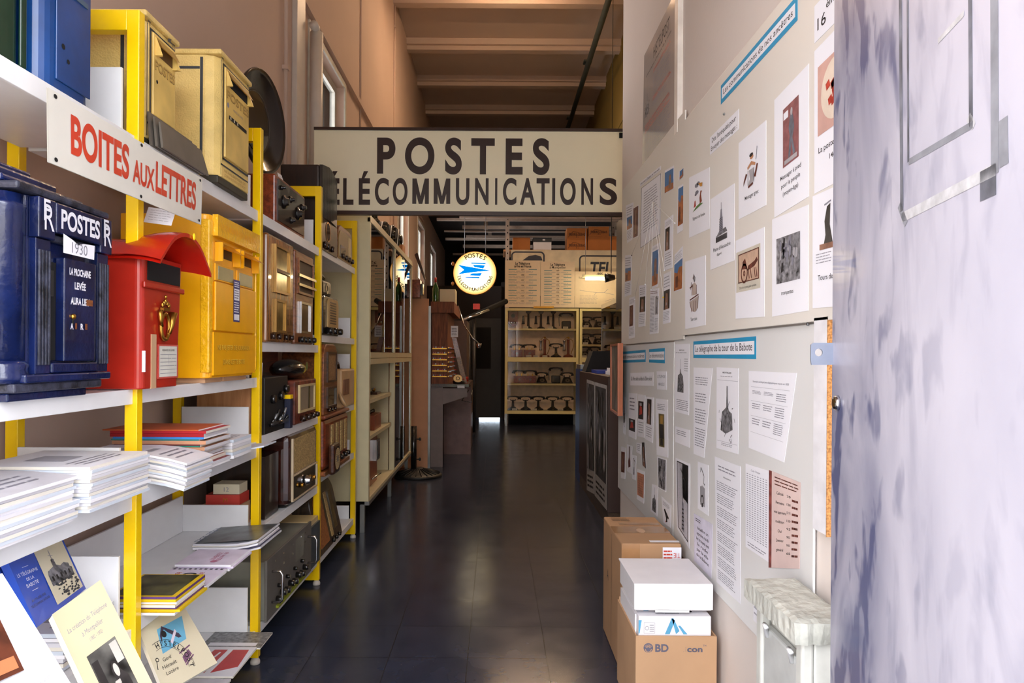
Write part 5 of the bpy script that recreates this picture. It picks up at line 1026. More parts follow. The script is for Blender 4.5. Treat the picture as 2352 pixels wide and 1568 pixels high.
S('sheet covered with a grid of telegraph code signs', [(1713, 1064), (1767, 1081), (1766, 1291), (1713, 1255)], X, [('T', 'Code Chappe', .45, .93, .02, .4, ink_grey)] + [('L', .06 + .115 * k, .14, .13 + .115 * k, .9, 30, ink_grey, 2) for k in range(8)] + [('L', .1, .03, .9, .09, 2, ink_grey)])
pinkp = P('pink_old_paper', (226, 200, 194), .6, var=.06, scale=8)
S('pink aged manuscript sheet with a dark red binding edge', [(1767, 1079), (1839, 1108), (1837, 1306), (1766, 1303)], X - .0012, [('R', 0, 0, .1, 1, P('binding_red', (140, 72, 66), .6, var=.4, scale=40)), ('L', .2, .86, .95, .97, 3, brn, 3)] + [('T', s_, .38, .78 - .1 * k, .03, .05 * len(s_) / 2 + .05) for k, s_ in enumerate(('Calculé', 'Permettre', 'vous apprendre', 'reddition', 'Oui', 'Questeur', 'général'))] + [('T', str(n_), .66, .78 - .09 * k, .025, .12) for k, n_ in enumerate((20, 128, 5215, 120, 95, 902, 933, 65))] + [('L', .76, .1, .96, .8, 9, brn, 2)], mat=pinkp)
S('lilac handwritten note below the arched tower drawing', [(1594, 1178), (1637, 1204), (1634, 1328), (1595, 1287)], X, [('L', .1, .86, .4, .94, 2, ink, 2)] + [('T', s_, .5, .72 - .11 * k, .06, .6 + .05 * (k % 3)) for k, s_ in enumerate(('bataillon un', 'après midi', 'les troupes ont', 'la rade', 'par la ville', 'de la Babote'))], mat=P('lilac_paper', (220, 216, 234), .7))
S('curled white sheet at the lower end of the Babote board', [(1731, 1358), (1747, 1372), (1747, 1440), (1731, 1424)], X, [('L', .1, .2, .8, .8, 3)])
S('heading sheet reading Du 19ème siècle au début du 20ème siècle', q5((178, 360), (378, 352), (375, 470), (178, 465)), X, [('T', 'Du 19ème siècle au début du 20ème siècle', .5, .4, .3, .9)])
S('two-line heading sheet reading LE TELEPHONE MANUELLE', q5((405, 345), (490, 345), (490, 505), (408, 500)), X, [('T', 'LE TELEPHONE', .5, .64, .16, .8, ink_grey), ('T', 'MANUELLE', .5, .22, .16, .6, ink_grey)])
for lb, a, b_, c_, d_2, kd, x0, y0, x1, y1, ex in (
 ('sheet with two small dark photos, far lower board', (165, 530), (235, 535), (228, 930), (165, 900), 'pinkphone', .05, .15, .85, .42, .6),
 ('sheet with a red and black photo above short text, far lower board', (243, 540), (308, 550), (300, 915), (240, 900), 'pinkphone', .1, .42, .8, .84, 0),
 ('sheet with a narrow dark portrait photo, far lower board', (311, 560), (380, 570), (372, 960), (305, 925), 'dark', .2, .38, .75, .95, 0),
 ('tall sheet with a gilded wall telephone photo', (397, 577), (500, 590), (502, 1085), (405, 1060), 'gold', .25, .16, .72, .74, .8),
 ('small far sheet with a warm brown photo, bottom left of the lower board', (100, 990), (140, 1000), (135, 1270), (98, 1260), 'brown', .05, .2, .85, .85, 0),
 ('sheet with a dark red wall telephone', (150, 970), (195, 985), (190, 1225), (150, 1200), 'phone', .1, .16, .9, .95, 0),
 ('small sheet with a candlestick telephone', (195, 1060), (230, 1070), (225, 1280), (195, 1265), 'telegraph', .1, .2, .9, .9, 0),
 ('small caption slip above the orange map print', (232, 955), (275, 965), (270, 1060), (230, 1035), 'none', 0, 0, 1, 1, .9),
 ('dark blue-green curled print, far lower board', (278, 955), (302, 955), (315, 1180), (285, 1150), 'dark', 0, 0, 1, 1, 0),
 ('sheet with an orange printed map', (235, 1180), (300, 1205), (295, 1480), (235, 1440), 'map', .08, .16, .96, .9, 0),
 ('sheet with a black and white group photo', (410, 1075), (487, 1100), (485, 1380), (415, 1340), 'bw', .12, .03, .96, .97, 0),
 ('narrow sheet with engraved portraits at the wall corner', (116, 560), (142, 570), (136, 890), (116, 872), 'engr', .1, .2, .9, .9, 0)):
    it = [('P', kd, x0, y0, x1, y1)]
    if kd == 'none' or ex: it.append(('L', .15, max(ex, .3) if kd != 'none' else .2, .8, .92, 4, ink_grey, 2))
    elif y0 > .3: it.append(('L', .15, .08, .85, y0 - .05, 5, ink_faint, 3))
    S(lb, q5(a, b_, c_, d_2), X, it)
S('narrow sheet with a church spire photo', [z6(662, 38), z6(710, 52), z6(702, 288), z6(652, 245)], X, [('P', 'towerbw', .15, .08, .85, .92)])
S('sheet with a black handset telephone drawing at the board bottom corner', [z6(735, 130), z6(810, 200), z6(806, 375), z6(750, 335)], X, [('P', 'blackphone', .15, .1, .85, .62), ('L', .15, .72, .85, .9, 3, ink_grey, 3)])
# laminated HISTELPOST poster
Xp = .862
lam = P('laminated_sheet', (212, 205, 202), .15, coat=.8, var=.02)
items = [('T', 'HISTELPOST', .6, .82, .09, .5, ink), ('T', "L'association d'histoire de la poste", .5, .77, .02, .8, ink), ('P', 'engr', .05, .4, .24, .62)]
for k in range(7): items.append(('L', .35, .7 - .045 * k, .92, .735 - .045 * k, 2, ink_grey if k not in (0, 5) else red, 4))
for k in range(8): items.append(('L', .08, .05 + .04 * k, .92, .085 + .04 * k, 2, ink_grey if k not in (6, 7) else red, 5))
S('laminated grey HISTELPOST association poster high on the right wall', [(1480, 128), (1552, -20), (1548, 312), (1475, 392)], Xp, items, mat=lam, name='poster', cat='poster')
for i, (px, py, XX, w_) in enumerate(((1540, 772, XL, 'between the two lower boards'), (1855, 744, XL, 'at the top right of the Babote board'), (1873, 1172, .85, 'low on the narrow white panel'), (1663, 262, XU, 'above the antiquity heading'))):
    p = atX(px, py, XX - .004); MB(FV(p, (0, -1, 0), (0, 0, 1))).ball((0, 0, .0), .005, .005, .004, steel, 10, 6).solo('screw', 'small screw %s' % w_, 'screw')
# ================= open metal door =================
O = Vector((.735, 1.49, 0)); u = Vector((-.183, -.983, 0)).normalized(); nD = u.cross(Vector((0, 0, 1)))
def door_mat():
    m, nt, b = base_mat('smeared_white_steel'); N = nt.nodes; L = nt.links
    tc = N.new('ShaderNodeTexCoord')
    def noise(sc, scale, det=5, dist=.5):
        mp = N.new('ShaderNodeMapping'); mp.inputs['Scale'].default_value = sc; L.new(tc.outputs['Object'], mp.inputs[0])
        n = N.new('ShaderNodeTexNoise'); n.inputs['Scale'].default_value = scale; n.inputs['Detail'].default_value = det; n.inputs['Distortion'].default_value = dist; L.new(mp.outputs[0], n.inputs[0]); return n.outputs['Fac']
    def ramp(x, a, b2):
        r = N.new('ShaderNodeMapRange'); r.inputs['From Min'].default_value = a; r.inputs['From Max'].default_value = b2; L.new(x, r.inputs[0]); return r.outputs[0]
    def mul(x, y):
        q = N.new('ShaderNodeMath'); q.operation = 'MULTIPLY'; q.use_clamp = True; L.new(x, q.inputs[0]); (L.new(y, q.inputs[1]) if not isinstance(y, float) else setattr(q.inputs[1], 'default_value', y)); return q.outputs[0]
    sep = N.new('ShaderNodeSeparateXYZ'); L.new(tc.outputs['Object'], sep.inputs[0])
    edge = N.new('ShaderNodeMapRange'); edge.inputs['From Min'].default_value = .05; edge.inputs['From Max'].default_value = .6; edge.inputs['To Min'].default_value = .22; edge.inputs['To Max'].default_value = 1; L.new(sep.outputs['Y'], edge.inputs[0])
    n1 = ramp(noise((1, 1, .45), 3.2, 8, 1.0), .34, .7); n2 = ramp(noise((1, 1, .4), 15, 3, .3), .54, .64); n3 = ramp(noise((1, 1, .3), 6, 5, 2), .52, .72)
    a = mul(mul(n1, edge.outputs[0]), 1.0); c = mul(n2, .75); c2 = mul(c, edge.outputs[0]); d = mul(n3, .3)
    s1 = N.new('ShaderNodeMath'); s1.operation = 'ADD'; L.new(a, s1.inputs[0]); L.new(c2, s1.inputs[1]); s2 = N.new('ShaderNodeMath'); s2.operation = 'ADD'; s2.use_clamp = True; L.new(s1.outputs[0], s2.inputs[0]); L.new(d, s2.inputs[1])
    mx = N.new('ShaderNodeMix'); mx.data_type = 'RGBA'; L.new(s2.outputs[0], mx.inputs[0]); mx.inputs[6].default_value = lin((194, 192, 205)); mx.inputs[7].default_value = lin((86, 90, 124))
    L.new(mx.outputs[2], b.inputs['Base Color']); b.inputs['Roughness'].default_value = .45; b.inputs['Coat Weight'].default_value = .15; return m
DF = lambda a, b_, c: O + u * a + Vector((0, 0, 1)) * b_ + nD * c
dr = thing('metal_door', 'open white steel door smeared with blue-grey marks at the right edge of the photo', 'door', (O.x, O.y - .6, 0))
dm = door_mat()
MB(DF).bx(0, 1.25, .01, 2.75, -.04, 0, dm).part('door_leaf', dr)
def dpt(px, py): p = atP(px, py, O, nD) - O; return (p.dot(u), p.z)
tape = P('grey_tape_residue', (112, 114, 124), .6, var=.3, scale=20); tape2 = P('pale_tape_residue', (196, 196, 200), .5, var=.15, scale=40); tape3 = P('mid_tape', (140, 142, 150), .6, var=.2, scale=20)
for (p, q, w_, mt) in (((2068, -80), (2072, 485), .012, tape), ((2085, -80), (2087, 372), .007, tape), ((2228, -150), (2231, 290), .010, tape), ((2284, -150), (2286, 400), .018, tape3), ((2088, 372), (2236, 285), .010, tape3), ((2072, 500), (2288, 388), .016, tape2), ((2305, 272), (2307, 380), .02, tape3), ((2270, 385), (2270, 455), .038, tape), ((2225, 268), (2238, 290), .012, tape2), ((2155, 95), (2215, 30), .008, tape2), ((2066, 470), (2082, 515), .014, tape3)):
    a_, b_ = dpt(*p), dpt(*q); MB(DF).strip(a_, b_, w_, .0006, mt).part('tape_mark', dr)
a_, b_ = dpt(1918, 787), dpt(1918, 838)
z0, z1 = b_[1], a_[1]; mm = MB(FC(.686, 1.484, z0)); hw, hh_ = .058, z1 - z0; hx, hy, hr = .017, hh_ * .56, .0085; nn = 24; sq = []; ci = []
for k in range(nn):
    t_ = 2 * math.pi * k / nn; ux, uy = math.cos(t_), math.sin(t_); ci.append((hx + hr * ux, hy + hr * uy))
    s_ = min([v for v in ((hw - hx) / ux if ux > 1e-6 else 9, -hx / ux if ux < -1e-6 else 9, (hh_ - hy) / uy if uy > 1e-6 else 9, -hy / uy if uy < -1e-6 else 9)]); sq.append((hx + s_ * ux, hy + s_ * uy))
V4 = [(x, y, c) for c in (-.004, 0) for L4 in (ci, sq) for x, y in L4]
mm.add(V4, [f for k in range(nn) for k2 in [(k + 1) % nn] for f in ((2 * nn + k, 3 * nn + k, 3 * nn + k2, 2 * nn + k2), (k, k2, nn + k2, nn + k), (nn + k, nn + k2, 3 * nn + k2, 3 * nn + k), (k2, k, 2 * nn + k, 2 * nn + k2))], P('bracket_zinc', (150, 158, 176), .35, metal=.5)); mm.part('lock_bracket', dr)
lk = dpt(1925, 925); mm = MB(DF); mm.lathe([(.016, 0), (.016, .006), (.012, .010), (0, .010)], (lk[0] + .003, lk[1], .0005), chrome, axis='c', n=20); mm.part('lock_cylinder', dr); mm = MB(DF); mm.disc(lk[0] + .003, lk[1], .007, .0112, brass, ry=.009); mm.part('lock_core', dr)
# ================= boxes by the right wall =================
tapeb = P('clear_brown_tape', (172, 128, 88), .2, coat=.6); greyink = P('box_print', (96, 94, 112), .6)
cardd = P('dark_cardboard', (150, 100, 62), .8, var=.06, scale=4)
r_ = thing('cardboard_box', 'tall brown taped cardboard box standing behind the white boxes', 'box', (.69, 3.25, 0))
FF = FC(.56, 3.0, 0)
MB(FF).bx(0, .262, .001, .575, -.5, 0, P('mid_cardboard', (178, 138, 102), .8, var=.06, scale=4)).part('carton', r_, bevel=.006)
m = MB(lambda a, b_, c: Vector((.56 + a, 3.0 + b_, .5755 + c))); m.rect(.0, .18, .262, .3, .0006, tapeb).rect(.05, .33, .25, .37, .001, tapeb).rect(.13, .02, .262, .05, .001, paper).disc(.13, .22, .02, .001, P('pale_smudge', (204, 170, 140), .7), ry=.04); m.lines(.03, .4, .12, .48, 3, P('dark_print', (110, 80, 56), .7), c=.001, words=2); m.part('top_tape', r_)
m = MB(FF); m.rect(.0, .5, .08, .572, .0006, tapeb); m.part('tape_strip', r_); m = MB(FF); m.rect(.18, .44, .262, .56, .0012, paper); m.text('TIE', .243, .535, .022, red, w=.03, c=.0016, rot=math.pi); m.lines(.184, .45, .225, .55, 7, red, c=.0016, words=3); m.part('front_label', r_)
m = MB(lambda a, b_, c: Vector((.5595 - c, 3.5 - a, b_))); m.text('A', .14, .3, .05, ink, w=.04, c=.0); m.rect(.24, .01, .246, .55, 0, P('dark_print', (0, 0, 0))); m.part('side_marks', r_)
r_ = thing('cardboard_box', 'open brown cardboard box printed BD and con in front', 'box', (.69, 2.75, 0))
FF = FC(.535, 2.57, 0); W_ = .305
MB(FF).bx(0, W_, .001, .346, -.006, 0, card).part('front_panel', r_); MB(FF).bx(0, .006, .001, .346, -.385, -.007, card).part('side_panel', r_); MB(FF).bx(W_ - .006, W_, .001, .346, -.385, -.007, card).part('side_panel', r_); MB(FF).bx(.0065, W_ - .0065, .001, .36, -.385, -.379, card).part('back_panel', r_); MB(FF).bx(.0065, W_ - .0065, .001, .006, -.378, -.007, card).part('bottom_panel', r_)
m = MB(FF); m.text('BD', .098, .288, .028, greyink, w=.05, c=.0012, fat=.03); m.text('con', .222, .288, .021, greyink, w=.058, c=.0012, fat=.03); m.text('TM', .259, .308, .007, greyink, w=.012, c=.0012); m.text('.i', .184, .288, .02, P('faded_print', (172, 140, 118), .7), w=.012, c=.0012); m.part('print', r_)
m = MB(FF); m.disc(.047, .302, .018, .0008, greyink, 24); m.ring(.047, .298, .010, .0125, .0014, card, t0=math.pi, t1=2 * math.pi)
for k in range(7): t_ = math.radians(30 + 20 * k); m.strip((.047 + .005 * math.cos(t_), .3 + .005 * math.sin(t_)), (.047 + .016 * math.cos(t_), .3 + .016 * math.sin(t_)), .0015, .0014, card)
m.part('round_emblem', r_)
r_ = thing('archive_box', 'white archive box with blue printed strokes lying inside the open brown box', 'box', (.69, 2.75, .3))
FF = FC(.548, 2.585, .28)
MB(FF).bx(0, .275, .0, .135, -.33, 0, white_card).part('carton', r_, bevel=.002)
bp = P('blue_print', (92, 168, 208), .6)
m = MB(FF)
for p in ([(.10, .068), (.118, .068), (.138, .12), (.125, .128)], [(.125, .128), (.132, .128), (.155, .08), (.142, .068)], [(.15, .1), (.158, .1), (.185, .068), (.17, .068)], [(.0, .07), (.004, .07), (.012, .12), (.0, .12)]): m.poly(p, .001, bp)
m.rect(.02, .07, .062, .071, .001, ink_faint).rect(.02, .11, .062, .111, .001, ink_faint).rect(.02, .07, .021, .11, .001, ink_faint).rect(.061, .07, .062, .111, .001, ink_faint); m.ring(.032, .09, .006, .008, .001, ink_faint); m.lines(.042, .075, .06, .105, 4, ink_faint, c=.001, words=1); m.part('front_print', r_)
m = MB(lambda a, b_, c: Vector((.548 + a, 2.585 + b_, .4155 + c))); m.disc(.205, .05, .011, .0006, blk); m.lines(.07, .02, .17, .1, 5, ink_faint, c=.0006, words=2); m.rect(.03, .05, .05, .1, .0006, bp); m.part('top_print', r_)
MB(FC(.5415, 2.62, .01)).bx(.0, .0055, 0, .40, -.3, 0, white_card).solo('paper_folder', 'white cardboard folder upright at the left side inside the open brown box', 'folder')
r_ = thing('storage_box', 'closed white lidded storage box on top of the open brown box', 'box', (.68, 2.76, .43))
FF = FC(.533, 2.595, .4315)
MB(FF).bx(.006, .295, 0, .095, -.325, -.004, white_card).part('carton', r_, bevel=.002); MB(FF).bx(0, .30, .004, .1, -.0035, 0, P('bright_white_card', (240, 240, 240), .6)).bx(0, .30, .0955, .102, -.33, -.0036, white_card).part('lid', r_, bevel=.002)
MB(FF).bx(.08, .21, -.006, .003, -.002, .0, white_card).part('closing_tab', r_)
# ================= stone topped telephone cabinet =================
stonem = P('weathered_stone', (186, 186, 178), .9, var=.25, scale=7, bump=.6, bscale=40)
r_ = thing('telephone_cabinet', 'weathered grey stone-topped public telephone cabinet beside the metal door', 'cabinet', (.79, 1.75, 0))
m = MB(); rr = random.Random(5)
x0, x1, y0, y1, z0, z1 = .695, .835, 1.575, 1.895, .735, .79
gx, gy = 10, 18
def jt(i, j, top):
    x = x0 + (x1 - x0) * i / gx; y = y0 + (y1 - y0) * j / gy; e = i in (0, gx) or j in (0, gy)
    q = random.Random(i * 97 + j * 13 + top); return (x + (q.uniform(-.0022, .0022) if e else 0), y + (q.uniform(-.0022, .0022) if e else 0), (z1 if top else z0) + q.uniform(-.0015, .0015) - (.005 if e and top else 0))
V_ = [jt(i, j, t) for t in (0, 1) for j in range(gy + 1) for i in range(gx + 1)]; n0 = (gx + 1) * (gy + 1); w_ = gx + 1
fs = [(j * w_ + i, (j + 1) * w_ + i, (j + 1) * w_ + i + 1, j * w_ + i + 1) for j in range(gy) for i in range(gx)] + [(n0 + j * w_ + i, n0 + j * w_ + i + 1, n0 + (j + 1) * w_ + i + 1, n0 + (j + 1) * w_ + i) for j in range(gy) for i in range(gx)]
for i in range(gx): fs += [(i, i + 1, n0 + i + 1, n0 + i), (gy * w_ + i + 1, gy * w_ + i, n0 + gy * w_ + i, n0 + gy * w_ + i + 1)]
for j in range(gy): fs += [((j + 1) * w_, j * w_, n0 + j * w_, n0 + (j + 1) * w_), (j * w_ + gx, (j + 1) * w_ + gx, n0 + (j + 1) * w_ + gx, n0 + j * w_ + gx)]
m.add(V_, fs, stonem); m.part('stone_top', r_)
shell = P('dirty_white_plastic', (204, 204, 198), .5, var=.12, scale=9); FF = FR(1.875, .72, 0)
MB(FF).bx(0, .28, .001, .733, -.11, -.03, shell).part('body', r_, bevel=.004)
for a in (0, .245): MB(FF).bx(a, a + .035, .001, .733, -.029, 0, shell).part('side_pillar', r_, bevel=.006)
MB(FF).bx(.038, .242, .05, .68, -.0295, -.006, P('pale_grey_flap', (196, 198, 196), .35, coat=.3)).part('flap', r_, bevel=.006)
for a in (.07, .22): m = MB(FF); m.tube([(a, .66, -.004), (a + .004, .695, .006), (a + .02, .69, .006)], .006, white_lam); m.part('hinge_hook', r_)
m = MB(FF); m.ring(.14, .50, .045, .055, -.0052, white_lam); 
m.part('dial_relief', r_)
for k in range(8): t_ = math.radians(60 + 32 * k); m = MB(FF); m.disc(.14 + .034 * math.cos(t_), .5 + .034 * math.sin(t_), .006, -.0052, white_lam, 12); m.part('dial_hole', r_)
# ================= left glass cabinet =================
GX, GY0, GY1, GZ0, GZ1 = -.985, 5.33, 8.03, .25, 2.49
r_ = thing('glass_cabinet', 'long cream glass-fronted display cabinet on metal legs past the last yellow post', 'cabinet', (-1.24, 6.8, 0))
alu = P('aluminium_leg', (150, 150, 150), .35, metal=.7)
YM = 6.68
MB().bx(-1.45, GX, GY0, GY0 + .02, GZ0, GZ1, cream_paint).part('end_panel', r_); MB().bx(-1.45, -1.44, GY0 + .02, GY1, GZ0, GZ1, P('cabinet_back', (196, 184, 150), .7)).part('back_panel', r_)
MB().bx(-1.45, GX, GY0 + .02, GY1, GZ1 - .02, GZ1, cream_paint).bx(-1.45, GX, GY0 + .02, GY1, GZ0, GZ0 + .02, cream_paint).part('top_and_bottom_board', r_)
for y in (GY0 + .02, YM, GY1 - .03): MB().bx(GX - .05, GX, y, y + .03, GZ0 + .02, GZ1 - .02, cream_paint).part('upright', r_)
MB().bx(-1.44, GX - .06, YM + .005, YM + .02, GZ0 + .02, GZ1 - .02, cream_paint).part('divider', r_)
for z in (1.32, 1.37): MB().bx(GX - .03, GX + .002, GY0 + .05, GY1 - .03, z, z + .045, cream_paint).part('rail', r_)
MB().bx(GX - .02, GX + .004, GY0, GY1, GZ1 - .055, GZ1 - .0205, cream_paint).part('rail', r_); MB().bx(GX - .03, GX + .006, GY0, GY1, GZ0 - .03, GZ0 - .001, alu).part('rail', r_)
for z in (.735, 1.03): MB().bx(-1.43, GX - .03, GY0 + .02, 6.67, z - .03, z, cream_paint).part('wooden_shelf', r_)
gsh = GLASS('green_shelf_glass', (.82, .92, .86))
for z in (1.66, 2.0): MB().bx(-1.43, GX - .05, GY0 + .03, GY1 - .05, z - .008, z, gsh).part('glass_shelf', r_)
for y0, y1, z0, z1, x in ((GY0 + .05, 6.1, 1.42, 2.43, -.012), (6.06, YM, 1.42, 2.43, -.02), (YM + .03, 7.4, 1.42, 2.43, -.012), (7.35, GY1 - .03, 1.42, 2.43, -.02), (YM + .03, 7.4, .275, 1.32, -.012), (7.35, GY1 - .03, .275, 1.32, -.02)):
    f = MB().bx(GX + x, GX + x + .005, y0, y1, z0, z1, glass).part('glass_pane', r_)
    MB().bx(GX + x - .001, GX + x + .007, y1 - .012, y1 + .002, z0, z1, chrome).part('pane_edge', f)
for y in (GY0 + .02, 6.72, GY1 - .05):
    for x in (GX - .07, -1.43): MB().bx(x, x + .035, y, y + .035, .0, GZ0 - .031, alu).part('leg', r_)
# contents, lower left unit
orw = WOOD('orange_wood', (130, 58, 28), (168, 84, 44), .4, axis='Z'); stl = chrome
def wbox(name, lab, cat, y0, w, x, d, z, h, mat, extra=None):
    r = thing(name, lab, cat, (x - d / 2, y0 + w / 2, z)); F = FL(y0, x, z); MB(F).bx(0, w, 0, h, -d, 0, mat).part('case', r, bevel=.004)
    if extra:
        for k, fn in enumerate(extra): m = MB(F); fn(m, w, h); m.part(('fitting', 'handle', 'knob_row')[k % 3], r)
    return r
knobs_top = lambda m, w, h: [m.ball((w * (.15 + .17 * k), h + .02, -.06), .014, .018, .014, black_plastic, 10, 6) for k in range(5)]
wbox('wooden_telephone_box', 'upright orange-brown wooden box at the near end of the bottom cabinet shelf', 'box', 5.4, .09, -1.05, .3, .2715, .4, orw)
wbox('wooden_instrument', 'orange-brown instrument case with chrome handle on the bottom cabinet shelf', 'instrument', 5.75, .4, -1.06, .3, .2715, .40, orw, [lambda m, w, h: (m.bx(.2, .36, .2, .38, .001, .03, chrome), m.bx(.22, .34, .22, .36, .0305, .035, black_plastic)), lambda m, w, h: m.tube([(.1, .06, .01), (.3, .08, .05)], .008, chrome)])
wbox('wooden_instrument', 'reddish wooden box topped by black knobs on the middle cabinet shelf', 'instrument', 5.95, .34, -1.05, .25, .736, .13, orw, [knobs_top])
wbox('telegraph_key', 'chrome and black telegraph device at the near end of the middle cabinet shelf', 'telegraph', 5.42, .3, -1.08, .2, .736, .05, blackw, [lambda m, w, h: (m.bx(.04, .08, .051, .2, -.1, -.03, chrome), m.bx(.13, .17, .051, .17, -.12, -.04, chrome)), lambda m, w, h: m.tube([(.02, .09, -.07), (.26, .12, -.07)], .008, chrome), lambda m, w, h: m.ball((.22, .08, -.06), .02, .02, .02, black_plastic)])
wbox('telegraph_receiver', 'tall chrome telegraph receiver on the top wooden shelf of the cabinet', 'telegraph', 5.42, .16, -1.08, .16, 1.031, .22, P('tarnished_silver', (150, 140, 124), .3, metal=.7))
wbox('relay_stand', 'black relay stand with stacked contacts on the top wooden shelf of the cabinet', 'telegraph', 5.8, .12, -1.14, .1, 1.031, .24, black_plastic, [lambda m, w, h: [m.bx(.1, .2, .03 + .06 * k, .045 + .06 * k, -.07, -.03, black_plastic) for k in range(4)]])
wbox('morse_key', 'small brass and steel morse key on the top wooden shelf of the cabinet', 'telegraph', 6.25, .2, -1.08, .1, 1.031, .02, wood_dark, [lambda m, w, h: (m.tube([(.02, .05, -.05), (.18, .055, -.05)], .008, steel), m.ball((.1, .04, -.05), .016, .02, .016, brass))])
for i, (y, z, w, h, mt, lb) in enumerate(((5.45, 1.6605, .22, .2, P('tarnished_silver', (0, 0, 0)), 'silver telephone switch on the lower glass shelf'), (5.85, 1.6605, .3, .14, black_plastic, 'black switch box on the lower glass shelf'), (6.3, 1.6605, .25, .2, ivory, 'ivory telephone part on the lower glass shelf'), (5.5, 1.4155, .3, .13, ivory, 'ivory base under the glass shelves of the cabinet'), (5.95, 1.4155, .22, .16, black_plastic, 'black base under the glass shelves of the cabinet'), (5.6, 2.0005, .3, .1, ivory, 'ivory case on the upper glass shelf'), (6.2, 2.0005, .2, .14, black_plastic, 'black case on the upper glass shelf'))):
    r = thing('telephone_equipment', lb, 'equipment', (-1.2, y + w / 2, z)); F = FL(y, -1.14, z); MB(F).bx(0, w, 0, h, -.14, 0, mt).part('case', r, bevel=.015); m = MB(F); m.ring(w / 2, h / 2, h * .2, h * .32, .002, chrome); m.disc(w / 2, h / 2, h * .16, .0025, blk); m.part('dial', r)
MB(FC(-1.4, 5.6, 2.02)).bx(0, .0, 0, 0, 0, 0, paper) if 0 else None
S_ = MB(FL(5.5, -1.435, 1.45)); S_.bx(0, .42, .35, .92, 0, .003, P('aged_board', (214, 196, 150), .6)); S_.text('LA TELEGRAPHIE', .21, .86, .03, ink, w=.3, c=.004); S_.lines(.04, .4, .38, .82, 12, ink_grey, c=.004, words=3); S_.solo('information_panel', 'cream text panel hung on the back inside the glass cabinet', 'panel')
# objects on top of the glass cabinet
zt = GZ1 + .0015
cam_spots = [(5.7, .2, .16, 'black folding camera at the near end of the glass cabinet top'), (6.2, .22, .13, 'low black camera with chrome trim on the glass cabinet top'), (6.75, .24, .2, 'black bellows camera with white struts on the glass cabinet top'), (7.25, .22, .26, 'tall black camera with a bright white edge on the glass cabinet top')]
for i, (y, w, h, lb) in enumerate(cam_spots):
    r = thing('vintage_camera', lb, 'camera', (-1.12, y + w / 2, zt)); F = FL(y, -1.06, zt)
    MB(F).bx(0, w, 0, h, -.12, 0, black_plastic).part('body', r, bevel=.01)
    m = MB(F); m.lathe([(h * .25, 0), (h * .2, .04), (h * .15, .05)], (w / 2, h * .55, .0), black_plastic, axis='c'); m.part('lens', r)
    m = MB(F); m.tube([(0, .01, .005), (w * .35, h * .98, .012)], .006, white_lam); m.part('strut', r)
    m = MB(F); m.ball((w * .6, h + .02, -.06), .05, .03, .03, black_plastic); m.part('viewfinder', r)
MB(FL(7.66, -1.05, zt)).bx(0, .22, 0, .15, -.14, 0, wood_light).solo('wooden_box', 'small light wooden box on the glass cabinet top after the cameras', 'box', bevel=.004)
m = MB(FV((-1.05, 7.98, zt + .004), (0, 1, .0), (.02, .10, 1))); m.bx(0, .3, 0, .3, -.03, 0, orw); m.solo('leaning_board', 'reddish wooden board leaning at the far end of the glass cabinet top', 'board') if 0 else None
# wood panel cabinet
MB().bx(-1.49, -.83, 8.42, 8.47, .001, 2.09, P('plywood_face', (206, 150, 112), .65, var=.08, scale=5)).solo('plywood_panel', 'tall light plywood panel standing behind the far end of the glass cabinet', 'panel')
MB().bx(-.829, -.80, 8.43, 8.47, .001, 2.0, alu).solo('metal_profile', 'vertical grey metal profile along the plywood panel edge', 'profile')
wbox('wooden_switch_box', 'brown wooden box with a small fitting on top of the plywood panel', 'box', 8.3, .16, -.92, .36, 2.0915, .22, wood_red, [lambda m, w, h: m.bx(.02, .14, .03, .17, .001, .03, black_plastic)])
m = MB(FC(0, 8.38, 0)); m.hexa([(-1.0, 2.62, -.02), (-.965, 2.65, -.02), (-.965, 2.65, .02), (-1.0, 2.62, .02), (-.88, 2.32, -.02), (-.86, 2.32, -.02), (-.86, 2.32, .02), (-.88, 2.32, .02)], wood_dark); m.solo('leaning_stick', 'dark wooden slat leaning above the brown switch box', 'slat')
# parasol base
r_ = thing('parasol_base', 'black cast parasol base with an upright tube on the floor past the glass cabinet', 'parasol stand', (-.88, 7.86, 0))
bi = P('black_iron', (30, 28, 27), .5, bump=.3)
m = MB(); m.lathe([(.27, 0), (.275, .02), (.26, .035), (.15, .06), (.05, .085), (.05, .1)], (-.88, 7.86, 0), bi, axis='c', n=36); m.part('foot_plate', r_)
m = MB(); [m.tube([(-.88 + .06 * math.cos(t), 7.86 + .06 * math.sin(t), .09), (-.88 + .25 * math.cos(t), 7.86 + .25 * math.sin(t), .042)], .006, bi, 6) for t in [2 * math.pi * k / 24 for k in range(24)]]; m.part('ribs', r_)
m = MB(); m.lathe([(.033, 0), (.033, .52)], (-.93, 7.83, .06), black_plastic, axis='c', n=18); m.part('tube', r_)
for z in (.2, .43): m = MB(FC(-.93, 7.83, z)); m.tube([(.03, 0, 0), (.06, 0, 0)], .008, bi); m.ball((.07, 0, 0), .014, .02, .01, bi); m.part('clamp_knob', r_)
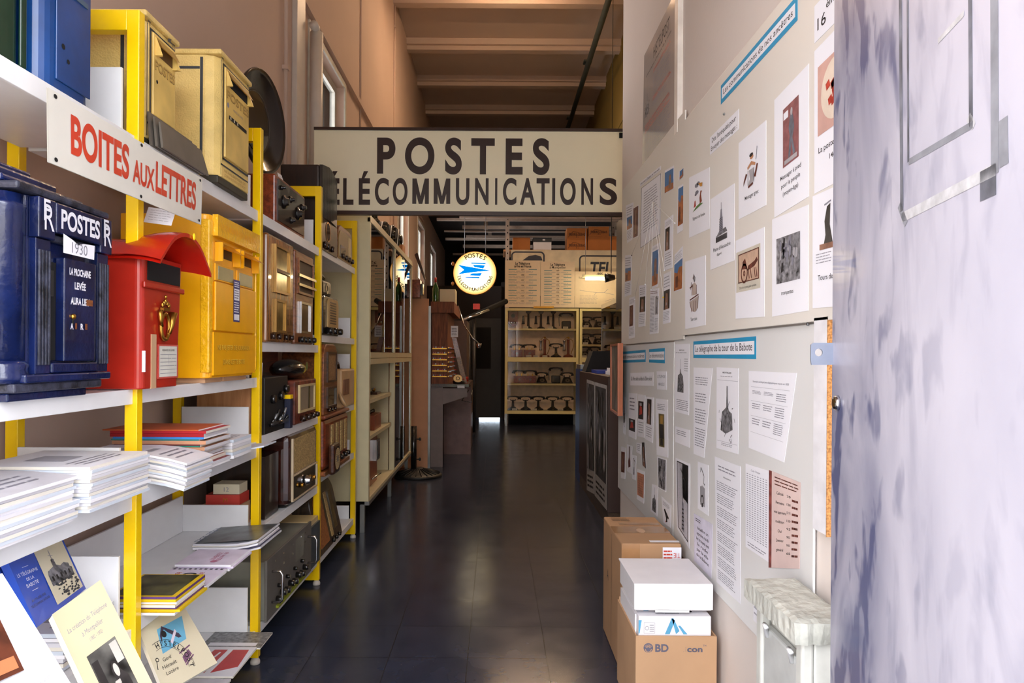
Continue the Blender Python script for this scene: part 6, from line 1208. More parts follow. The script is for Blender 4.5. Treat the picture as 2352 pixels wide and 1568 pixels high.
# switchboard
r_ = thing('switchboard', 'grey telephone switchboard desk with wooden jack panel left of the dark corridor', 'switchboard', (-.6, 9, 0))
gp = P('mauve_grey_panel', (128, 112, 108), .5, var=.06); gp2 = P('brown_grey', (110, 84, 72), .5)
MB().bx(-.80, -.65, 8.5, 8.53, .001, 1.0, gp).part('side_panel', r_); MB().bx(-.72, -.34, 9.6, 9.63, .001, .95, P('rose_grey_panel', (134, 102, 98), .45)).part('side_panel', r_)
MB().bx(-.80, -.75, 8.54, 9.6, .001, .95, gp2).part('back_panel', r_)
m = MB(); m.hexa([(-.649, 8.5, .78), (-.35, 8.5, .88), (-.35, 8.53, .88), (-.649, 8.53, .78), (-.649, 8.5, .98), (-.35, 8.5, .98), (-.35, 8.53, .98), (-.649, 8.53, .98)], gp); m.part('apron', r_)
MB().bx(-.80, -.33, 8.48, 9.9, 1.0, 1.035, wood_dark).part('desk_top', r_)
swd = WOOD('matt_red_wood', (98, 50, 30), (146, 84, 52), .65, axis='Z', coat=0)
MB().bx(-.80, -.60, 8.55, 9.9, 1.0355, 1.92, swd).part('jack_cabinet', r_); MB().bx(-.81, -.52, 8.5, 9.95, 1.921, 2.06, swd).part('cornice', r_)
for q in range(6):
    m = MB(FC(-.79, 8.5495, 1.12 + .07 * q)); m.bx(0, .18, 0, .012, 0, .004, brass)
    for k in range(6): m.bx(.01 + .028 * k, .022 + .028 * k, .016, .03, 0, .01, redp if (k + q) % 3 else steel)
    m.part('jack_row', r_)
for q in range(7): MB().bx(-.599, -.59, 8.6, 9.85, 1.12 + .06 * q, 1.135 + .06 * q, brass).part('jack_strip', r_)
m = MB(); rr = random.Random(4)
for k in range(40): y, z = rr.uniform(8.6, 9.8), 1.12 + .06 * rr.randrange(7); m.bx(-.592, -.56, y, y + .015, z, z + .012, redp if k % 2 else steel)
m.part('jack_plugs', r_)
for k in range(14): m = MB(); m.lathe([(.006, 0), (.006, .05), (.003, .06)], (-.42 + .02 * (k % 3), 8.58 + .085 * k, 1.036), redp if k % 3 else steel, axis='c', n=8); m.part('cord_plug', r_)
m = MB(FC(-.66, 8.54, 1.62)); m.bx(.1, .19, 0, .14, 0, .003, paper); m.lines(.11, .02, .18, .12, 5, ink_grey, c=.004, words=2); m.solo('paper_note', 'white paper note clipped on the switchboard jack panel', 'paper')
MB(FC(-.47, 8.47, .985)).bx(0, .09, 0, .035, 0, .003, paper).solo('name_plate', 'small white plate on the switchboard desk edge', 'label')
m = MB(); m.tube([(-.5, 9.1, 2.05), (-.42, 9.0, 1.8), (-.3, 8.95, 1.62), (-.22, 8.95, 1.55)], .009, chrome); m.lathe([(.02, 0), (.04, .06), (.0, .062)], (-.22, 8.95, 1.49), chrome, axis='c'); m.solo('gooseneck_lamp', 'chrome gooseneck lamp curving over the switchboard', 'lamp')
m = MB(); m.hexa([(-.56, 8.7, 1.62), (-.50, 8.7, 1.62), (-.50, 8.75, 1.62), (-.56, 8.75, 1.62), (-.42, 8.7, 1.04), (-.36, 8.7, 1.04), (-.36, 8.75, 1.04), (-.42, 8.75, 1.04)], wood_mid); m.solo('wooden_stick', 'wooden board leaning on the switchboard desk beside the jack panel', 'board')
r2 = thing('telephone_handset_dial', 'round cream dial on a black base lying on the switchboard desk', 'telephone', (-.46, 8.62, 1.036))
m = MB(); m.lathe([(.075, 0), (.08, .03), (.05, .05)], (-.46, 8.62, 1.0365), black_plastic, axis='c'); m.part('base', r2); m = MB(FV((-.47, 8.56, 1.10), (1, .1, 0), (.1, .55, .8))); m.lathe([(.055, 0), (.055, .008)], (0, 0, 0), ivory, axis='c', n=20); m.ring(0, 0, .018, .026, .0085, blk); m.part('dial', r2)
m = MB(); m.tube([(-.34, 8.7, .95), (-.42, 8.62, .82), (-.3, 8.6, .8), (-.3, 8.7, .95)], .006, black_plastic); m.solo('loose_cord', 'black cord hanging in a loop below the switchboard desk', 'cord')
r2 = thing('wine_bottle', 'green glass wine bottle with red capsule on the switchboard', 'bottle', (-.76, 8.6, 2.061))
m = MB(); m.lathe([(.035, 0), (.038, .01), (.038, .17), (.015, .23), (.013, .26)], (-.76, 8.6, 2.062), P('green_glass', (20, 84, 20), .08, coat=1), axis='c', n=18); m.part('body', r2); m = MB(); m.lathe([(.0155, 0), (.0155, .06)], (-.76, 8.6, 2.31), P('red_capsule', (170, 36, 34), .3), axis='c'); m.part('capsule', r2)
MB().bx(-.72, -.52, 8.75, 9.1, 2.062, 2.24, cream_paint).solo('white_box', 'cream box behind the green bottle on the switchboard', 'box')
MB().bx(-.62, -.36, 9.97, 10.9, .001, 1.0, P('brown_cabinet', (84, 60, 50), .5)).bx(-.62, -.42, 10.0, 10.9, 1.001, 1.9, P('brown_cabinet', (0, 0, 0))).solo('wooden_cabinet', 'brown cabinet behind the switchboard', 'cabinet')
r2 = thing('awning_bar', 'slanted dark canopy arm with a shiny metal awning bar over the corridor', 'lamp', (-.3, 11, 0))  # dark canopy edge with a tilted metal awning bar, gives no light
p, q = atY(1062, 737, 11), atY(1162, 692, 12.4); MB().tube([p, q], .05, blk).part('arm', r2); MB().tube([atY(1066, 734, 10.9), atY(1122, 712, 11.4)], .022, chrome).part('strip', r2)
for px in (1078, 1089): a_ = atY(px, 760, 12.2); MB().tube([(a_.x, 12.2, .02), (a_.x, 12.2, 2.1)], .035, P('dim_steel', (70, 70, 72), .35, metal=.7)).solo('metal_post', '%s of the two dim metal posts in the corridor left of the round sign base' % ('left' if px < 1080 else 'right'), 'post')
MB().bx(-.4, -.28, 12.0, 12.4, 2.2, 2.3, redp).solo('red_box', 'small red box hanging in the dark corridor below the round sign', 'box')
# ================= round illuminated sign =================
SD = 13.0; sc = atY(1091, 628, SD); SR = 49.5 / F_PX * SD
r_ = thing('illuminated_sign', 'round glowing POSTES TÉLÉCOMMUNICATIONS sign with a blue arrow', 'sign', (sc.x, SD, sc.z - SR))
FS = FC(sc.x, SD - .08, sc.z)
def sign_mat():
    m = bpy.data.materials.new('glowing_opal'); m.use_nodes = True; N = m.node_tree.nodes; L = m.node_tree.links; N.remove(N['Principled BSDF'])
    tc = N.new('ShaderNodeTexCoord'); vm = N.new('ShaderNodeVectorMath'); vm.operation = 'DISTANCE'; vm.inputs[1].default_value = (0, -.08, SR); L.new(tc.outputs['Object'], vm.inputs[0])
    r = N.new('ShaderNodeValToRGB'); mr = N.new('ShaderNodeMapRange'); mr.inputs['From Max'].default_value = SR; L.new(vm.outputs['Value'], mr.inputs[0]); L.new(mr.outputs[0], r.inputs[0])
    r.color_ramp.elements[0].position = .35; r.color_ramp.elements[0].color = (1, .8, .48, 1); r.color_ramp.elements[1].position = 1; r.color_ramp.elements[1].color = (.2, .075, .012, 1); e2 = r.color_ramp.elements.new(.8); e2.color = (.3, .22, .09, 1)
    e = N.new('ShaderNodeEmission'); e.inputs[1].default_value = SIGN_E; L.new(r.outputs[0], e.inputs[0]); L.new(e.outputs[0], N['Material Output'].inputs[0]); return m
m = MB(FS); m.disc(0, 0, SR * .985, 0, sign_mat(), 48); m.part('opal_face', r_)
m = MB(FS); m.lathe([(SR, -.16), (SR, .005), (SR * .985, .005), (SR * .985, -.01)], (0, 0, 0), P('sign_rim', (190, 130, 70), .4), axis='c', n=48); m.part('rim', r_)
MB(FS).disc(0, 0, SR * .98, -.155, cream_paint, 40).part('back', r_) if 0 else None
bs = EMIT('lit_blue', (0, 120, 205), .5); sdk = P('sign_dark_ink', (16, 12, 40), .6)
lg = lambda pts: [((x - 1255) / 228 * SR, (775 - y) / 228 * SR) for x, y in pts]
m = MB(FS)
for p in ([(1078, 690), (1140, 742), (1250, 765), (1430, 749), (1250, 718)], [(1140, 742), (1080, 790), (1250, 765)], [(1208, 663), (1222, 679), (1366, 682), (1371, 668)], [(1230, 688), (1250, 712), (1345, 728), (1362, 693)], [(1222, 779), (1195, 803), (1313, 805), (1330, 773)], [(1160, 816), (1145, 826), (1300, 831), (1310, 815)]): m.poly(lg(p)[::-1], .002, bs)
m.part('blue_arrow_logo', r_)
m = MB(FS); m.arc('POSTES', 0, 0, SR * .72, SR * .2, sdk, math.radians(88), math.radians(74), c=.006, fat=.02); m.arc('TELECOMMUNICATIONS', 0, 0, SR * .83, SR * .15, sdk, math.radians(270), math.radians(162), c=.004, inner=True, fat=.025, wf=.85); m.part('lettering', r_)
for s_ in (-1, 1): MB().tube([(sc.x + s_ * .2, SD + .02, sc.z + .3), (sc.x + s_ * .2, SD + .02, 4.452)], .006, steel).part('hanging_wire', r_)
for z_ in (-.2, .18): MB(FS).ball((-SR - .01, z_, -.05), .03, .04, .03, P('sign_rim', (0, 0, 0))).part('clip', r_)
# ================= far showcase =================
CY = 13.5; sx0, sx1 = .19, 1.645
creamy = P('cream_case', (212, 198, 140), .45, var=.03)
def showcase(x0, x1, label, shelves, top, sl):
    r = thing('showcase', label, 'showcase', ((x0 + x1) / 2, CY + .2, 0))
    for x in (x0, x1 - .05): MB().bx(x, x + .05, CY, CY + .4, .24, top, creamy).part('side', r)
    MB().bx(x0 + .05, x1 - .05, CY + .385, CY + .4, .24, top, P('case_back', (238, 214, 186), .7)).part('back', r)
    for z, h in ((.24, .06), (1.27, .09), (top - .05, .05)): MB().bx(x0 + .0505, x1 - .0505, CY, CY + .38, z, z + h, creamy).part('frame_rail', r)
    for z in shelves: MB().bx(x0 + .0505, x1 - .0505, CY + .03, CY + .38, z - .035, z, creamy).part('shelf', r)
    for a, b_ in (((x0 + x1) / 2, 1.361), (x0 + (x1 - x0) * .48, .301)):
        z1 = top - .055 if b_ > 1 else 1.265
        for k, (c0, c1) in enumerate(((x0 + .06, a + .03), (a - .03, x1 - .06))): f = MB().bx(c0, c1, CY + .004 + .008 * k, CY + .009 + .008 * k, b_, z1, glass).part('sliding_glass', r)
    for x in (x0 + .01, x1 - .06):
        for y in (CY + .01, CY + .35): MB().bx(x, x + .04, y, y + .03, 0, .239, alu).part('leg', r)
    return r
showcase(sx0, sx1, 'tall cream glass showcase full of antique telephones at the end of the aisle', (.84, 1.93), 2.33, 0)
showcase(sx1 + .02, 2.68, 'second cream glass showcase partly hidden by the right wall', (.84, 1.62, 1.96), 2.33, 0)
# telephones (built at their own origin, facing the camera: frame a=X, b=Z, c=toward camera)
bk = P('worn_black_bakelite', (16, 13, 12), .4); brownp = wood_red; F0 = FC(0, 0, 0)
def handset(F, a, b_, c, w, mat, parent, vertical=False):
    m = MB(F); pts = [(-w / 2, -.02), (-w / 2 * .92, .018), (-w * .2, .03), (w * .2, .03), (w / 2 * .92, .018), (w / 2, -.02)]
    m.tube([(a + (q[1] if vertical else q[0]), b_ + (q[0] if vertical else q[1]), c) for q in pts], .012, mat, 8, rs=[.03, .02, .011, .011, .02, .03]); m.part('handset', parent)
def ph_desk(label, mat=bk):
    r = thing('desk_telephone', label, 'telephone', (0, 0, 0)); m = MB(F0); m.hexa([(-.1, .003, -.09), (.1, .003, -.09), (.1, .003, .09), (-.1, .003, .09), (-.06, .11, -.06), (.06, .11, -.06), (.05, .11, .0), (-.05, .11, .0)][:8], mat); m.part('base', r, bevel=.012)
    m = MB(F0); m.bx(-.06, -.04, .11, .14, -.04, -.02, mat).bx(.04, .06, .11, .14, -.04, -.02, mat); m.part('cradle', r); handset(F0, 0, .155, -.03, .2, mat, r)
    D_ = FV((0, -.072, .052), (1, 0, 0), (0, .75, .9)); m = MB(D_); m.ring(0, 0, .014, .042, .004, P('dial_grey', (120, 110, 96), .4)); m.part('dial', r); return r
def ph_column(label, mat=bk, h=.16):
    r = thing('column_telephone', label, 'telephone', (0, 0, 0)); m = MB(F0); m.lathe([(.095, .003), (.09, .02), (.05, .045), (.024, .06), (.02, h), (.03, h + .02)], (0, 0, 0), mat, n=18); m.part('base_column', r)
    m = MB(F0); m.tube([(-.05, h + .03, 0), (-.04, h + .01, 0), (.04, h + .01, 0), (.05, h + .03, 0)], .008, mat); m.part('cradle', r); handset(F0, 0, h + .05, 0, .21, mat, r)
    m = MB(FV((0, -.075, .04), (1, 0, 0), (0, .75, .9))); m.lathe([(.035, 0), (.035, .012)], (0, 0, 0), chrome, axis='c'); m.part('dial', r); return r
def ph_candle(label, mat=bk):
    r = thing('candlestick_telephone', label, 'telephone', (0, 0, 0)); m = MB(F0); m.lathe([(.075, .003), (.07, .015), (.03, .035), (.022, .05), (.018, .28)], (.04, 0, 0), mat, n=16); m.part('stand', r)
    m = MB(F0); m.lathe([(.02, -.03), (.03, 0), (.05, .04), (.045, .045)], (.04, .31, .0), mat, axis='c'); m.part('transmitter', r)
    m = MB(F0); m.tube([(.03, .22, 0), (-.03, .23, 0)], .006, brass); m.lathe([(.032, 0), (.022, .03), (.018, .12), (.014, .15)], (-.05, .08, 0), mat); m.part('receiver', r); return r
def ph_box(label, mat=brownp, w=.2, h=.13):
    r = thing('wooden_telephone', label, 'telephone', (0, 0, 0)); MB(F0).bx(-w / 2, w / 2, .003, h, -.08, .08, mat).part('case', r, bevel=.006); MB(F0).bx(-w / 2 - .015, w / 2 + .015, .0, .02, -.09, .09, mat).part('plinth', r) if 0 else None
    m = MB(F0); m.bx(-.05, -.035, h, h + .04, -.01, .01, brass).bx(.035, .05, h, h + .04, -.01, .01, brass); m.part('cradle', r); handset(F0, 0, h + .06, 0, .21, bk, r); m = MB(F0); m.disc(0, h * .5, .022, .0815, P('dial_grey', (120, 110, 96), .4)); m.part('dial', r); return r
def ph_ornate(label):
    r = thing('ornate_telephone', label, 'telephone', (0, 0, 0)); m = MB(F0); m.lathe([(.09, .003), (.085, .03), (.03, .05), (.022, .07), (.024, .3), (.035, .32)], (0, 0, 0), wood_red, n=16); m.part('wooden_column', r)
    m = MB(F0); m.lathe([(.03, 0), (.018, .03), (.016, .13), (.03, .17), (.034, .18)], (-.07, .12, 0), chrome); m.part('hanging_receiver', r); m = MB(F0); m.tube([(-.07, .31, 0), (-.02, .36, 0), (.03, .33, 0), (.08, .3, 0), (.1, .2, 0), (.05, .06, 0)], .006, brass); m.part('hook_and_cord', r); m = MB(F0); m.ball((.0, .35, .03), .02, .02, .02, brass); m.part('bell', r); return r
def ph_wall(label):
    r = thing('wall_telephone', label, 'telephone', (0, 0, 0)); m = MB(F0); m.prism([(-.09, .06), (0, .0), (.09, .06), (.09, .32), (-.09, .32)], -.05, .02, wood_red); m.part('wooden_case', r, bevel=.006)
    m = MB(F0); m.lathe([(.03, 0), (.035, .03)], (.0, .2, .0205), bk, axis='c'); m.part('mouthpiece', r)
    for s_ in (-1, 1): m = MB(F0); m.ball((s_ * .03, .07, .04), .025, .025, .02, chrome); m.part('bell', r)
    m = MB(F0); m.lathe([(.025, 0), (.014, .04), (.014, .12)], (-.115, .12, 0), bk); m.part('receiver', r); return r
def ph_french(label):
    r = thing('cradle_telephone', label, 'telephone', (0, 0, 0)); m = MB(F0); m.bx(-.08, .08, .003, .14, -.06, .06, bk); m.part('case', r, bevel=.015); m = MB(F0); m.tube([(-.12, .05, 0), (-.13, .2, 0), (-.1, .25, 0), (.1, .25, 0), (.13, .2, 0)], .008, steel); m.part('arm', r); handset(F0, 0, .245, 0, .22, bk, r); return r
bk = P('worn_black_bakelite', (16, 13, 12), .4)
protos = {}
def place(kind, px, z, label, y=CY + .2):
    X_ = ray(px, 800)[0] * y; loc = (X_, y, z)
    S_ = 1.12
    if kind not in protos:
        r = {'desk': ph_desk, 'column': ph_column, 'candle': ph_candle, 'box': ph_box, 'ornate': ph_ornate, 'wall': ph_wall, 'french': ph_french}[kind](label); protos[kind] = r; r.location = loc; r.scale = (S_, S_, S_)
        if 'group' in r: pass
        r['group'] = {'desk': 'desk telephones in the showcases', 'column': 'column telephones in the showcase', 'candle': 'candlestick telephones in the showcase', 'box': 'wooden box telephones in the showcase', 'ornate': 'ornate telephones in the showcase'}.get(kind, 'other telephones in the showcase'); return r
    return dup(protos[kind], loc, 0, label)
where = {1.932: 'top shelf', 1.362: 'second shelf', .842: 'third shelf', .302: 'bottom shelf'}
place('wall', 1178, 1.97, 'reddish wooden wall telephone at the left end of the showcase top shelf', CY + .3)
place('candle', 1208, 1.932, 'black candlestick telephone next to the wooden wall telephone, showcase top shelf')
place('candle', 1237, 1.932, 'candlestick telephone third from left on the showcase top shelf')
place('candle', 1265, 1.932, 'candlestick telephone fourth from left on the showcase top shelf, before the cradle telephone')
place('french', 1300, 1.932, 'black cradle telephone with raised arms at the right end of the showcase top shelf')
place('box', 1187, 1.362, 'wooden box telephone at the left end of the showcase second shelf')
place('box', 1216, 1.362, 'wooden box telephone second from left on the showcase second shelf')
place('ornate', 1251, 1.362, 'ornate wooden column telephone in the middle of the showcase second shelf')
place('column', 1277, 1.362, 'low column telephone between the two ornate ones on the showcase second shelf')
place('ornate', 1305, 1.362, 'ornate wooden column telephone at the right end of the showcase second shelf')
for k, (kd, px) in enumerate((('box', 1193), ('box', 1218), ('desk', 1245), ('french', 1277), ('desk', 1303))): place(kd, px, .842, '%s telephone, %s on the showcase third shelf' % ({'box': 'wooden', 'desk': 'black desk', 'french': 'black cradle'}[kd], ('leftmost', 'second from left', 'in the middle', 'fourth from left', 'rightmost')[k]))
for k, px in enumerate((1179, 1208, 1237, 1270, 1303)): place('column', px, .302, 'black column telephone with dial, %s on the showcase bottom shelf' % ('leftmost', 'second from left', 'in the middle', 'fourth from left', 'rightmost')[k])
for px, z, lb in ((1347, 1.962, 'left on the top shelf of the second showcase'), (1376, 1.962, 'right on the top shelf of the second showcase'), (1346, 1.622, 'left on the middle shelf of the second showcase'), (1374, 1.622, 'right on the middle shelf of the second showcase'), (1343, 1.362, 'left above the mid rail of the second showcase'), (1366, 1.362, 'right above the mid rail of the second showcase'), (1412, 1.962, 'far right on the top shelf of the second showcase'), (1350, .842, 'on the third shelf of the second showcase')): place('desk', px, z, 'black desk telephone %s' % lb)
cards = [(1208, 1.932), (1265, 1.932), (1300, 1.932), (1216, 1.362), (1232, 1.362), (1253, 1.362), (1184, .302), (1229, .302), (1290, .302), (1347, 1.962), (1346, 1.622), (1343, 1.362)]
for px, z in cards:
    q = ray(px, 800)[0] * (CY + .06); MB(FC(q - .06, CY + .06, z + .001)).bx(0, .1, 0, .04, -.003, 0, paper2).lines(.01, .005, .09, .035, 2, ink_grey, c=.001, words=3).solo('name_card', 'small cream name card on the showcase %s, %s position' % ({1.932: 'top shelf', 1.362: 'second shelf', .302: 'bottom shelf', 1.962: 'right top shelf', 1.622: 'right middle shelf'}[z], {1208: 'left', 1265: 'middle', 1300: 'right', 1216: 'left', 1232: 'centre left', 1253: 'centre', 1184: 'left', 1229: 'centre', 1290: 'right', 1347: 'left', 1346: 'left', 1343: 'far right'}[px]), 'card', 'name cards in the showcases')
# info panels on the showcase
infop = P('beige_info_panel', (224, 204, 172), .6, var=.02)
def info(x0, x1, z1, label, hd1, hd2, n, hasmap=False, y=13.48):
    p0, p1 = ray(x0, 800)[0] * y, ray(x1, 800)[0] * y; w = p1 - p0; h = z1 - 2.345; F = FC(p0, y, 2.345); m = MB(F); m.bx(0, w, 0, h, -.02, 0, infop)
    if hasmap:
        m.poly([(w * .42, h * .93), (w * .5, h * .8), (w * .6, h * .93)][::1], .001, P('grey_triangle', (184, 170, 140), .6)); m.text('1885', w * .51, h * .885, .06, ink, w=.12, c=.002, fat=.02); m.text('Réseau téléphonique de la ville de Montpellier', w * .5, h * .8, .04, ink, w=w * .84, c=.002)
        for p, q in (((.1, .48), (.3, .44)), ((.3, .44), (.44, .42)), ((.44, .42), (.6, .42)), ((.6, .42), (.8, .36)), ((.6, .42), (.68, .52)), ((.44, .42), (.4, .36)), ((.8, .26), (.62, .18))): m.strip((p[0] * w, p[1] * h), (q[0] * w, q[1] * h), .006, .001, ink_grey)
        m.lines(.1 * w, .1 * h, .5 * w, .34 * h, 7, ink_grey, c=.001, fill=.18)
    else:
        m.text(hd1, w / 2, h * .91, .05, ink, w=w * .42, c=.001, fat=.03); m.text(hd2, w / 2, h * .85, .05, ink, w=w * .48, c=.001, fat=.03)
        bl = P('teal_rule', (60, 130, 140), .6)
        for k in range(n):
            z = h * (.8 - .78 * k / n); m.rect(w * .1, z, w * .33, z + .012, .001, bl).rect(w * .67, z, w * .9, z + .012, .001, bl); m.text(str(1879 + 9 * k), w * .5, z - .01, .025, ink, w=.06, c=.001, fat=.02); m.lines(w * .1, z - h * .5 / n, w * .9, z - .02, 2 if n < 9 else 1, ink_grey, c=.001, fill=.25)
    m.solo('information_panel', label, 'panel')
info(1159, 1240, 3.27, "information panel Le Téléphone arrive en France on the showcase", 'Le Téléphone', 'arrive en France', 7)
info(1241, 1319, 3.25, 'information panel Le Téléphone à Montpellier on the showcase', 'Le Téléphone', 'à Montpellier', 10)
info(1319.5, 1432, 3.06, 'information panel 1885 with the telephone network map of the town', '', '', 0, True)
MB(FC(ray(1225, 800)[0] * 13.46, 13.46, 2.332)).bx(0, .4, 0, .035, -.01, 0, P('yellow_label', (214, 160, 40), .5)).solo('yellow_label', 'thin yellow label strip on the showcase top edge', 'label') 
m = MB(FC(0, 13.75, 0)); r_ = thing('telecom_sign', 'large worn white sign with rounded outlines and the letters TEL behind the panels', 'sign', (1.4, 13.78, 2.6))
F = FC(0, 13.75, 0); MB(F).bx(.3, 2.65, 2.6, 3.52, -.03, 0, P('worn_white_sign', (222, 208, 176), .5, var=.1, scale=5)).part('panel', r_)
m = MB(F); nvy = P('sign_navy', (44, 50, 66), .5)
def rr_(x0, x1, z0, z1, r, t):
    m.rect(x0 + r, z1 - t, x1 - r, z1, .002, nvy).rect(x0, z0, x0 + t, z1 - r, .002, nvy).rect(x1 - t, z0, x1, z1 - r, .002, nvy); m.ring(x0 + r, z1 - r, r - t, r, .002, nvy, t0=math.pi / 2, t1=math.pi); m.ring(x1 - r, z1 - r, r - t, r, .002, nvy, t0=0, t1=math.pi / 2)
g_ = lambda px, py: atY(px, py, 13.75)
rr_(g_(1174, 600).x, g_(1251, 600).x, 2.9, g_(1200, 577).z, .09, .03); rr_(g_(1330, 600).x, 2.6, 2.7, g_(1380, 586).z, .09, .03)
m.part('rounded_outline', r_); m = MB(F)
m.poly([(g_(1200, 600).x, g_(1200, 598).z), (g_(1246, 600).x, g_(1246, 598).z), (g_(1243, 588).x, g_(1243, 589).z), (g_(1230, 588).x, g_(1230, 585).z), (g_(1214, 590).x, g_(1214, 588).z)], .002, nvy); m.text('TEL', (g_(1355, 600).x + g_(1404, 600).x) / 2, g_(1380, 628).z, .23, nvy, w=g_(1404, 600).x - g_(1353, 600).x, c=.002, fat=.03, shear=.1); m.part('lettering', r_)
# boxes on the rack deck
cartn = P('orange_carton', (188, 116, 56), .8, var=.06, scale=4)
def carton(px0, px1, py0, py1, label, mat=cartn, pr=True, y=14.0, dz=0, depth=.4):
    a_, b_ = atY(px0, py1, y), atY(px1, py0, y); r = thing('cardboard_box', label, 'box', ((a_.x + b_.x) / 2, y + depth / 2, dz)); h = b_.z - a_.z; w = b_.x - a_.x; F = FC(a_.x, y, dz)
    MB(F).bx(0, w, .001, h, -depth, 0, mat).part('carton', r, bevel=.006)
    if pr:
        m = MB(F); m.text('PIERRE LEBAS', w / 2, h * .32, h * .24, P('carton_print', (70, 44, 30), .7), w=w * .8, c=.002, fat=.02); m.part('print', r)
        m = MB(F); m.tube([(w * .05, h * .15, .002), (w * .3, h * .7, .002), (w * .6, h * .6, .002), (w * .45, h * .15, .002), (w * .6, h * .2, .002)], .004, P('carton_print', (0, 0, 0)), 4); m.part('line_drawing', r)
    return r
dk_ = 3.5605
carton(1178, 1218, 545, 573, 'plain orange-brown box at the left end of the high rack deck', pr=False, dz=dk_)
carton(1302, 1349, 552, 577, 'lower of two printed PIERRE LEBAS boxes on the rack deck', dz=dk_)
hh = (577 - 552) / F_PX * 14; carton(1302, 1349, 527, 552, 'upper of two printed PIERRE LEBAS boxes on the rack deck', dz=dk_ + hh + .001)
carton(1350.5, 1422, 546, 578, 'wide orange-brown box at the right end of the rack deck', pr=False, dz=dk_); hh = 32 / F_PX * 14; carton(1352, 1399, 524, 546, 'printed PIERRE LEBAS box on top of the wide box', dz=dk_ + hh + .001)
r_ = thing('archive_box', 'white archive box with a dark blue lid on the high rack deck', 'box', (.9, 14.2, dk_)); F = FC(atY(1225, 570, 14).x, 14, dk_); MB(F).bx(0, .37, .001, .16, -.3, 0, white_card).part('carton', r_); MB(F).bx(-.005, .375, .161, .25, -.305, .005, navy_l).part('lid', r_); m = MB(F); m.rect(.19, .19, .24, .22, .006, paper); m.part('label', r_)
# ================= right side beyond the wall corner =================
r_ = thing('dark_cabinet', 'dark brown cabinet standing on the right past the wall corner', 'cabinet', (1.1, 6.5, 0))
dbw = P('dark_brown_board', (66, 48, 44), .45, var=.05)
MB().bx(.92, 1.35, 5.56, 7.45, .12, 1.23, dbw).part('body', r_, bevel=.004); MB().bx(.925, 1.3, 5.57, 7.44, 0, .119, WOOD('plinth_wood', (70, 56, 46), (96, 78, 64), axis='Y')).part('plinth', r_)
for k, (p0, p1, t0, t1, b0, b1) in enumerate(((1348, 1366, 871, 877, 1125, 1135), (1366.5, 1394, 877, 885, 1138, 1172))):
    F = FB(*[atX(x, y, .918) for x, y in ((p0, t0), (p1, t1), (p1, b1), (p0, b0))]); m = MB(F); m.bx(0, 1, 0, 1, 0, .0012, P('poster_grey', (178, 174, 172), .5)); m.rect(.06, .2, .94, .97, .002, P('poster_dark', (70, 68, 70), .5, var=.8, scale=14)); q = random.Random(k + 8)
    for j in range(12): x, y = q.random() * .8, .2 + q.random() * .6; m.poly([(x, y), (x + .1, y - .04), (x + .14, y + .14), (x + .03, y + .2)], .0026, q.choice((blk, pale, ink_grey, blk)))
    m.lines(.1, .03, .9, .16, 3, ink, c=.002, words=3); m.solo('poster', '%s black and white archive poster on the side of the dark cabinet' % ('far' if k == 0 else 'near'), 'poster')
MB().bx(.93, 1.0, 7.5, 7.9, .001, 1.25, P('blue_steel', (40, 70, 130), .4)).bx(.935, .99, 7.4 + .1, 7.88, 1.2501, 1.3, steel).solo('metal_locker', 'narrow blue and grey metal locker edge behind the dark cabinet', 'locker')
m = MB(); m.prism([(0, 0), (1, 0), (1, 1)], 0, 1, blk) if 0 else None
p = [atY(1345, 838, 7.0), atY(1362, 806, 7.0), atY(1404, 806, 7.0), atY(1404, 838, 7.0)]
p[0].z = p[3].z = 1.2325
m.add([tuple(v) for v in p] + [(v.x, v.y + .3, v.z) for v in p], [(3, 2, 1, 0), (4, 5, 6, 7), (0, 1, 5, 4), (1, 2, 6, 5), (2, 3, 7, 6), (3, 0, 4, 7)], P('black_cloth', (22, 21, 23), .8)); m.solo('black_case', 'black sloping case on top of the dark cabinet', 'case')
MB().bx(1.0, 1.2, 5.9, 6.2, 1.2315, 1.262, paper).bx(1.01, 1.19, 5.92, 6.18, 1.2625, 1.29, white_card).solo('paper_stack', 'stack of white papers on the dark cabinet', 'paper', None, 'stuff')
MB().bx(.95, 1.14, 6.9 - .5, 6.75, 1.2315, 1.262, P('blue_binder', (36, 60, 160), .4)).solo('binder', 'blue binder lying under the black sloping case', 'binder')
# framed picture in orange wood at the wall corner
r_ = thing('framed_picture', 'framed grey engraving in an orange wood frame at the wall corner', 'picture', (.83, 4.5, 1.2))
yF = 4.35; q0 = [atY(1405, 791, yF + .55), atY(1423, 788, yF), atY(1423, 955, yF), atY(1405, 942, yF + .55)]
ow = P('orange_wood_frame', (176, 98, 62), .4); F = FB(*q0); MB(F).bx(.06, .94, .03, .97, -.004, .001, P('picture_grey', (120, 112, 100), .5, var=.4, scale=9)).part('picture', r_)
for q in ((0, .06, 0, 1), (.94, 1, 0, 1), (.0601, .9399, 0, .03), (.0601, .9399, .97, 1)): MB(F).bx(*q, -.02, .012, ow).part('frame_bar', r_)
MB().bx(q0[1].x, q0[1].x + .022, yF - .004, yF - .0005 + .0, q0[2].z, q0[1].z, ow).part('frame_side', r_)
# dark thin frame above
r_ = thing('picture_frame', 'tall dark wooden frame hanging edge-on beside the right wall corner', 'frame', (.95, 5.3, 1.75))
p = [atY(1418, 512, 5.0), atY(1428, 520, 4.8), atY(1426, 702, 4.8), atY(1415, 712, 5.0)]
MB().bx(p[3].x, p[1].x + .0, 4.722, 5.0, p[3].z, p[0].z, P('dark_frame_wood', (64, 54, 52), .4)).part('edge', r_, bevel=.006)
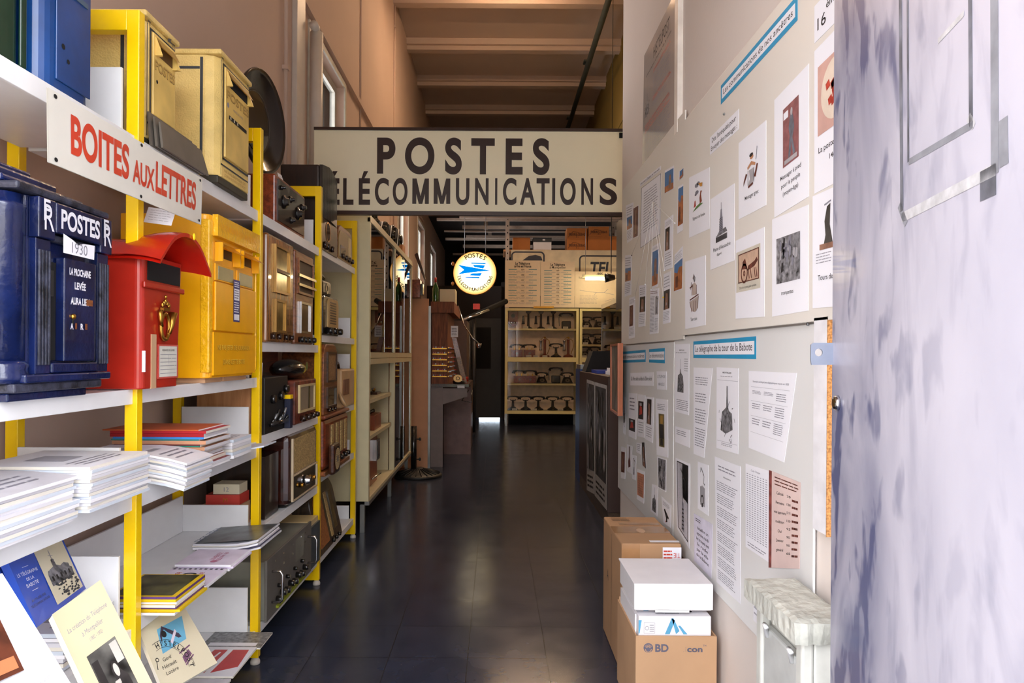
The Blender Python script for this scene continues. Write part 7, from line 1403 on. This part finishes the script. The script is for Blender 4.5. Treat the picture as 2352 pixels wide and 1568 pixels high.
# glass wall cabinet on the right
r_ = thing('glass_cabinet', 'cream and glass cabinet on the right wall in front of the second showcase', 'cabinet', (1.7, 8.5, 0))
MB().bx(1.5, 1.95, 6.4, 9.7, 2.06, 2.12, cream_paint).part('top', r_); MB().bx(1.5, 1.505, 6.4, 9.7, .9, 2.059, glass).part('glass_front', r_)
MB().bx(1.5, 1.52, 9.68, 9.7, .0, 2.059, alu).part('post', r_); MB().bx(1.52, 1.95, 9.69, 9.695, .9, 2.059, glass).part('glass_end', r_); MB().bx(1.5, 1.95, 6.4, 9.7, 0, .899, cream_paint).part('base', r_)
m = MB(); m.bx(1.6, 1.9, 8.9, 9.2, 2.1215, 2.42, cream_paint); m.lines(0, 0, 0, 0, 0, ink) if 0 else None; m.solo('white_box', 'pale box on top of the right glass cabinet under the black spot lamp', 'box')
r_ = thing('spot_lamp', 'black spot lamp above the pale box on the right', 'lamp', (1.5, 8.6, 2.43))
F = FV(atY(1412, 637, 8.6), (-1, 0, -.05), (0, 0, 1)); m = MB(F); m.lathe([(.03, 0), (.045, .06), (.06, .12), (.055, .12), (.03, .05)], (0, 0, 0), bk, axis='a'); m.part('shade', r_); MB().tube([atY(1404, 628, 8.6), Vector((atY(1404, 628, 8.6).x, 8.6, 6.61))], .004, blk).part('cable', r_)
# fluorescent tube
r_ = thing('fluorescent_lamp', 'lit white fluorescent tube in front of the 1885 map panel', 'lamp', (1.85, 12.9, 2.8))
p, q = atY(1345, 640, 12.9), atY(1404, 641, 12.9); MB().tube([p, q], .024, EMIT('tube_light', (255, 236, 190), TUBE_E), 12).part('tube', r_); MB().bx(p.x - .06, q.x + .06, 12.9, 12.98, p.z + .03, p.z + .08, cream_paint).part('fitting', r_)
for x in (p.x, q.x): MB().tube([(x, 12.95, p.z + .08), (x, 12.95, 4.452)], .004, steel).part('hanging_wire', r_)
# unseen warm fill lamps, added to brighten the hall ceiling and the showcase
for k, (x, y, z, pw) in enumerate(FILL_LAMPS):
    r_ = thing('fill_lamp', 'added unseen fill lamp high above the aisle, %s' % ('nearest', 'middle', 'farthest', 'last')[k], 'lamp', (x, y, z)); MB().bx(x - .6, x + .6, y - .06, y + .06, z, z + .06, cream_paint).part('housing', r_); MB().bx(x - .58, x + .58, y - .04, y + .04, z - .02, z - .001, EMIT('warm_fill_%d' % k, (255, 214, 172), pw)).part('tube', r_)
    if k == 2: MB().bx(-1.5, x - .6, y - .015, y + .015, z + .02, z + .05, steel).part('fill_lamp_bracket', r_); continue
    for s_ in (-.4, .4): MB().tube([(x + s_, y, z + .06), (x + s_, y, ZC + .01)], .004, steel).part('hanging_wire', r_)
